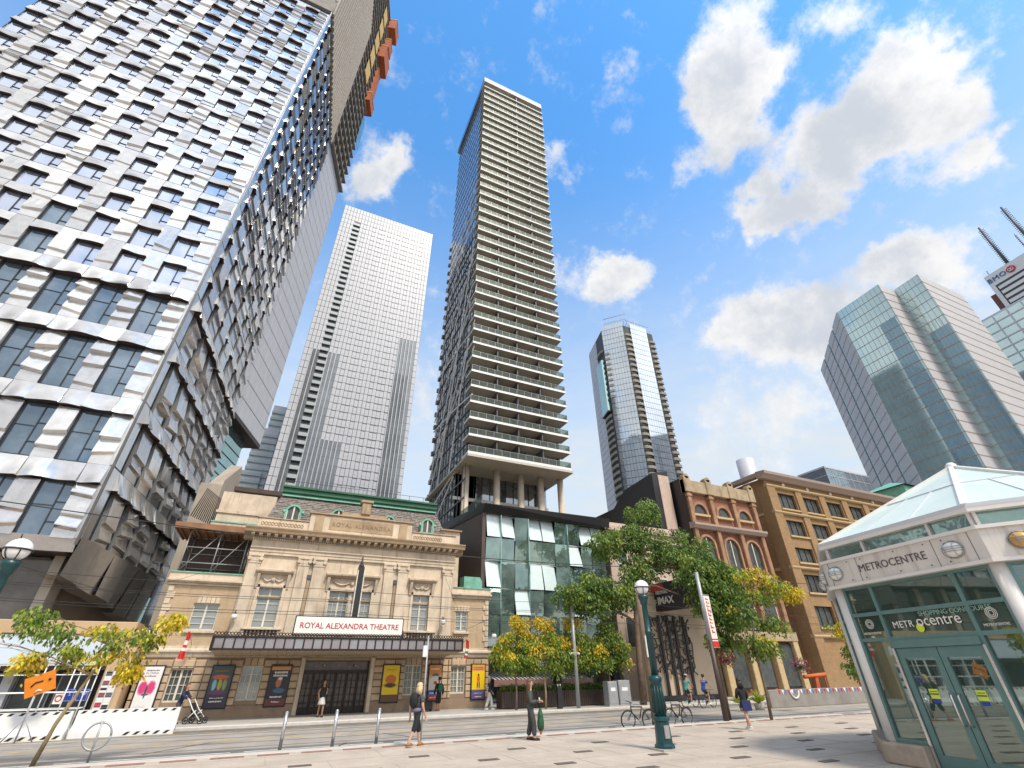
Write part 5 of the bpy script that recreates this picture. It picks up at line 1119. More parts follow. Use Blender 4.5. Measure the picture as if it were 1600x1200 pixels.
MB().extr([(0.4, 21.3), (-0.2, 21.3), (-0.5, 21.55), (-0.8, 21.75), (-0.85, 22.05), (0.4, 22.2)], -0.85, 60).build('cornice', M['brown_stone'], TB)
MB().box(-0.85, 0.0, 0.4, 30, 21.6, 22.1).build('side_cornice', M['brown_stone'], TB)
dm = MB().add([(0, -0.25, 20.95), (0.28, -0.25, 21.2), (0, -0.25, 21.45), (-0.28, -0.25, 21.2), (0, 0.2, 20.95), (0.28, 0.2, 21.2), (0, 0.2, 21.45), (-0.28, 0.2, 21.2)], [(0,1,2,3), (0,4,5,1), (1,5,6,2), (2,6,7,3), (3,7,4,0)]).mesh('diamond_ornament', M['cream'])
for i in range(13): put('diamond_ornament', dm, TB, (3.2 + i * 4.4, 0.3, -0.15))
for k, (a, b) in enumerate(zw[1:]): 
    for y in (4, 9, 14): w = MB().box(-0.1, -0.02, y, y + 2, a, b).build('side_window', M['bronze'], TB); MB().box(-0.12, -0.1, y + 0.1, y + 1.9, a + 0.1, b - 0.1).build('pane', M['pane_dark'], w)
for z in (17.3, 11.2): MB().box(-0.12, 0.0, 1.4, 30, z, z + 0.3).build('side_string', M['tan_trim'], TB)
CH = thing('vent_stack', 'pale round vent stack rising behind the red and tan brick buildings', 'chimney', (81.0, 60, 0))
MB().lathe([(1.75, 20), (1.7, 38.4), (1.4, 38.5), (1.4, 37.5)], 20).build('pipe', M['grey_panel'], CH)
CR = thing('copper_roofed_house', 'green copper roofed lantern behind the tan brick warehouse', 'building', (115.5, 50.3, 0))
MB().box(0, 18, 0, 9, 0, 35).build('wall', M['copper'], CR); MB().add([(-0.6, -0.6, 35), (18.6, -0.6, 35), (18.6, 9.6, 35), (-0.6, 9.6, 35), (5, 4.5, 37.5), (13, 4.5, 37.5)], [(0, 1, 5, 4), (1, 2, 5), (2, 3, 4, 5), (3, 0, 4)]).build('roof', M['copper'], CR)
for x in (2, 6, 10, 14): MB().box(x, x + 2, -0.1, 0, 30, 33.5).build('louvre', M['black'], CR)
# ------------------------------------------------------------------ beige wall with metal screen, projecting cinema sign
M['beige_wall'] = mat('beige_render', (0.55, 0.43, 0.31), 0.85, var=0.06, scale=0.5, stain=0.12)
BW = thing('beige_wall', 'beige rendered wall carrying a black ornamental metal screen', 'wall', (27.2, 33.0, 0))
MB().bbox(-0.4, 7.0, 0.2, 0.7, 0.0, 7.3, 0.03).build('wall', M['beige_wall'], BW); MB().bbox(-0.5, 7.1, 0.15, 0.75, 7.3, 7.55, 0.03).build('coping', M['lime_dark'], BW)
rs_ = random.Random(17)
for x in (0.15, 1.15, 2.05, 2.75, 3.7): MB().box(x, x + 0.2, -0.06, 0.06, 0.1, 5.8).build('screen_bar', M['black'], BW)
pts = {}
for i in range(15):
    for k in range(13): pts[i, k] = (0.1 + i*0.3 + rs_.uniform(-.13, .13), 1.75 + k*0.33 + rs_.uniform(-.14, .14))
scn = MB()
for i in range(15):
    for k in range(13):
        for (di, dk) in ((1, 0), (0, 1), (1, 1)):
            if (i+di, k+dk) in pts and rs_.random() < (0.62 if di + dk == 1 else 0.22):
                a, b = pts[i, k], pts[i+di, k+dk]; m_ = ((a[0]+b[0])/2 + rs_.uniform(-.05, .05), (a[1]+b[1])/2 + rs_.uniform(-.05, .05))
                scn.bar((a[0], 0, a[1]), (m_[0], 0, m_[1]), 0.085, 0.06); scn.bar((m_[0], 0, m_[1]), (b[0], 0, b[1]), 0.085, 0.06)
tag(scn.build('screen_tracery', M['black'], BW), kind='stuff')
MB().box(-0.3, 6.9, -0.1, 0.15, 0.05, 0.35).build('base_rail', M['black'], BW)
IM = thing('cinema_sign', 'dark projecting cinema sign with white lettering in front of the green tree', 'sign', (28.7, 31.4, 6.1), R(-85))
MB().box(-3.3, 3.3, 0, 0.6, 0, 2.1).build('board', mat('sign_dark', (0.035, 0.02, 0.03), 0.45, var=0.2), IM)
for s, y, r_ in ((1, -0.012, 0),):
    lettering('sign_letters', 'IMAX', 0.75, INK[2], IM, (-0.6, -0.02, 0.72), 0, 0.01, 0.95, 0.02); lettering('sign_letters', 'TIFF', 0.62, mat('ink_pale', (0.5, 0.62, 0.5), 0.5), IM, (-2.1, -0.02, 0.62), 0, 0.01, 0.9, 0.02)
    lettering('sign_letters', 'FESTIVAL', 0.34, INK[2], IM, (-0.9, -0.02, 1.35), 0, 0.01, 0.95, 0.01)
MB().box(-3.3, -0.6, -0.02, 0.0, 1.5, 2.05).build('red_panel', mat('sign_red_panel', (0.55, 0.05, 0.03), 0.5), IM); MB().tube([(-3.3, 0.3, 2.1), (3.3, 0.3, 2.15)], 0.04, 6).build('top_rail', M['white'], IM)
# ------------------------------------------------------------------ shopfront with hoarding at the left
M['hoard_tan'] = mat('tan_hoarding', (0.52, 0.36, 0.21), 0.75, var=0.1, scale=1.2, stain=0.1)
M['light_band'] = mat('light_fascia', (0.55, 0.62, 0.70), 0.5, var=0.06, scale=0.5)
SF = thing('shopfront', 'low shopfront with a pale fascia and tan end panel, left of the theatre', 'shop', (-14, 33.6, 0))
MB().box(-6, 7.6, 1.4, 4.2, 0, 4.3).build('wall', M['black'], SF)
MB().bbox(-6, 7.4, -0.3, 1.5, 3.85, 4.45, 0.03).build('top_band', M['hoard_tan'], SF)
for i in range(5): MB().bbox(-6 + i*2.55, -3.5 + i*2.55, -0.22, 0.0, 2.55, 3.83, 0.02).build('fascia_panel', M['light_band'], SF)
MB().box(-6, 7.0, -0.1, 1.5, 2.3, 2.53).build('canopy_edge', M['soffit'], SF)
MB().bbox(6.75, 7.75, -0.25, 1.4, 0.0, 3.84, 0.03).build('end_panel', M['hoard_tan'], SF)
for x in (-3.5, -1.2, 1.2, 3.0, 4.7): 
    w = MB().box(x, x + 1.5, 1.3, 1.4, 0.3, 2.2).build('shop_window', M['grey'], SF); MB().box(x + 0.06, x + 1.44, 1.28, 1.3, 0.36, 2.14).build('pane', M['pane_dark'], w)
for x in (0.3, 2.6): MB().box(x, x + 0.4, 0.8, 1.2, 0, 2.3).build('pier', M['grey_panel'], SF)
def flat_sign(name, label, loc, w, h, base, words, ink, rz=0, size=0.1):
    s = thing(name, label, 'sign', loc, rz); MB().box(-w/2, w/2, 0, 0.03, 0, h).build('board', base, s)
    for i, (tx, z) in enumerate(words): lettering('sign_letters', tx, size, ink, s, (0, -0.006, z), 0, 0.002)
    return s
bl = mat('sign_blue', (0.02, 0.05, 0.32), 0.5)
for i, (x, lb) in enumerate(((-8.3, 'blue sign on the shop window, left of the pair'), (-7.75, 'blue sign on the shop window, right of the pair'))):
    s = flat_sign('blue_sign', lb, (x, 33.3, 1.0), 0.44, 0.52, bl, [], INK[2]); lettering('sign_letters', 'S' if i == 0 else 'W', 0.2, INK[2], s, (0.04, -0.006, 0.3), 0, 0.002)
    MB().box(-0.2, 0.2, -0.008, -0.004, 0.03, 0.04).box(-0.2, 0.2, -0.008, -0.004, 0.48, 0.49).box(-0.2, -0.19, -0.008, -0.004, 0.03, 0.49).box(0.19, 0.2, -0.008, -0.004, 0.03, 0.49).build('border', INK[2], s)
nt = thing('notice_board', 'tall narrow board of small printed notices at the tan end panel', 'sign', (-7.15, 33.25, 0.5))
MB().box(0, 0.62, 0.0, 0.03, 0, 1.75).build('board', M['grey_panel'], nt)
rn = random.Random(9)
for c in range(2):
    for k in range(17): MB().box(0.04 + c*0.3, 0.29 + c*0.3, -0.01, 0.0, 0.04 + k*0.1, 0.125 + k*0.1).build('notice', rn.choice([INK[0], INK[2], M['sign_red'], M['black'], INK[2]]), nt)
nz_ = thing('prohibition_sign', 'small white notice with a red ring on the scaffold', 'sign', (-8.4, 32.4, 0.95))
MB().box(-0.16, 0.16, 0, 0.02, 0, 0.4).build('board', M['sign_white'], nz_); MB().tube([(0.11*math.cos(a*math.pi/8), -0.012, 0.22 + 0.11*math.sin(a*math.pi/8)) for a in range(17)], 0.022, 6).build('ring', flag_red, nz_)
# tube scaffold in front of it
def scaffold(name, label, loc, xs, ys, zs, diag=True, m=M['white'], r_=0.028):
    s = thing(name, label, 'scaffold', loc)
    for x in xs:
        for y in ys: MB().tube([(x, y, 0), (x, y, zs[-1])], r_, 6).build('upright', m, s)
    for z in zs[1:]:
        for y in ys: MB().tube([(xs[0], y, z), (xs[-1], y, z)], r_ * 0.85, 6).build('rail', m, s)
        for x in xs: MB().tube([(x, ys[0], z), (x, ys[-1], z)], r_ * 0.85, 6).build('crossrail', m, s)
    if diag:
        for i in range(len(xs) - 1): MB().tube([(xs[i], ys[0], zs[0] + 0.1), (xs[i+1], ys[0], zs[-1] - 0.1)], r_ * 0.7, 6).build('brace', m, s)
    return s
scaffold('street_scaffold', 'white tube scaffold standing before the shopfront', (-13.5, 32.3, 0), [0, 2.1, 4.2, 5.3, 6.0], [0, 1.1], [0, 0.75, 1.4, 2.1, 2.5], False)
# scaffold canopy over the theatre's left wing
M['ply'] = mat('plywood_brown', (0.26, 0.13, 0.07), 0.8, var=0.25, scale=1.5)
SC = scaffold('roof_scaffold', 'steel tube scaffold with a plywood deck on the roof of the theatre left wing', (-6.3, 35.2, 7.3), [0.3, 2.0, 3.6], [0, 2.2], [0, 0.6, 1.5, 2.5], True, M['grey'], 0.035)
MB().box(-0.5, 3.75, -0.4, 3.2, 2.56, 2.72).build('deck', M['ply'], SC); MB().box(-0.6, 3.75, -0.48, -0.4, 2.5, 2.86).build('deck_edge', M['ply'], SC); MB().box(-0.6, -0.5, -0.4, 3.2, 2.5, 2.86).build('deck_edge', M['ply'], SC)
for i in range(9): MB().bar((-0.3 + i*0.45, -0.3, 2.5), (-0.3 + i*0.45, 3.1, 2.5), 0.06, 0.1).build('joist', M['ply'], SC)
MB().box(-0.1, 3.7, 2.3, 2.4, 0.0, 2.5).build('deck_shade_sheet', M['soffit'], SC)  # dark sheet added for the shade on the terrace under the deck
SD = scaffold('upper_scaffold', 'brown plywood hoarding on tubes above the stage house roof', (-5.0, 41.5, 13.0), [0.2, 1.8, 3.4], [0, 2.0], [0, 0.9, 1.5], True, M['grey'], 0.035)
MB().box(-0.2, 3.7, -0.3, 2.4, 1.5, 1.66).build('deck', M['soffit'], SD); MB().box(-0.2, 3.7, -0.36, -0.3, 1.4, 1.72).build('deck_edge', M['soffit'], SD)
for i in range(14): MB().tube([(-2.2 + 0.1*i, -1.6 + 0.2*i, -1.2), (-1.7 + 0.06*i, -1.8 + 0.2*i, 0.9)], 0.035, 5).build('loose_tube', M['soffit'], SD)
PW = thing('party_wall', 'blank beige gable wall between the steel tower and the theatre', 'wall', (-8.6, 47, 0))
MB().prism([(0, 0), (1.7, 0), (2.2, 9), (0, 9)], 0, 16.5).add([(0.6, 0, 16.5), (1.7, 0, 16.5), (2.2, 9, 16.5), (0.6, 9, 16.5), (1.7, 0.2, 17), (2.0, 6, 20.5), (1.0, 6, 20.5)], [(1, 2, 5), (0, 1, 4), (1, 5, 4), (0, 4, 5, 6), (0, 6, 3), (2, 3, 6, 5)]).build('wall', M['stone_beige'], PW)
# grey vent unit on the right wing roof
VU = thing('roof_vent_unit', 'pale metal vent housing on the roof of the theatre right wing', 'vent', (12.6, 36.0, 7.3))
MB().add([(0, 0, 0), (1.5, 0, 0), (1.5, 1, 0), (0, 1, 0), (0, 0, 1.0), (1.3, 0, 1.0), (1.5, 0, 0.7), (0, 1, 1.0), (1.3, 1, 1.0), (1.5, 1, 0.7)], [(0, 1, 6, 5, 4), (3, 7, 8, 9, 2), (4, 5, 8, 7), (5, 6, 9, 8), (1, 2, 9, 6), (0, 4, 7, 3)]).build('housing', M['copper'], VU)
# cafe patio barrier with bunting
CB = thing('patio_barrier', 'grey concrete patio wall hung with red, white and blue bunting', 'barrier', (30.1, 25.5, -0.13))
MB().bbox(0, 12, 0, 0.3, 0, 0.98, 0.03).build('wall', M['conc_dark'], CB)
for i in range(34):
    c = (flag_red, flag_white, mat('bunting_blue', (0.1, 0.2, 0.5), 0.8) if i == 2 else bpy.data.materials.get('bunting_blue') or flag_white)[i % 3]
    x = 0.9 + i * 0.3; MB().add([(x, -0.012, 0.96), (x + 0.24, -0.012, 0.96), (x + 0.12, -0.03, 0.7), (x + 0.12, -0.02, 0.96)], [(0, 2, 3), (3, 2, 1)]).build('bunting_flag', c, CB)
MB().tube([(2.4 + 0.4*math.cos(a), -0.04, 0.9 + 0.42*math.sin(a)) for a in [math.pi + i*math.pi/8 for i in range(9)]], 0.05, 6).build('bunting_swag', flag_white, CB)
UM = thing('patio_umbrella', 'orange folded awning over the cafe patio', 'umbrella', (36.0, 27.2, -0.13))
MB().tube([(0.2, 0, 1.62), (2.6, 0, 1.75)], 0.13, 10).build('canopy', mat('orange_fabric', (0.6, 0.13, 0.03), 0.8, var=0.1), UM); MB().bar((1.2, 0, 0), (1.5, 0, 1.75), 0.35, 0.12).bar((2.4, 0, 0), (2.4, 0, 1.75), 0.08).build('post', mat('orange_paint', (0.5, 0.1, 0.03), 0.6), UM)
# ------------------------------------------------------------------ glazed corner pavilion (right foreground)
M['pav_white'] = mat('pavilion_white', (0.66, 0.62, 0.58), 0.45, var=0.06, scale=1.2, stain=0.35, streak=0.5)
M['pav_col'] = mat('pavilion_column', (0.72, 0.69, 0.66), 0.4, var=0.05, stain=0.1)
M['pav_teal'] = mat('teal_frame', (0.13, 0.24, 0.235), 0.4, metal=0.3, var=0.08)
M['pav_glass'] = clear_glass('pavilion_glass', (0.36, 0.60, 0.52), 0.17, 0.30)
M['pav_roof'] = mat('frosted_roof_glass', (0.60, 0.72, 0.67), 0.22, var=0.08, scale=0.7, stain=0.2)
M['pav_stone'] = mat('granite_plinth', (0.42, 0.34, 0.27), 0.6, var=0.15, scale=5, bump=0.1, stain=0.35)
M['eave_glass'] = glass_mat('eave_glass', (0.6, 0.85, 0.78), 0.35, 0.04, (0.02, 0.06, 0.05), wav=0.3, wscale=1.5, vscale=1.0)
AZ = 9.5
def av(az): return Vector((math.sin(R(az)), math.cos(R(az))))
V1 = Vector((15.25, 9.45)); V0 = V1 - av(AZ) * 4.2; V2 = V1 + av(AZ + 45) * 2.7; V3 = V2 + av(AZ + 90) * 4.2; V4 = V3 + av(AZ + 135) * 2.7
V7 = V0 + av(AZ + 135) * 2.7; V6 = V7 + av(AZ + 90) * 4.2; V5 = V4 + av(AZ + 180) * 4.2
OCT = [V0, V1, V2, V3, V4, V5, V6, V7]; CEN = sum(OCT, Vector((0, 0))) / 8
PV = thing('glass_pavilion', 'white and teal octagonal glass entrance pavilion with a pyramid roof', 'pavilion', (CEN.x, CEN.y, 0))
oct_ = [v - CEN for v in OCT]
def off(d):   # offset polygon outward by d
    out = []
    n = len(oct_)
    for i in range(n):
        p, q, r_ = oct_[i-1], oct_[i], oct_[(i+1) % n]; e1 = (q - p).normalized(); e2 = (r_ - q).normalized()
        n1 = Vector((-e1.y, e1.x)); n2 = Vector((-e2.y, e2.x))
        if n1.dot(q) < 0: n1 = -n1
        if n2.dot(q) < 0: n2 = -n2
        b = (n1 + n2).normalized(); out.append(q + b * d / max(0.3, b.dot(n1)))
    return out
def ring(name, d0, d1, z0, z1, m, skip=()):
    for i in range(8):
        if i in skip: continue
        j = (i + 1) % 8; a, b = off(d0), off(d1)
        MB().prism([a[i], a[j], b[j], b[i]], z0, z1).build(name, m, PV)
def face(i):
    """frame of face i: origin at vertex i, x along the face, -y outward"""
    p, q = oct_[i], oct_[(i + 1) % 8]; return p, q, (q - p).length
# each face is built in a local frame seen from outside: x from the right-hand end
def fmat(p, q):
    d = (q - p); rz = math.atan2(d.y, d.x); return rz
faces = [(1, 0), (2, 1), (0, 7), (3, 2), (4, 3), (5, 4), (6, 5), (7, 6)]     # (start, end) with outside on -y side
ring('fascia', 0.22, -0.15, 4.13, 4.80, M['pav_white']); ring('fascia_lip', 0.27, -0.1, 4.78, 4.86, M['pav_col']); ring('fascia_lip', 0.27, -0.1, 4.06, 4.14, M['pav_col'])
ring('eave_rail', 0.16, -0.05, 5.2, 5.34, M['pav_col'])
MB().prism([tuple(v) for v in off(0.0)], 0.0, 0.04).build('floor', M['darkgrey'], PV)
ap = Vector((0.0, 0.0, 7.55)); eo = off(0.12)
roofs = []
for (a, b) in faces:
    p, q = Vector((*eo[a], 5.34)), Vector((*eo[b], 5.34)); m1, m2 = p.lerp(ap, 0.5), q.lerp(ap, 0.5); L = (q - p).length; n_ = 3 if L > 3.5 else 2
    for i in range(n_):
        a0, a1 = p.lerp(q, i/n_), p.lerp(q, (i+1)/n_); b0, b1 = m1.lerp(m2, i/n_), m1.lerp(m2, (i+1)/n_)
        MB().add([a0.lerp(a1, .012), a0.lerp(a1, .988), b0.lerp(b1, .988), b0.lerp(b1, .012)], [(0, 1, 2, 3)]).build('roof_pane', M['pav_roof'], PV)
    MB().add([m1, m2, ap], [(0, 1, 2)]).build('roof_pane', M['pav_roof'], PV)
    MB().bar(p, ap, 0.13, 0.13).build('hip_rib', M['pav_col'], PV)
    gb = MB().bar(m1, m2, 0.035, 0.05).bar(p, q, 0.09, 0.09)
    for i in range(1, n_): gb.bar(p.lerp(q, i/n_), m1.lerp(m2, i/n_), 0.03, 0.05)
    gb.build('glazing_bar', M['grey_panel'], PV)
MB().ball(tuple(ap), 0.16, 10, 6).build('roof_cap', M['pav_col'], PV)
for (a, b) in faces:
    p, q = oct_[a], oct_[b]; rz = fmat(p, q); L = (q - p).length
    def fb(name, mb, m): return mb.build(name, m, PV, (p.x, p.y, 0), rz)
    # column at the start vertex
    fb('column', MB().tube([(0, 0.02, 0.0), (0, 0.02, 4.1)], 0.155, 14), M['pav_col'])
    # clerestory between fascia and roof
    fb('eave_pane', MB().box(0.1, L - 0.1, 0.06, 0.1, 4.86, 5.2), M['eave_glass'])
    cb = MB()
    for s in ((0.06, 0.3 * L, 0.75 * L, L - 0.06) if L > 3.5 else (0.06, L / 2, L - 0.06)): cb.box(s - 0.035, s + 0.035, -0.02, 0.12, 4.86, 5.2)
    fb('eave_mullion', cb, M['pav_col'])
    door = (a, b) == (1, 0)
    xs = [0.16, 1.02, 3.22, L - 0.16] if L > 3.5 else [0.16, L * 0.62, L - 0.16]
    fr = MB()
    for x in xs: fr.box(x - 0.045, x + 0.045, -0.06, 0.1, 0.45, 4.08)
    for z in ((0.5, 2.72, 3.34, 4.04) if door else (0.5, 2.72, 3.34, 4.04)):
        for i in range(len(xs) - 1):
            if door and i == 1 and z == 0.5: continue
            fr.box(xs[i] + 0.045, xs[i+1] - 0.045, -0.055, 0.09, z - 0.045, z + 0.045)
    fb('window_frame', fr, M['pav_teal'])
    for i in range(len(xs) - 1):
        for z0, z1 in ((0.55, 2.67), (2.77, 3.29), (3.39, 3.99)):
            if door and i == 1 and z0 == 0.55: continue
            fb('glass_pane', MB().box(xs[i] + 0.04, xs[i+1] - 0.04, 0.0, 0.02, z0 - 0.01, z1 + 0.01), M['pav_glass'])
    if door:
        fb('plinth', MB().bbox(-0.1, 0.98, -0.3, 0.25, 0.0, 0.45, 0.04), M['pav_stone']); fb('plinth', MB().bbox(3.26, L + 0.1, -0.3, 0.25, 0.0, 0.45, 0.04), M['pav_stone'])
        fb('door_header', MB().box(1.065, 3.175, -0.1, 0.12, 2.5, 2.675), M['pav_teal'])
        for k, x0 in enumerate((1.08, 2.13)):
            w = 1.03
            d_ = fb('door', MB().box(x0, x0 + 0.14, -0.05, 0.03, 0.05, 2.49).box(x0 + w - 0.14, x0 + w, -0.05, 0.03, 0.05, 2.49).box(x0 + 0.14, x0 + w - 0.14, -0.05, 0.03, 0.05, 0.3).box(x0 + 0.14, x0 + w - 0.14, -0.05, 0.03, 2.27, 2.49), M['pav_teal'])
            MB().box(x0 + 0.13, x0 + w - 0.13, -0.02, 0.0, 0.29, 2.28).build('door_glass', M['pav_glass'], d_)
            hx = x0 + w - 0.07 if k == 0 else x0 + 0.07
            MB().tube([(hx, -0.06, 0.92), (hx, -0.14, 0.95), (hx, -0.14, 1.5), (hx, -0.06, 1.53)], 0.022, 8).build('pull_handle', M['steel'], d_)
            MB().box(x0 + 0.14, x0 + w - 0.14, 0.02, 0.05, 1.18, 1.24).build('push_bar', M['grey'], d_)
            sx = x0 + w * 0.5
            st = MB().tube([(sx, -0.025, 1.58), (sx, -0.021, 1.58)], 0.0, 3)
            MB().bbox(sx - 0.11, sx + 0.11, -0.03, -0.022, 1.42, 1.62, 0.003).build('door_sticker', mat('sticker_lime', (0.6, 0.75, 0.05), 0.5) if k == 0 else bpy.data.materials['sticker_lime'], d_)
            MB().box(sx - 0.1, sx + 0.1, -0.034, -0.0305, 1.50, 1.53).box(sx - 0.08, sx + 0.08, -0.034, -0.0305, 1.56, 1.575).build('sticker_print', INK[0], d_)
            MB().bbox(sx - 0.085, sx + 0.085, -0.03, -0.022, 1.33, 1.415, 0.003).build('door_sticker', bl, d_)
        MB().box(1.0, 1.06, -0.09, 0.0, 0.0, 2.5).build('door_trim', M['steel'], PV, (p.x, p.y, 0), rz); MB().box(3.18, 3.24, -0.09, 0.0, 0.0, 2.5).build('door_trim', M['steel'], PV, (p.x, p.y, 0), rz)
        T = Matrix.Translation((p.x, p.y, 0)) @ Matrix.Rotation(rz, 4, 'Z')
        def wr(name, tx, size, m, x, z, y=-0.03, **kw):
            v = T @ Vector((x, y, z)); return lettering(name, tx, size, m, PV, v, rz, 0.004, **kw)
        wr('fascia_letters', 'METROCENTRE', 0.27, mat('letter_grey', (0.09, 0.085, 0.085), 0.5), 2.02, 4.46, -0.232, spacing=1.02)
        wr('glass_letters', 'METR', 0.22, INK[2], 1.52, 3.02, spacing=1.05); wr('glass_letters', 'ocentre', 0.34, INK[2], 2.42, 3.06, spacing=1.0)
        wr('glass_letters', 'SHOPPING CONCOURSE', 0.15, mat('letter_sage', (0.28, 0.45, 0.38), 0.5), 2.85, 3.22, -0.025)
        fb('lime_leaf', MB().tube([(1.93, -0.03, 2.92), (1.93, -0.028, 2.92)], 0.1, 12), bpy.data.materials['sticker_lime'])
        for x in (0.58, 3.62):
            rg2 = MB()
            for q2 in range(3): rg2.tube([(x + (0.05 + 0.032*q2)*math.cos(a*math.pi/8), -0.025, 3.1 + (0.05 + 0.032*q2)*math.sin(a*math.pi/8)) for a in range(17)], 0.008, 4)
            fb('glass_roundel', rg2, INK[2]); wr('glass_letters', 'METROCENTRE', 0.075, INK[2], x, 2.87, -0.025)
        ps = MB()
        for x in (1.05, 3.2, 0.1, 4.05):
            fb('fascia_seam', MB().box(x - 0.006, x + 0.006, -0.226, -0.22, 4.15, 4.77), M['darkgrey'])
        bt = MB()
        for x in (0.75, 1.2, 2.2, 3.0, 3.45):
            for z in (4.22, 4.71): bt.ball((x, -0.225, z), 0.018, 6, 4)
        tag(fb('fascia_bolt', bt, M['darkgrey']), kind='stuff')
    else:
        fb('plinth', MB().bbox(-0.1, L + 0.1, -0.3, 0.25, 0.0, 0.45, 0.04), M['pav_stone'])
    # round caged bulkhead lamps on the fascia
    for x in ((0.28, 3.62) if L > 3.5 else (0.55, L - 0.55)):
        amber = (a, b) == (0, 7)
        lm_ = fb('bulkhead_lamp', MB().ball((x, -0.24, 4.46), 0.2, 16, 10, (1.1, 0.75, 0.85)), mat('amber_globe', (0.55, 0.32, 0.08), 0.3) if amber else bpy.data.materials.get('globe_white'))
        cg = MB()
        for k in (-0.5, 0.0, 0.5): cg.tube([(x + 0.225*math.sin(t), -0.24 - 0.158*math.cos(t), 4.46 + 0.1*k) for t in [(-1 + i/5)*1.5 for i in range(11)]], 0.008, 4)
        for k in (-0.4, 0.4): cg.tube([(x + 0.13*k*2, -0.24 - 0.158*math.cos(t)*0.95, 4.46 + 0.175*math.sin(t)) for t in [(-1 + i/5)*1.5 for i in range(11)]], 0.008, 4)
        cg.tube([(x + 0.24*math.cos(t), -0.235, 4.46 + 0.19*math.sin(t)) for t in [i*math.pi/8 for i in range(17)]], 0.016, 5)
        o = cg.build('lamp_cage', M['grey'], lm_)
# interior: dark stair well and a back counter seen through the glass
MB().box(-1.6, 1.8, -1.8, 1.8, 0.05, 1.0).build('stair_kerb', M['pav_teal'], PV)
MB().box(-0.2, 2.4, -2.4, 2.4, 1.0, 2.4).build('directory_wall', mat('interior_dark', (0.05, 0.075, 0.065), 0.6, var=0.2), PV)
MB().tube([(0, 0, 0), (0, 0, 5.3)], 0.14, 10).build('inner_column', M['pav_col'], PV)
# ------------------------------------------------------------------ street furniture
M['teal_paint'] = mat('teal_post_paint', (0.007, 0.052, 0.058), 0.32, var=0.2, scale=4, stain=0.2)
M['wood_pole'] = mat('wood_pole', (0.22, 0.15, 0.10), 0.85, var=0.25, scale=3, bump=0.4, streak=0.4)
M['globe'] = mat('lamp_globe', (0.80, 0.80, 0.80), 0.25, var=0)
def street_lamp(label, loc, rz=0.0):
    S = thing('street_lamp', label, 'lamp post', loc, rz, 'teal globe street lamps')
    MB().box(-0.34, 0.34, -0.34, 0.34, 0, 0.05).build('foot', M['concrete'], S)
    MB().lathe([(0.30, 0.05), (0.30, 0.12), (0.25, 0.16), (0.22, 0.70), (0.26, 0.73), (0.26, 0.80), (0.2, 0.84)], 8, smooth=False).build('base', M['teal_paint'], S)
    MB().lathe([(0.195, 0.84), (0.17, 1.7), (0.21, 1.76), (0.21, 1.86), (0.13, 1.92)], 16).build('shaft_base', M['teal_paint'], S)
    fl_ = MB()
    for k in range(12): a = 2*math.pi*k/12; fl_.tube([(0.192*math.cos(a), 0.192*math.sin(a), 0.92), (0.174*math.cos(a), 0.174*math.sin(a), 1.66)], 0.018, 5)
    fl_.build('fluting', M['teal_paint'], S)
    MB().lathe([(0.105, 1.9), (0.098, 3.1), (0.12, 3.13), (0.12, 3.18), (0.1, 3.2), (0.095, 4.0), (0.13, 4.03), (0.13, 4.12), (0.17, 4.2), (0.19, 4.3)], 14).build('post', M['teal_paint'], S)
    MB().ball((0, 0, 4.55), 0.25, 20, 14).build('globe', M['globe'], S)
    cg = MB()
    for k in range(6):
        a = 2*math.pi*k/6; cg.tube([(0.262*math.sin(t)*math.cos(a), 0.262*math.sin(t)*math.sin(a), 4.55 - 0.262*math.cos(t)) for t in [0.6 + i*0.2 for i in range(6)]], 0.012, 5)
    cg.tube([(0.263*math.cos(i*math.pi/12), 0.263*math.sin(i*math.pi/12), 4.55 + 0.0) for i in range(25)], 0.02, 5); cg.build('cage', M['black'], S)
    MB().box(-0.12, 0.06, -0.245, -0.21, 0.3, 0.62).build('access_plate', M['grey'], S)
street_lamp('dark teal lamp post with a white caged globe, standing on the plaza before the bicycle', (11.62, 14.09, 0))
street_lamp('globe street lamp cut off by the left edge of the picture', (-5.72, 14.7, 0))
WP = thing('utility_pole', 'brown wooden utility pole beside the bicycle', 'pole', (16.75, 20.65, -0.13))
MB().tube([(0, 0, 0), (0.03, 0, 3), (0.05, 0, 6.0)], [0.2, 0.185, 0.17], 14).build('pole', M['wood_pole'], WP)
MB().box(-0.16, 0.06, -0.25, -0.19, 2.7, 3.6).build('notice_plate', M['white'], WP); MB().tube([(0.05, -0.17, 0.2), (0.07, -0.15, 6)], 0.02, 6).build('cable', M['grey'], WP)
GP = thing('camera_pole', 'tall thin grey pole with small cameras in front of the yellow trees', 'pole', (18.85, 30.7, 0))
MB().tube([(0, 0, 0), (0, 0, 3), (0, 0, 5.9)], [0.13, 0.12, 0.09], 12).build('pole', M['grey'], GP); MB().box(-0.35, 0.3, -0.06, 0.06, 3.02, 3.08).ball((-0.35, 0, 3.0), 0.09, 8, 6).ball((0.3, 0, 3.0), 0.09, 8, 6).build('camera', M['white'], GP)
MB().box(-0.1, 0.1, -0.16, 0.0, 5.2, 5.5).build('junction_box', M['grey'], GP)
TPL = thing('transit_pole', 'thin pale pole with a blank white sign box beside the blonde pedestrian', 'pole', (5.52, 19.62, 0))
MB().tube([(0, 0, 0), (0, 0, 3.25)], 0.03, 8).build('pole', M['grey'], TPL); MB().bbox(-0.17, -0.03, -0.05, 0.05, 2.55, 2.92, 0.01).build('sign_box', M['white'], TPL)
BP = thing('banner_pole', 'two tone traction pole with a red and white banner, right of the lamp post', 'pole', (20.1, 19.75, 0))
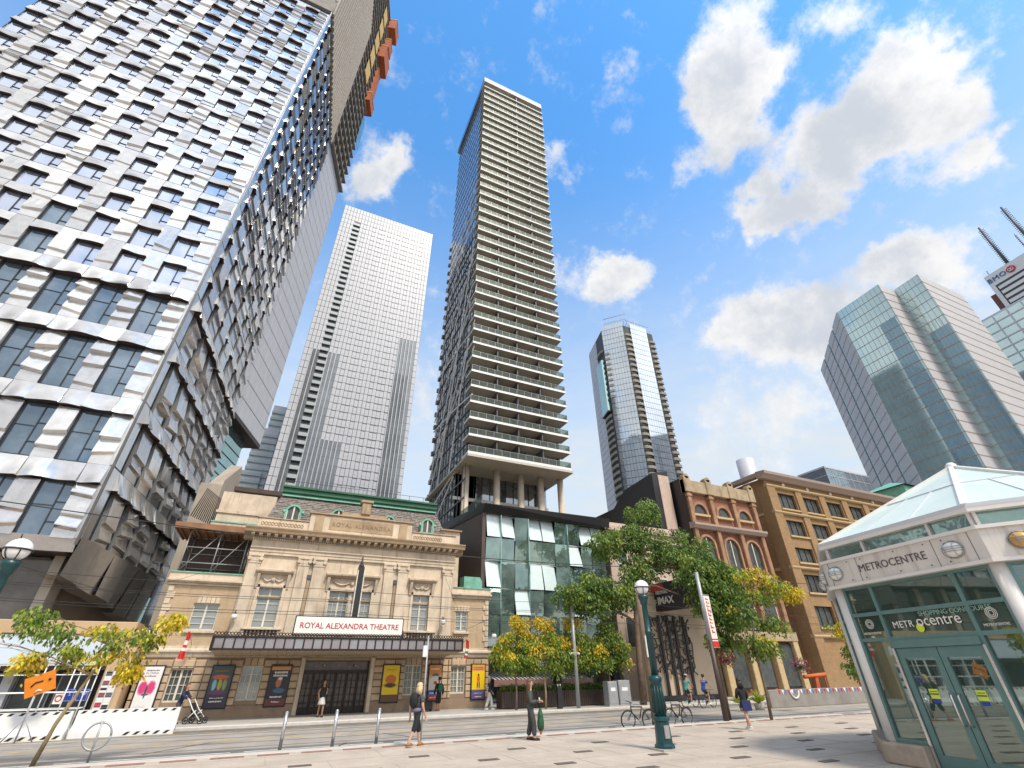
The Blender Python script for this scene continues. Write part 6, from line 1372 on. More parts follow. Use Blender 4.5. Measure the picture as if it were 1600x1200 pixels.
MB().tube([(0, 0, 0), (0.02, 0, 3.3)], [0.13, 0.115], 12).build('lower_pole', M['brown_metal'], BP); MB().tube([(0.02, 0, 3.3), (0.04, 0, 6.5)], [0.113, 0.1], 12).build('upper_pole', M['grey'], BP)
MB().box(0.14, 0.56, -0.012, 0.012, 3.0, 5.35).build('banner', M['sign_white'], BP); MB().box(0.14, 0.56, -0.016, -0.012, 3.0, 3.25).box(0.14, 0.56, -0.016, -0.012, 3.3, 3.36).build('banner_stripe', flag_red, BP)
bw_ = MB(); rb2 = random.Random(12); z = 3.62
while z < 5.2: h_ = rb2.uniform(0.09, 0.2); x0 = 0.24 + rb2.uniform(0, 0.04); bw_.box(x0, x0 + 0.2, -0.018, -0.012, z, z + h_*0.4).box(x0, x0 + 0.07, -0.018, -0.012, z + h_*0.4, z + h_); z += h_ + 0.06
bw_.build('banner_print', flag_red, BP)
MB().tube([(0, 0, 5.4), (0.6, 0, 5.4)], 0.02, 6).build('banner_arm', M['grey'], BP); MB().tube([(0, 0, 2.97), (0.6, 0, 2.97)], 0.02, 6).build('banner_arm', M['grey'], BP)
# bollards
def bollard(label, x, y):
    b = thing('bollard', label, 'bollard', (x, y, -0.13), 0, 'steel bollards at the kerb')
    MB().tube([(0, 0, 0), (0, 0, 1.1)], 0.055, 14).build('post', M['steel'], b); MB().lathe([(0.055, 1.1), (0.04, 1.125), (0, 1.13)], 14).build('cap', M['steel'], b); MB().lathe([(0.09, 0), (0.09, 0.02), (0.055, 0.03)], 14).build('foot_ring', M['darkgrey'], b)
bollard('stainless bollard at the kerb, leftmost of the three', 1.04, 20.3); bollard('stainless bollard at the kerb, middle of the three', 2.64, 20.15); bollard('stainless bollard at the kerb nearest the blonde pedestrian', 4.08, 20.1)
BR = thing('bike_ring', 'post and ring bicycle stand at the kerb, right of the leaning tree trunk', 'bike stand', (-4.04, 20.6, -0.13))
MB().tube([(0, 0, 0), (0, 0, 1.05)], 0.03, 8).build('post', M['grey'], BR); MB().tube([(0.33*math.cos(a*math.pi/14), 0, 0.68 + 0.33*math.sin(a*math.pi/14)) for a in range(29)], 0.028, 8).build('ring', M['grey'], BR)
# utility cabinets
for i, (x, w, h, lb) in enumerate(((21.2, 0.75, 1.4, 'grey utility cabinet behind the bicycle, the left and narrower one'), (22.05, 0.95, 1.45, 'grey utility cabinet behind the bicycle, the right and wider one'))):
    u = thing('utility_cabinet', lb, 'cabinet', (x, 30.6, 0), 0, 'utility cabinets')
    MB().bbox(0, w, 0, 0.6, 0.05, h, 0.02).build('body', M['grey'], u); MB().bbox(0.04, w - 0.04, -0.02, 0.0, 0.15, h - 0.08, 0.008).build('door', M['grey'], u); MB().box(w*0.25, w*0.75, -0.024, -0.02, 0.85, 1.05).build('label_plate', M['white'], u); MB().box(-0.05, w + 0.05, -0.05, 0.65, 0, 0.06).build('base', M['concrete'], u)
PM = thing('parking_post', 'small dark payment post on the far pavement under the yellow trees', 'post', (17.6, 30.9, 0))
MB().bbox(-0.16, 0.16, -0.1, 0.1, 0, 1.15, 0.02).build('body', M['black'], PM); MB().tube([(-0.09, 0, 1.15), (-0.09, 0, 1.3)], 0.05, 8).tube([(0.09, 0, 1.15), (0.09, 0, 1.3)], 0.05, 8).build('head', M['grey'], PM)
# white water barriers with hatched tape
def jersey(label, x, y, L, rz=0):
    J = thing('road_barrier', label, 'barrier', (x, y, -0.13), rz, 'white road barriers')
    mb = MB().add([(0, -0.28, 0), (0, -0.28, 0.2), (0, -0.1, 0.42), (0, -0.07, 0.95), (0, 0.07, 0.95), (0, 0.1, 0.42), (0, 0.28, 0.2), (0, 0.28, 0)] + [(L, p[1], p[2]) for p in [(0, -0.28, 0), (0, -0.28, 0.2), (0, -0.1, 0.42), (0, -0.07, 0.95), (0, 0.07, 0.95), (0, 0.1, 0.42), (0, 0.28, 0.2), (0, 0.28, 0)]],
                  [(i, (i+1) % 8, 8+(i+1) % 8, 8+i) for i in range(8)] + [tuple(range(7, -1, -1)), tuple(range(8, 16))])
    mb.build('body', M['white'], J)
    n = int(L / 0.36)
    for i in range(n):
        x0 = 0.06 + i * 0.36
        if i > n - 1: continue
        MB().add([(x0, -0.0775, 0.8), (x0 + 0.14, -0.0775, 0.8), (x0 + 0.27, -0.074, 0.93), (x0 + 0.13, -0.074, 0.93)], [(0, 1, 2, 3)]).build('hatch_stripe', M['black'], J)
        if i > n * 0.42: MB().add([(x0, -0.286, 0.04), (x0 + 0.14, -0.286, 0.04), (x0 + 0.27, -0.286, 0.15), (x0 + 0.13, -0.286, 0.15)], [(0, 1, 2, 3)]).build('hatch_stripe', M['black'], J)
    return J
jersey('white plastic road barrier with hatched tape ending beside the stroller', -6.7, 29.25, 3.7); jersey('white plastic road barrier with hatched tape cut off by the left edge', -12.6, 29.0, 5.8)
# orange diamond road work sign on a leaning stand
OS = thing('work_sign', 'tilted orange road work sign in front of the shopfront scaffold', 'sign', (-8.1, 28.2, -0.13))
sg = MB().bbox(-0.46, 0.46, -0.02, 0.02, -0.36, 0.36, 0.01).build('board', mat('sign_orange', (0.75, 0.22, 0.01), 0.5, var=0.1), OS, (0, 0, 1.92)); sg.rotation_euler = (0, R(-22), 0)
ar = MB().tube([(-0.26, -0.03, 0.0), (-0.12, -0.03, 0.1), (0.1, -0.03, 0.08)], 0.03, 6).ball((0.3, -0.03, 0.06), 0.05, 8, 6).build('pictogram', M['black'], sg); MB().tube([(-0.14, -0.03, -0.26), (-0.04, -0.03, -0.2), (0.06, -0.03, -0.26)], 0.035, 6).build('pictogram', M['white'], sg)
MB().tube([(0, 0.03, 0), (0, 0.03, 1.6)], 0.025, 6).tube([(-0.5, 0.2, 0), (0, 0.03, 0.8)], 0.02, 6).tube([(0.5, 0.2, 0), (0, 0.03, 0.8)], 0.02, 6).build('stand', M['grey'], OS)
# overhead wires
def wire(label, pts, r_):
    pts = [Vector(p) for p in pts]; full = []
    for a, b in zip(pts, pts[1:]):
        for i in range(12): u = i/12; p = a.lerp(b, u); p.z -= 0.25 * math.sin(math.pi*u) * (b-a).length / 30; full.append(p)
    full.append(pts[-1]); o = MB().tube(full, r_, 5).build('overhead_wire', M['black']); tag(o, label, 'wire', 'streetcar overhead wires')
wire('thick dark overhead cable crossing the steel tower above the theatre marquee', [(-45, 24.5, 9.2), (-10.6, 24.2, 7.85), (4.8, 24.2, 7.3), (20.2, 24.2, 7.5), (60, 24.5, 8)], 0.022)
for i, (y, z, lb) in enumerate(((24.0, 5.3, 'streetcar contact wire at sign height, highest of the near bundle'), (24.6, 4.95, 'streetcar wire just above the white theatre sign'), (25.8, 5.0, 'streetcar contact wire over the far track'), (26.3, 4.45, 'thin wire level with the top of the theatre sign'), (23.4, 4.3, 'lowest thin wire crossing the theatre left wing'))):
    wire(lb, [(-50, y, z + 0.4), (-10, y, z + 0.15), (2.0, y, z), (20.2, y, z + 0.05), (60, y, z + 0.2)], 0.010)
wire('slanting span wire from the theatre corner to the street', [(-2.3, 34.0, 8.2), (-6.4, 27.5, 5.1), (-9, 20, 5.4)], 0.009); wire('slanting span wire at the right end of the theatre', [(10.4, 34.2, 8.1), (11.1, 31, 4.3), (11.3, 24.5, 5.0)], 0.009)
# bicycle
def bicycle(name, label, loc, rz, lean=0.0, frame_m=M['black'], group=None):
    B = thing(name, label, 'bicycle', loc, rz, group); B.rotation_euler = (lean, 0, rz)
    for wx in (-0.52, 0.52):
        w = MB().tube([(wx + 0.335*math.cos(a*math.pi/14), 0, 0.345 + 0.335*math.sin(a*math.pi/14)) for a in range(29)], 0.03, 8).build('wheel', M['rubber'], B)
        MB().tube([(wx + 0.31*math.cos(a*math.pi/14), 0, 0.345 + 0.31*math.sin(a*math.pi/14)) for a in range(29)], 0.01, 5).build('rim', M['steel'], w)
        sp = MB().tube([(wx, -0.04, 0.345), (wx, 0.04, 0.345)], 0.02, 8)
        for k in range(14): a = 2*math.pi*k/14; sp.tube([(wx, 0.02 * (-1)**k, 0.345), (wx + 0.31*math.cos(a), 0, 0.345 + 0.31*math.sin(a))], 0.0025, 3)
        sp.build('spoke', M['grey'], w)
    bb, st, hd_, hb = (0.03, 0, 0.3), (0.18, 0, 0.8), (-0.36, 0, 0.82), (-0.33, 0, 0.62)
    MB().tube([bb, st], 0.026, 8).tube([st, hd_], 0.026, 8).tube([bb, hb], 0.03, 8).tube([hd_, hb], 0.03, 8).tube([bb, (0.52, 0.05, 0.345)], 0.01, 6).tube([bb, (0.52, -0.05, 0.345)], 0.01, 6).tube([st, (0.52, 0.05, 0.345)], 0.01, 6).tube([st, (0.52, -0.05, 0.345)], 0.01, 6).build('frame', frame_m, B)
    MB().tube([hb, (-0.45, 0.05, 0.45), (-0.52, 0.05, 0.345)], 0.013, 6).tube([hb, (-0.45, -0.05, 0.45), (-0.52, -0.05, 0.345)], 0.013, 6).build('fork', frame_m, B)
    MB().tube([hd_, (-0.38, 0, 0.98)], 0.014, 6).tube([(-0.44, -0.28, 1.0), (-0.38, -0.1, 0.99), (-0.38, 0.1, 0.99), (-0.44, 0.28, 1.0)], 0.014, 6).build('handlebar', frame_m, B)
    MB().tube([st, (0.205, 0, 0.92)], 0.013, 6).build('seat_post', M['steel'], B); MB().ball((0.22, 0, 0.95), 0.13, 10, 6, (1.1, 0.55, 0.3)).build('saddle', M['rubber'], B)
    MB().tube([(0.03, -0.05, 0.3), (0.03, -0.06, 0.3)], 0.09, 14).build('chainring', M['grey'], B); MB().bar((0.03, -0.07, 0.3), (0.12, -0.08, 0.16), 0.02).bar((0.03, 0.07, 0.3), (-0.06, 0.08, 0.44), 0.02).build('crank', M['grey'], B)
    MB().tube([(0.52 + 0.375*math.cos(t), 0, 0.345 + 0.375*math.sin(t)) for t in [0.3 + i*0.25 for i in range(10)]], 0.018, 5).build('mudguard', frame_m, B)
    return B
bicycle('parked_bicycle', 'black bicycle leaning by the wooden utility pole', (15.45, 20.25, -0.13), R(-8), R(7)); bicycle('locked_bicycle', 'bicycle mostly hidden behind the teal lamp post', (17.65, 20.2, -0.13), R(4), R(4))
# flower baskets
def flowers(label, loc, r_, cols):
    F_ = thing('flower_basket', label, 'flower basket', loc, 0, 'hanging flower baskets'); rf = random.Random(hash(label) % 99)
    MB().lathe([(0.0, -r_*0.6), (r_*0.5, -r_*0.45), (r_*0.7, 0)], 12).build('basket', M['brown_metal'], F_)
    for nm, col, n in (('foliage', (0.06, 0.14, 0.03), 260),) + tuple(('blossom', c, 130) for c in cols):
        mb = MB()
        for i in range(n):
            d = Vector((rf.gauss(0, 1), rf.gauss(0, 1), rf.gauss(0, 0.8))).normalized() * r_ * rf.uniform(0.6, 1.1); d.z -= 0.1*r_
            a = Vector((rf.gauss(0, 1), rf.gauss(0, 1), rf.gauss(0, 1))).normalized(); b = d.cross(a).normalized(); s_ = rf.uniform(0.03, 0.06)
            mb.add([d - a*s_, d - b*s_*0.6, d + a*s_, d + b*s_*0.6], [(0, 1, 2, 3)])
        tag(mb.build(nm, mat(nm + '_basket', col, 0.7, var=0.3, scale=8), F_), kind='stuff')
    MB().tube([(0, 0, 0.3), (0, 0, 0.75)], 0.01, 5).build('hanger', M['black'], F_)
flowers('hanging basket of dark red flowers on the banner pole', (20.95, 19.7, 2.55), 0.42, [(0.35, 0.04, 0.05), (0.16, 0.03, 0.12), (0.5, 0.15, 0.04)]); flowers('hanging basket of magenta flowers over the patio wall', (29.6, 22.3, 2.25), 0.5, [(0.45, 0.06, 0.3), (0.5, 0.08, 0.1)])
# ------------------------------------------------------------------ trees
M['bark'] = mat('bark', (0.16, 0.11, 0.075), 0.9, var=0.3, scale=5, bump=0.5)
M['bark_pale'] = mat('pale_bark', (0.30, 0.22, 0.12), 0.9, var=0.25, scale=5, bump=0.3)
def leaf_mat():
    m = bpy.data.materials.new('leaf'); m.use_nodes = True; t = NT(m.node_tree); b = t.n['Principled BSDF']
    a = t.node('ShaderNodeAttribute', attribute_name='leafcol'); b.inputs['Roughness'].default_value = 0.55; t.l.new(a.outputs['Color'], b.inputs['Base Color'])
    tr = t.node('ShaderNodeBsdfTranslucent'); t.l.new(a.outputs['Color'], tr.inputs['Color'])
    mx = t.node('ShaderNodeMixShader'); mx.inputs[0].default_value = 0.35; t.l.new(b.outputs[0], mx.inputs[1]); t.l.new(tr.outputs[0], mx.inputs[2])
    t.l.new(mx.outputs[0], t.n['Material Output'].inputs['Surface']); return m
M['leaf'] = leaf_mat()
GREEN = [(0.10, 0.185, 0.03), (0.14, 0.23, 0.04), (0.19, 0.28, 0.045), (0.06, 0.12, 0.022), (0.26, 0.33, 0.05)]
LIME = [(0.16, 0.26, 0.035), (0.22, 0.32, 0.04), (0.12, 0.22, 0.035), (0.28, 0.34, 0.04)]
YEL = [(0.64, 0.47, 0.03), (0.68, 0.55, 0.04), (0.58, 0.38, 0.02), (0.48, 0.46, 0.035)]
def crown(par, name, clumps, rnd, leaf, per, droop=0.5):
    """clumps: (centre, radius, palette); every clump is a spray of small leaves hanging around a twig"""
    vs = []; fs = []; cols = []
    for c, r_, pal in clumps:
        base = rnd.choice(pal)
        for i in range(per):
            d = Vector((rnd.gauss(0, 1), rnd.gauss(0, 1), rnd.gauss(0, 0.65)));  d = d.normalized() * r_ * rnd.random() ** 0.45
            p = Vector(c) + d; p.z -= droop * r_ * (d.length / r_) ** 2 * 0.6
            ax = (Vector((d.x, d.y, 0)).normalized() if (abs(d.x) + abs(d.y)) > 1e-4 else Vector((1, 0, 0))) * 0.8 + Vector((rnd.uniform(-.6, .6), rnd.uniform(-.6, .6), -droop - rnd.uniform(0, .7)))
            ax.normalize(); sd = ax.cross(Vector((rnd.gauss(0, 1), rnd.gauss(0, 1), rnd.gauss(0, 1)))).normalized()
            L = leaf * rnd.uniform(0.7, 1.4); w = L * 0.27; n0 = len(vs)
            vs += [p, p + ax*L*0.45 + sd*w, p + ax*L, p + ax*L*0.45 - sd*w]; fs.append((n0, n0+1, n0+2, n0+3))
            k = rnd.uniform(0.75, 1.25); b = base if rnd.random() < 0.7 else rnd.choice(pal); cols.append((b[0]*k, b[1]*k, b[2]*k, 1))
    me = bpy.data.meshes.new(name); me.from_pydata([tuple(v) for v in vs], [], fs); me.materials.append(M['leaf'])
    at = me.color_attributes.new('leafcol', 'FLOAT_COLOR', 'CORNER'); flat = []
    for c in cols: flat += list(c) * 4
    at.data.foreach_set('color', flat); me.update()
    o = put(name, me, par); tag(o, kind='stuff'); return o
def limb(mb, a, b, r0, r1, rnd, n=5, wob=0.12, sag=0.0):
    a, b = Vector(a), Vector(b); L = (b-a).length; pts = []
    for i in range(n+1):
        u = i/n; p = a.lerp(b, u)
        if 0 < i < n: p += Vector((rnd.uniform(-1, 1), rnd.uniform(-1, 1), rnd.uniform(-.6, .6))) * wob * L * 0.3
        p.z += sag * L * math.sin(math.pi*u); pts.append(p)
    mb.tube(pts, [r0 + (r1-r0)*i/n for i in range(n+1)], 7); return pts
def tree(name, label, loc, trunk_pts, r0, lobes, seed, leaf=0.2, per=40, nclump=9, clr=0.55, bark=None, droop=0.5, group=None, top_yel=None):
    rnd = random.Random(seed); T = thing(name, label, 'tree', loc, 0, group); bark = bark or M['bark']
    tb = MB(); tp = [Vector(p) for p in trunk_pts]; n = len(tp)
    tb.tube(tp, [r0 * (1 - 0.55*i/(n-1)) for i in range(n)], 10); 
    tr = tb.build('trunk', bark, T); lb_ = MB(); cl = []
    for (c, rad, pal) in lobes:
        c = Vector(c); start = tp[-1] if c.z > tp[-1].z - 0.3 else tp[-2]
        start = min(tp[1:], key=lambda q: (q - c).length)
        pts = limb(lb_, start, c, r0*0.4, r0*0.1, rnd, 6, 0.16, 0.05)
        for k in range(nclump):
            d = Vector((rnd.gauss(0, 1), rnd.gauss(0, 1), rnd.gauss(0, 1))).normalized(); q = rnd.random() ** 0.4
            p = c + Vector((d.x*rad[0], d.y*rad[1], d.z*rad[2])) * q
            pl_ = pal
            if top_yel and rnd.random() < top_yel * max(0.0, d.z + 0.35): pl_ = YEL
            cl.append((p, clr * rnd.uniform(0.7, 1.25), pl_))
            if rnd.random() < 0.75: limb(lb_, rnd.choice(pts[2:]), p, r0*0.10, r0*0.03, rnd, 3, 0.15)
    lb_.build('branches', bark, T); crown(T, 'crown', cl, rnd, leaf, per, droop); return T
# leaning street tree at the left, yellow and lime
tree('street_tree', 'thin leaning tree with yellow and lime leaves at the left kerb', (-5.35, 20.8, -0.13), [(0, 0, 0), (0.15, 0, 1.0), (0.5, 0.05, 2.2), (0.75, 0.1, 3.0)], 0.065,
     [((-0.9, 0.2, 3.35), (0.8, 0.7, 0.3), LIME), ((-1.6, 0.2, 3.85), (0.5, 0.5, 0.3), LIME), ((0.5, 0.2, 3.5), (0.8, 0.7, 0.35), YEL + LIME), ((1.6, 0.1, 3.3), (0.5, 0.5, 0.3), YEL + LIME), ((2.35, 0, 3.75), (0.45, 0.4, 0.22), YEL), ((-0.5, 0.3, 2.85), (0.8, 0.5, 0.25), YEL + LIME), ((0.9, 0.2, 2.85), (0.7, 0.5, 0.3), LIME + YEL), ((1.45, 0, 2.4), (0.25, 0.3, 0.25), YEL), ((-2.8, 0.2, 3.2), (0.4, 0.5, 0.3), YEL), ((-1.2, 0.1, 2.7), (0.3, 0.3, 0.2), YEL)],
     5, leaf=0.135, per=48, nclump=8, clr=0.30, bark=M['bark_pale'], droop=0.9, group='street trees')
# yellow green trees in front of the glass box building
spots = [(14.75, 31.35, 0.9, 'yellow tipped tree nearest the theatre corner'), (16.75, 31.2, 1.0, 'yellow green tree behind the pedestrian with the green bag'), (19.3, 31.5, 1.05, 'yellow topped tree behind the camera pole'), (21.9, 31.3, 1.0, 'green tree with a few orange leaves above the utility cabinets')]
for i, (x, y, s, lb) in enumerate(spots):
    pal = [LIME + YEL[:1], LIME, LIME + GREEN[1:3], LIME[:2] + GREEN][i]
    tree('street_tree', lb, (x, y, 0), [(0, 0, 0), (0.03, 0, 0.9), (0, 0.05, 1.7), (0.1, 0, 2.6)], 0.075,
         [((0, 0, 3.2), (1.4, 1.0, 0.8), pal), ((-1.1, 0, 3.0), (0.8, 0.8, 0.6), pal), ((1.1, 0, 3.2), (0.8, 0.8, 0.6), pal), ((-0.7, 0, 2.6), (0.8, 0.8, 0.5), pal), ((0.8, 0, 2.7), (0.8, 0.8, 0.5), pal), ((0.2, 0, 4.2), (0.9, 0.9, 0.6), pal), ((0.1, 0, 5.0), (0.6, 0.6, 0.35), YEL if i != 3 else LIME), ((-0.9, 0.1, 3.7), (0.6, 0.6, 0.4), YEL + LIME), ((0.9, 0.1, 3.8), (0.6, 0.6, 0.5), pal)],
         20 + i, leaf=0.15, per=70, nclump=12, clr=0.42, bark=M['bark_pale'] if i == 1 else M['bark'], droop=0.9, group='street trees', top_yel=0.5 if i < 3 else 0.1)
# big green tree over the cinema sign
tree('large_street_tree', 'big dark green tree spreading above the lamp post and the cinema sign', (24.2, 30.9, 0), [(0, 0, 0), (0.1, 0, 2.5), (0.3, 0, 5.0), (0.6, 0, 7.5), (1.4, 0, 10)], 0.24,
     [((2.3, 0, 13.2), (1.7, 1.6, 1.5), GREEN), ((0.2, 0, 11.3), (1.9, 1.6, 1.2), GREEN), ((-1.8, 0, 10.6), (1.3, 1.3, 0.9), GREEN + LIME[:1]), ((3.6, -0.5, 11.0), (2.4, 1.8, 1.6), GREEN + LIME[:1]), ((6.2, -0.5, 10.6), (2.2, 1.8, 1.5), GREEN + LIME[:1]), ((0.8, 0, 8.8), (2.2, 1.6, 1.2), GREEN), ((4.4, -0.5, 9.6), (2.4, 1.8, 1.0), GREEN), ((7.4, -0.5, 8.8), (1.9, 1.6, 1.3), GREEN), ((-3.2, 0, 7.6), (2.2, 1.5, 0.9), GREEN), ((-5.0, 0, 6.8), (1.5, 1.3, 0.6), GREEN), ((-1.0, 0, 7.0), (1.6, 1.5, 0.8), GREEN), ((-3.6, 0, 6.2), (1.4, 1.2, 0.5), GREEN), ((9.3, -0.5, 9.2), (1.2, 1.2, 0.9), GREEN), ((8.2, -0.6, 7.0), (1.6, 1.4, 1.2), GREEN), ((10.2, -0.8, 7.4), (1.3, 1.2, 1.0), GREEN + LIME[:1]), ((9.8, -0.8, 5.8), (1.3, 1.2, 0.8), GREEN)],
     31, leaf=0.21, per=100, nclump=22, clr=0.64, droop=0.8, group='street trees')
tree('street_tree', 'green tree with drooping leaves hanging over the banner pole', (21.2, 20.6, -0.13), [(0, 0, 0), (0.05, 0, 2.0), (0.0, 0, 3.6), (0.1, 0, 5.0)], 0.09,
     [((1.6, 0, 5.6), (1.0, 0.9, 0.8), GREEN + LIME[:1]), ((0.4, 0, 7.4), (1.2, 1.0, 0.6), GREEN + LIME[:1]), ((1.5, 0, 6.9), (0.9, 0.9, 0.6), GREEN + LIME), ((0.1, 0, 5.6), (1.2, 1.1, 0.9), GREEN), ((1.0, 0, 4.7), (1.0, 0.9, 0.7), GREEN), ((-0.4, 0, 6.6), (1.1, 1.0, 0.7), GREEN), ((0.9, 0, 6.3), (0.9, 0.9, 0.6), GREEN + LIME[:1]), ((0.5, 0, 3.6), (0.9, 0.8, 0.5), GREEN)],
     41, leaf=0.16, per=100, nclump=18, clr=0.48, droop=0.9, group='street trees')
tree('street_tree', 'young tree with green leaves and golden top, right of the walking girl', (22.3, 19.1, 0), [(0, 0, 0), (0.1, 0, 1.4), (0.05, 0, 2.6), (0.3, 0, 3.8), (0.8, 0, 5.0)], 0.075,
     [((0.2, 0, 3.2), (0.9, 0.8, 0.45), GREEN), ((1.5, -0.2, 4.2), (0.9, 0.8, 0.5), GREEN + LIME), ((1.2, 0, 5.4), (1.1, 0.9, 0.6), LIME + GREEN), ((2.3, -0.3, 5.7), (0.9, 0.8, 0.5), YEL + LIME), ((1.2, 0, 6.4), (0.9, 0.8, 0.5), YEL + LIME), ((-0.2, 0, 4.6), (0.8, 0.8, 0.5), GREEN), ((3.3, -0.4, 5.6), (0.5, 0.5, 0.35), YEL), ((0.9, 0, 2.9), (0.7, 0.6, 0.35), GREEN)],
     47, leaf=0.15, per=62, nclump=11, clr=0.40, droop=0.6, group='street trees', top_yel=0.3)
tree('street_tree', 'leafy tree with a yellow top tucked behind the glass pavilion', (29.5, 18.6, 0), [(0, 0, 0), (0.0, 0, 1.4), (0.1, 0, 2.6), (0.2, 0, 3.8)], 0.07,
     [((-0.5, 0, 3.9), (0.8, 0.8, 0.5), YEL + LIME), ((0.4, 0, 3.4), (0.9, 0.8, 0.6), GREEN + LIME), ((-0.3, 0, 2.9), (0.9, 0.8, 0.5), GREEN), ((0.6, 0, 2.4), (0.8, 0.7, 0.4), GREEN), ((-0.6, 0, 2.1), (0.6, 0.6, 0.35), GREEN)],
     53, leaf=0.14, per=60, nclump=9, clr=0.34, droop=0.6, group='street trees')
# hedge foliage and yucca plants
rh = random.Random(77); crown(PLT, 'hedge', [((rh.uniform(0.1, 8.7), rh.uniform(0.15, 0.8), rh.uniform(0.95, 1.28)), 0.16, GREEN + LIME[:1]) for _ in range(330)], rh, 0.09, 22, 0.2)
for (x, y, lb) in ((26.9, 24.8, 'bright lime spiky plant beside the walking girl'), (28.3, 24.9, 'bright lime spiky plant at the left end of the patio wall')):
    Y_ = thing('spiky_plant', lb, 'plant', (x, y, -0.13), 0, 'spiky patio plants'); ry = random.Random(int(x * 10)); lv = mat('yucca_leaf', (0.38, 0.48, 0.03), 0.6, var=0.3)
    MB().lathe([(0.25, 0), (0.32, 0.35), (0.3, 0.36)], 12).build('pot', M['concrete'], Y_)
    for i in range(26):
        a = ry.uniform(0, 6.28); e = ry.uniform(0.3, 1.4); L = ry.uniform(0.6, 0.95); d = Vector((math.cos(a)*math.cos(e), math.sin(a)*math.cos(e), math.sin(e))); s_ = Vector((-math.sin(a), math.cos(a), 0)) * 0.06
        b0 = Vector((0, 0, 0.35)); m_ = b0 + d*L*0.5 + Vector((0, 0, 0.06)); tp_ = b0 + d*L - Vector((0, 0, 0.12*L))
        MB().add([b0 - s_*0.5, b0 + s_*0.5, m_ + s_, tp_, m_ - s_], [(0, 1, 2, 3, 4)]).build('leaf', lv, Y_)
# ------------------------------------------------------------------ people
SKIN = mat('skin', (0.52, 0.30, 0.20), 0.6, var=0.08); SKIN2 = mat('skin_brown', (0.34, 0.18, 0.11), 0.6, var=0.08)
def cloth(n, c): return mat(n, c, 0.85, var=0.14, scale=12, bump=0.15)
def skin_mesh(name, chains, m, parent, root=0, sub=2):
    """continuous surface grown round a skeleton of chains [(point, radius), ...]; equal points are shared joints"""
    idx = {}; vs = []; rs = []; es = []
    for ch in chains:
        last = None
        for p, r_ in ch:
            k = tuple(round(q, 4) for q in p)
            if k not in idx: idx[k] = len(vs); vs.append(p); rs.append(r_)
            if last is not None and last != idx[k]: es.append((last, idx[k]))
            last = idx[k]
    me = bpy.data.meshes.new(name); me.from_pydata([tuple(v) for v in vs], es, []); o = bpy.data.objects.new(name, me); COL.objects.link(o)
    md = o.modifiers.new('skin', 'SKIN'); md.use_smooth_shade = True; md.branch_smoothing = 0.6
    for i, d in enumerate(me.skin_vertices[0].data):
        r_ = rs[i]; d.radius = (r_, r_) if not isinstance(r_, tuple) else r_; d.use_root = (i == root)
    sb = o.modifiers.new('sub', 'SUBSURF'); sb.levels = sub; sb.render_levels = sub
    dg_ = bpy.context.evaluated_depsgraph_get(); nm = bpy.data.meshes.new_from_object(o.evaluated_get(dg_)); bpy.data.objects.remove(o); bpy.data.meshes.remove(me)
    nm.name = name; nm.materials.clear(); nm.materials.append(m)
    for p in nm.polygons: p.use_smooth = True; p.material_index = 0
    return put(name, nm, parent)
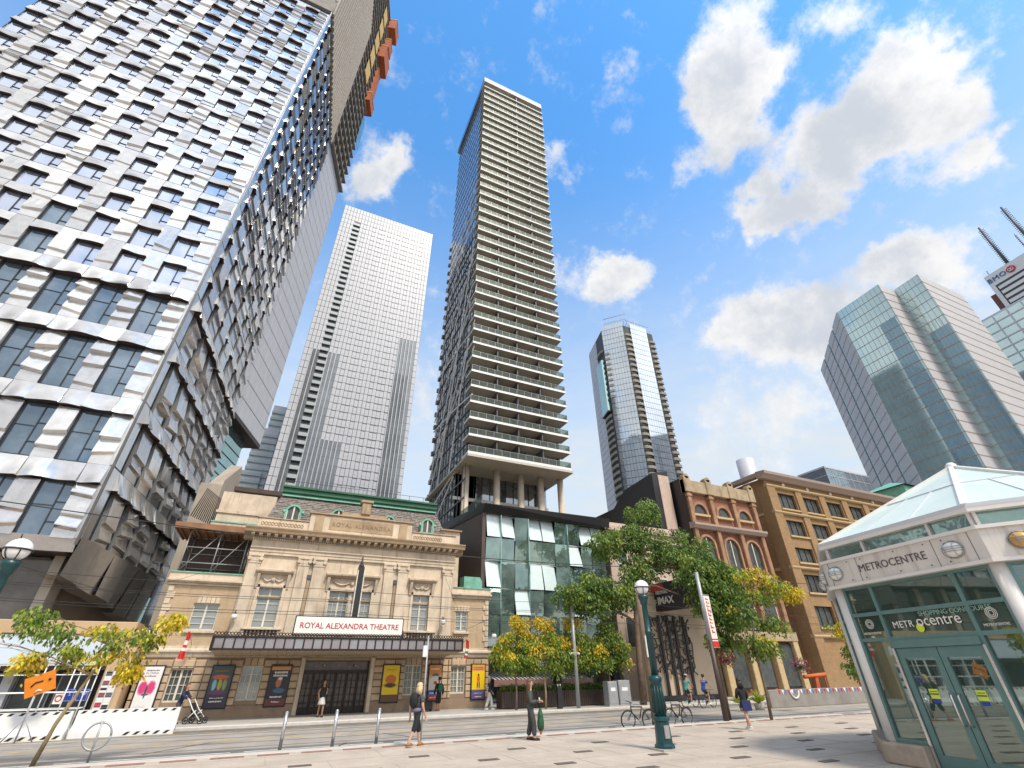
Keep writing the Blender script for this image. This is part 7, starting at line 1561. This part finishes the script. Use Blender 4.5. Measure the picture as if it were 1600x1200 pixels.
def person(label, loc, rz, H=1.7, skin=SKIN, pose=None, top=None, bottom=None, shoe=None, hair=None, hair_len=0.0, sleeves='long', legs='long', skirt=None, fingers=True, hat=None, fat=1.0):
    """figure faces -y in its own frame; pose holds joint offsets (metres for a 1.7 m figure)"""
    P = dict(lean=0.0, lf=(0.10, 0.0, 0.0), rf=(-0.10, 0.0, 0.0), lk=None, rk=None, lh=(0.25, -0.02, 0.80), rh=(-0.25, -0.02, 0.80), le=None, re=None, head=(0, -0.02), hip=0.90)
    P.update(pose or {}); s = H / 1.7; V = lambda x, y, z: (x*s, y*s, z*s)
    G = thing('person', label, 'person', loc, rz)
    ln = P['lean']; hz = P['hip']; sh = lambda x, z: (x, -ln*(z - hz)/0.6, z)
    hipL, hipR = (0.085, 0, hz - 0.02), (-0.085, 0, hz - 0.02)
    kL = P['lk'] or ((hipL[0]+P['lf'][0])/2, (P['lf'][1])/2 - 0.05, (hz + P['lf'][2])/2 + 0.04); kR = P['rk'] or ((hipR[0]+P['rf'][0])/2, (P['rf'][1])/2 - 0.05, (hz + P['rf'][2])/2 + 0.04)
    aL, aR = (P['lf'][0], P['lf'][1], P['lf'][2] + 0.085), (P['rf'][0], P['rf'][1], P['rf'][2] + 0.085)
    pel = (0, 0, hz); wst = sh(0, hz + 0.17); cst = sh(0, hz + 0.38); nk = sh(0, hz + 0.55); 
    shL, shR = (0.175, cst[1]*1.15, hz + 0.49), (-0.175, cst[1]*1.15, hz + 0.49)
    eL = P['le'] or ((shL[0]+P['lh'][0])/2 + 0.05, (shL[1]+P['lh'][1])/2 + 0.07, (shL[2]+P['lh'][2])/2 - 0.02); eR = P['re'] or ((shR[0]+P['rh'][0])/2 - 0.05, (shR[1]+P['rh'][1])/2 + 0.07, (shR[2]+P['rh'][2])/2 - 0.02)
    hx, hy = P['head']; hd0 = (hx*0.5, nk[1] + hy*0.5, hz + 0.62); hd1 = (hx, nk[1] + hy, hz + 0.71); hd2 = (hx, nk[1] + hy + 0.005, hz + 0.80)
    hip_w = 0.115 * fat
    def toe(a, f): d = Vector((0, -1, 0)); return (a[0], a[1] - 0.15, f[2] + 0.03)
    def S(ch): return [(V(*p), (r_*s if not isinstance(r_, tuple) else (r_[0]*s, r_[1]*s))) for p, r_ in ch]
    def hand(w, e, side):
        d = (Vector(w) - Vector(e)).normalized(); up_ = Vector((0, -1, 0.1)); sd = d.cross(up_).normalized() * side
        palm = Vector(w) + d*0.07; out = [[(w, 0.026), (tuple(palm), (0.036, 0.02))]]
        for k, o_ in enumerate((-0.027, -0.009, 0.009, 0.027)):
            L = (0.07, 0.08, 0.075, 0.058)[k]; b = palm + up_*o_ + d*0.03; m_ = b + d*L*0.55 - sd*0.012; t_ = m_ + d*L*0.4 - sd*0.03
            out.append([(tuple(palm), (0.036, 0.02)), (tuple(b), 0.0095), (tuple(m_), 0.009), (tuple(t_), 0.007)])
        b = Vector(w) + d*0.03 - up_*(-0.03) ; out.append([(w, 0.026), (tuple(b + up_*0.015), 0.012), (tuple(b + up_*0.03 + d*0.045 - sd*0.02), 0.009)]); return out
    body = [[(pel, (hip_w, 0.09)), (wst, (0.11*fat, 0.085)), (cst, (0.14*fat, 0.095)), (nk, 0.06), (hd0, 0.062), (hd1, (0.088, 0.104)), (hd2, (0.084, 0.1)), ((hd2[0], hd2[1], hd2[2] + 0.05), 0.05)],
            [(pel, (hip_w, 0.09)), (hipL, 0.085), (kL, 0.062), (aL, 0.04), (toe(aL, P['lf']), 0.03)], [(pel, (hip_w, 0.09)), (hipR, 0.085), (kR, 0.062), (aR, 0.04), (toe(aR, P['rf']), 0.03)],
            [(cst, (0.14*fat, 0.095)), (shL, 0.062), (eL, 0.048), (P['lh'], 0.032)], [(cst, (0.14*fat, 0.095)), (shR, 0.062), (eR, 0.048), (P['rh'], 0.032)]]
    if fingers: body += hand(P['lh'], eL, 1) + hand(P['rh'], eR, -1)
    B = skin_mesh('body', [S(c) for c in body], skin, G)
    # face: nose, eyes, mouth, ears
    fy = hd1[1] - 0.088; fz = hd1[2] + 0.035
    fm = MB().add([V(hx - 0.014, fy, fz - 0.03), V(hx + 0.014, fy, fz - 0.03), V(hx, fy - 0.026, fz - 0.03), V(hx, fy + 0.002, fz + 0.02)], [(0, 1, 3), (1, 2, 3), (2, 0, 3), (0, 2, 1)]); fm.build('nose', skin, G)
    for e in (-1, 1): MB().ball(V(hx + e*0.03, fy + 0.01, fz + 0.012), 0.011*s, 8, 6).build('eye', INK[0], G); MB().ball(V(hx + e*0.082, hd1[1] + 0.005, fz), 0.026*s, 8, 6, (0.4, 0.8, 1.2)).build('ear', skin, G)
    MB().ball(V(hx, fy + 0.006, fz - 0.062), 0.022*s, 8, 6, (1, 0.4, 0.35)).build('mouth', M['sign_red'], G)
    def fatten(ch, d): return [(p, (r_ + d if not isinstance(r_, tuple) else (r_[0] + d, r_[1] + d))) for p, r_ in ch]
    mid = lambda a, b, u: tuple(a[i] + (b[i]-a[i])*u for i in range(3))
    if top:
        t_ = [fatten([(mid(pel, wst, -0.7), (hip_w, 0.1)), (mid(pel, wst, 0.2), (hip_w, 0.1)), (wst, (0.118*fat, 0.095)), (cst, (0.15*fat, 0.11)), (mid(cst, nk, 0.85), 0.065)], 0.034)]
        for sh_, e_, w_ in ((shL, eL, P['lh']), (shR, eR, P['rh'])):
            ch = [(cst, (0.14*fat, 0.1)), (sh_, 0.06)] + ([(e_, 0.046), (mid(e_, w_, 0.9), 0.032)] if sleeves == 'long' else [(mid(sh_, e_, 0.7), 0.05)] if sleeves == 'short' else [(mid(sh_, e_, 0.2), 0.055)]); t_.append(fatten(ch, 0.026))
        t_ = [[(p, t_[0][3][1] if p == cst else r_) for p, r_ in c] for c in t_]
        skin_mesh('top', [S(c) for c in t_], top, G)
    if bottom and not skirt:
        b_ = [fatten([(mid(pel, wst, 0.95), (0.112*fat, 0.09)), (pel, (hip_w, 0.1))], 0.026)]
        for h_, k_, a_ in ((hipL, kL, aL), (hipR, kR, aR)):
            ch = [(pel, (hip_w, 0.095)), (h_, 0.096), (k_, 0.075)] + ([(mid(k_, a_, 0.92), 0.066)] if legs == 'long' else [(mid(k_, a_, 0.35), 0.054)] if legs == 'capri' else []); 
            if legs == 'short': ch = [(pel, (hip_w, 0.1)), (h_, 0.098), (mid(h_, k_, 0.6), 0.09)]
            b_.append(fatten(ch, 0.022))
        b_ = [[(p, b_[0][1][1] if p == pel else r_) for p, r_ in c] for c in b_]
        skin_mesh('trousers', [S(c) for c in b_], bottom, G)
    if skirt:
        mb = MB().lathe([(0.10*s, (hz + 0.1)*s), (0.15*s, (hz - 0.05)*s), (0.20*s, (hz - 0.24)*s), (0.215*s, (hz - 0.32)*s)], 18); mb.build('skirt', skirt, G)
    if shoe:
        for a_, f_ in ((aL, P['lf']), (aR, P['rf'])): MB().ball(V(a_[0], a_[1] - 0.06, f_[2] + 0.045), 0.13*s, 12, 8, (0.38, 1.0, 0.36)).box(*[q*s for q in (a_[0] - 0.045, a_[0] + 0.045, a_[1] - 0.18, a_[1] + 0.06, f_[2], f_[2] + 0.025)]).build('shoe', shoe, G)
    if hair:
        mb = MB().ball(V(hd2[0], hd2[1] + 0.018, hd2[2] - 0.012), 0.112*s, 14, 10, (0.92, 1.0, 0.98))
        for v_i, v in enumerate(mb.v):      # open the face
            if v[1] < (hd2[1] - 0.055)*s and v[2] < (hd2[2] + 0.02)*s: mb.v[v_i] = (v[0], (hd2[1] - 0.04)*s, v[2])
        if hair_len > 0:
            rh_ = random.Random(len(label))
            for k in range(16):
                a = -0.25 + 3.64 * k/15; bx, by = 0.08*math.cos(a), 0.06*math.sin(a) + 0.02
                mb.tube([V(hd2[0] + bx, hd2[1] + by, hd2[2] - 0.02), V(hd2[0] + bx*1.25, hd2[1] + by*1.2 + 0.01, hd2[2] - 0.12), V(hd2[0] + bx*1.5 + rh_.uniform(-.02, .02), hd2[1] + by*1.5 + 0.03 - ln*0.1, hd2[2] - 0.16 - hair_len*rh_.uniform(0.6, 1))], [0.035*s, 0.032*s, 0.012*s], 6)
        mb.build('hair', hair, G)
    if hat: MB().ball(V(hd2[0], hd2[1] + 0.005, hd2[2] + 0.02), 0.112*s, 14, 8, (0.95, 1.05, 0.75)).build('helmet', hat, G)
    return G, s
blk_c = cloth('black_cloth', (0.015, 0.015, 0.017)); grey_c = cloth('charcoal_cloth', (0.05, 0.05, 0.056)); white_c = cloth('white_cloth', (0.6, 0.58, 0.55)); navy_c = cloth('navy_cloth', (0.02, 0.03, 0.08)); maroon_c = cloth('maroon_cloth', (0.16, 0.02, 0.03)); olive_c = cloth('grey_green_cloth', (0.06, 0.07, 0.065))
blond = mat('blond_hair', (0.62, 0.46, 0.26), 0.6, var=0.3, scale=30); brown_h = mat('brown_hair', (0.12, 0.055, 0.03), 0.55, var=0.3, scale=30); dark_h = mat('dark_hair', (0.02, 0.015, 0.012), 0.5, var=0.2); grey_h = mat('grey_hair', (0.5, 0.48, 0.46), 0.7, var=0.2)
tan_s = mat('tan_leather', (0.32, 0.13, 0.04), 0.5); white_s = mat('white_shoe', (0.7, 0.7, 0.68), 0.6); dark_s = mat('dark_shoe', (0.03, 0.025, 0.02), 0.6)
# blonde pedestrian walking away to the left with a backpack
g_, s = person('blonde pedestrian in black capri trousers and tan shoes with a dark backpack', (5.05, 18.6, 0), R(112), 1.68, SKIN, dict(lean=0.03, lf=(0.07, -0.22, 0.0), rf=(-0.08, 0.34, 0.04), lh=(0.24, 0.12, 0.82), rh=(-0.23, -0.16, 0.84)), olive_c, blk_c, tan_s, blond, 0.14, 'short', 'capri')
MB().ball((0, 0.2, 1.26), 0.2, 14, 10, (0.85, 0.6, 1.15)).build('backpack', blk_c, g_); MB().tube([(0.1, 0.12, 1.42), (0.11, -0.06, 1.46), (0.11, -0.13, 1.28), (0.1, 0.08, 1.08)], 0.018, 6).tube([(-0.1, 0.12, 1.42), (-0.11, -0.06, 1.46), (-0.11, -0.13, 1.28), (-0.1, 0.08, 1.08)], 0.018, 6).build('strap', grey_c, g_)
MB().tube([(0.16, 0.08, 1.0), (0.0, 0.17, 0.98), (-0.16, 0.08, 1.0), (-0.15, -0.1, 1.0), (0.15, -0.1, 1.0), (0.16, 0.08, 1.0)], 0.055, 8).build('tied_jacket', cloth('violet_grey', (0.16, 0.15, 0.22)), g_)
# long haired pedestrian reading a phone
g_, s = person('long haired pedestrian in grey jacket and wide trousers looking at a phone', (9.1, 18.15, 0), R(62), 1.74, SKIN, dict(lean=-0.01, lf=(0.09, 0.10, 0.0), rf=(-0.09, -0.12, 0.0), lh=(0.08, -0.3, 1.1), rh=(-0.06, -0.3, 1.12), le=(0.25, -0.02, 1.08), re=(-0.25, -0.02, 1.08)), olive_c, grey_c, dark_s, brown_h, 0.5, 'long', 'long', fat=1.05)
PH = thing('phone', 'pale phone held by the long haired pedestrian', 'phone', (9.1 + 0.28, 18.15 - 0.17, 1.16)); MB().bbox(-0.04, 0.04, -0.008, 0.008, -0.08, 0.08, 0.004).build('case', white_s, PH)
BG = thing('carrier_bag', 'green and black bag with an orange base hanging beside the long haired pedestrian', 'bag', (9.36, 17.88, 0.05), R(62))
MB().tube([(0.0, 0.0, 0.86), (-0.06, 0.05, 1.15), (-0.12, 0.1, 1.42), (-0.04, 0.12, 1.2), (0.03, 0.02, 0.86)], 0.014, 6).build('strap', blk_c, BG)
MB().lathe([(0.05, 0.22), (0.12, 0.28), (0.14, 0.45), (0.09, 0.75), (0.03, 0.9)], 12).xf(Matrix.Diagonal((1.2, 0.9, 1, 1))).build('sack', mat('green_cloth', (0.015, 0.075, 0.03), 0.8, var=0.7, scale=6), BG); MB().ball((0.02, 0, 0.2), 0.11, 12, 8, (1, 0.5, 0.8)).build('base', mat('orange_cloth', (0.55, 0.12, 0.05), 0.8), BG)
# girl walking away on the right
g_, s = person('girl in black jacket and dark shorts with bare legs walking by the young tree', (18.15, 16.7, 0), R(170), 1.66, SKIN, dict(lean=0.04, lf=(0.07, 0.2, 0.06), rf=(-0.07, -0.14, 0.0), lh=(0.18, -0.2, 1.05), rh=(-0.2, -0.15, 0.95)), blk_c, navy_c, white_s, dark_h, 0.14, 'long', 'short')
MB().box(-0.2, 0.2, 0.1, 0.16, 0.62, 0.95).build('tote_bag', cloth('navy_bag', (0.02, 0.03, 0.12)), g_)
MB().lathe([(0.15, 1.0), (0.185, 0.85), (0.2, 0.72)], 16).xf(Matrix.Diagonal((1, 0.75, 1, 1))).build('jacket_hem', blk_c, g_)
# person pushing a stroller
g_, s = person('person in dark top and grey trousers leaning forward to push a stroller', (-3.45, 32.3, 0), R(62), 1.66, SKIN, dict(lean=0.2, lf=(0.08, 0.42, 0.05), rf=(-0.08, -0.12, 0.0), lh=(0.14, -0.5, 1.05), rh=(-0.14, -0.5, 1.05), hip=0.86), navy_c, grey_c, dark_s, brown_h, 0.12)
ST_ = thing('stroller', 'black and white stroller beside the theatre plinth', 'stroller', (-2.55, 31.9, 0), R(62))
for wx, wy in ((-0.25, 0.3), (0.25, 0.3), (-0.2, -0.42), (0.2, -0.42)): MB().tube([(wx + 0.0, wy + 0.13*math.cos(a*math.pi/8), 0.14 + 0.13*math.sin(a*math.pi/8)) for a in range(17)], 0.028, 6).tube([(wx - 0.02, wy, 0.14), (wx + 0.02, wy, 0.14)], 0.06, 8).build('wheel', M['rubber'], ST_)
for s_ in (-1, 1): MB().tube([(s_*0.24, -0.4, 0.16), (s_*0.24, 0.1, 0.6), (s_*0.22, 0.45, 1.02)], 0.025, 8).build('side_tube', white_s, ST_); MB().tube([(s_*0.25, 0.3, 0.16), (s_*0.24, -0.1, 0.55)], 0.022, 8).build('leg_tube', white_s, ST_)
MB().tube([(-0.22, 0.45, 1.02), (0.22, 0.45, 1.02)], 0.022, 8).build('handle', M['black'], ST_); MB().add([(-0.2, -0.3, 0.42), (0.2, -0.3, 0.42), (0.2, 0.06, 0.36), (-0.2, 0.06, 0.36), (-0.2, 0.3, 0.85), (0.2, 0.3, 0.85), (-0.2, 0.1, 0.28), (0.2, 0.1, 0.28)], [(0, 1, 2, 3), (3, 2, 5, 4), (0, 3, 6), (1, 7, 2), (3, 4, 6), (2, 7, 5), (6, 7, 1, 0), (6, 4, 5, 7)]).build('seat', blk_c, ST_)
# person in front of the entrance
person('person in a white skirted outfit with maroon leggings at the theatre entrance', (3.35, 32.6, 0), R(10), 1.66, SKIN2, dict(lf=(0.09, -0.1, 0.0), rf=(-0.08, 0.12, 0.0), lh=(0.14, -0.22, 1.15), rh=(-0.22, -0.1, 0.9)), blk_c, maroon_c, dark_s, dark_h, 0.1, 'none', 'long', skirt=white_c)
# person with a rolling case before the clown poster
g_, s = person('person in black with a green pack standing at the poster beside the thin pole', (10.35, 33.4, 0), R(185), 1.7, SKIN2, dict(lf=(0.1, 0.05, 0.0), rf=(-0.1, -0.08, 0.0), lh=(0.3, 0.0, 0.8)), blk_c, blk_c, tan_s, dark_h, 0.0, 'long', 'capri')
MB().ball((0, 0.2, 1.2), 0.2, 12, 8, (0.85, 0.55, 1.2)).build('backpack', mat('green_pack', (0.02, 0.12, 0.06), 0.8), g_)
RC = thing('rolling_case', 'black rolling suitcase lying at the theatre plinth', 'suitcase', (9.55, 33.2, 0.0)); MB().bbox(-0.32, 0.32, -0.18, 0.18, 0.08, 0.5, 0.05).build('case', M['rubber'], RC); MB().tube([(-0.25, -0.1, 0.06), (-0.25, 0.1, 0.06)], 0.06, 8).tube([(0.25, -0.1, 0.06), (0.25, 0.1, 0.06)], 0.06, 8).build('wheel', M['rubber'], RC); MB().tube([(-0.3, 0, 0.5), (-0.45, 0, 0.75), (-0.5, 0, 0.75)], 0.015, 6).build('handle', M['grey'], RC)
person('grey haired person in dark shirt and white trousers at the right corner of the theatre', (13.35, 32.4, 0), R(70), 1.72, SKIN, dict(lf=(0.08, -0.18, 0.0), rf=(-0.08, 0.22, 0.02), lh=(0.22, -0.2, 0.9), rh=(-0.24, 0.1, 0.82)), navy_c, white_c, white_s, grey_h, 0.0, 'short', 'long')
person('person dressed in black walking behind the teal lamp post', (23.0, 27.6, -0.13), R(80), 1.75, SKIN2, dict(lean=0.05, lf=(0.08, -0.28, 0.0), rf=(-0.08, 0.3, 0.03)), blk_c, blk_c, white_s, dark_h, 0.0)
for i, (x, y, tc, lb, hc) in enumerate(((26.6, 29.0, cloth('teal_shirt', (0.08, 0.3, 0.28)), 'cyclist in a teal shirt riding past the metal screen', grey_h), (27.2, 28.0, cloth('blue_pack', (0.03, 0.07, 0.28)), 'cyclist in dark blue riding past the metal screen', None))):
    bicycle('ridden_bicycle', ('bicycle under the cyclist in teal', 'bicycle under the cyclist in dark blue')[i], (x, y, -0.126), R(180 + 8), 0.0, M['black'], 'ridden bicycles')
    person(lb, (x - 0.17, y + 0.02, -0.05), R(90 + 8), 1.68, SKIN, dict(lean=0.22, hip=0.95, lf=(0.10, -0.16, 0.36), rf=(-0.10, -0.22, 0.12), lk=(0.11, -0.4, 0.78), rk=(-0.11, -0.3, 0.55), lh=(0.24, -0.56, 1.06), rh=(-0.24, -0.56, 1.06)), tc, blk_c, white_s, dark_h, 0.0, 'short', 'short', hat=hc, fingers=False)
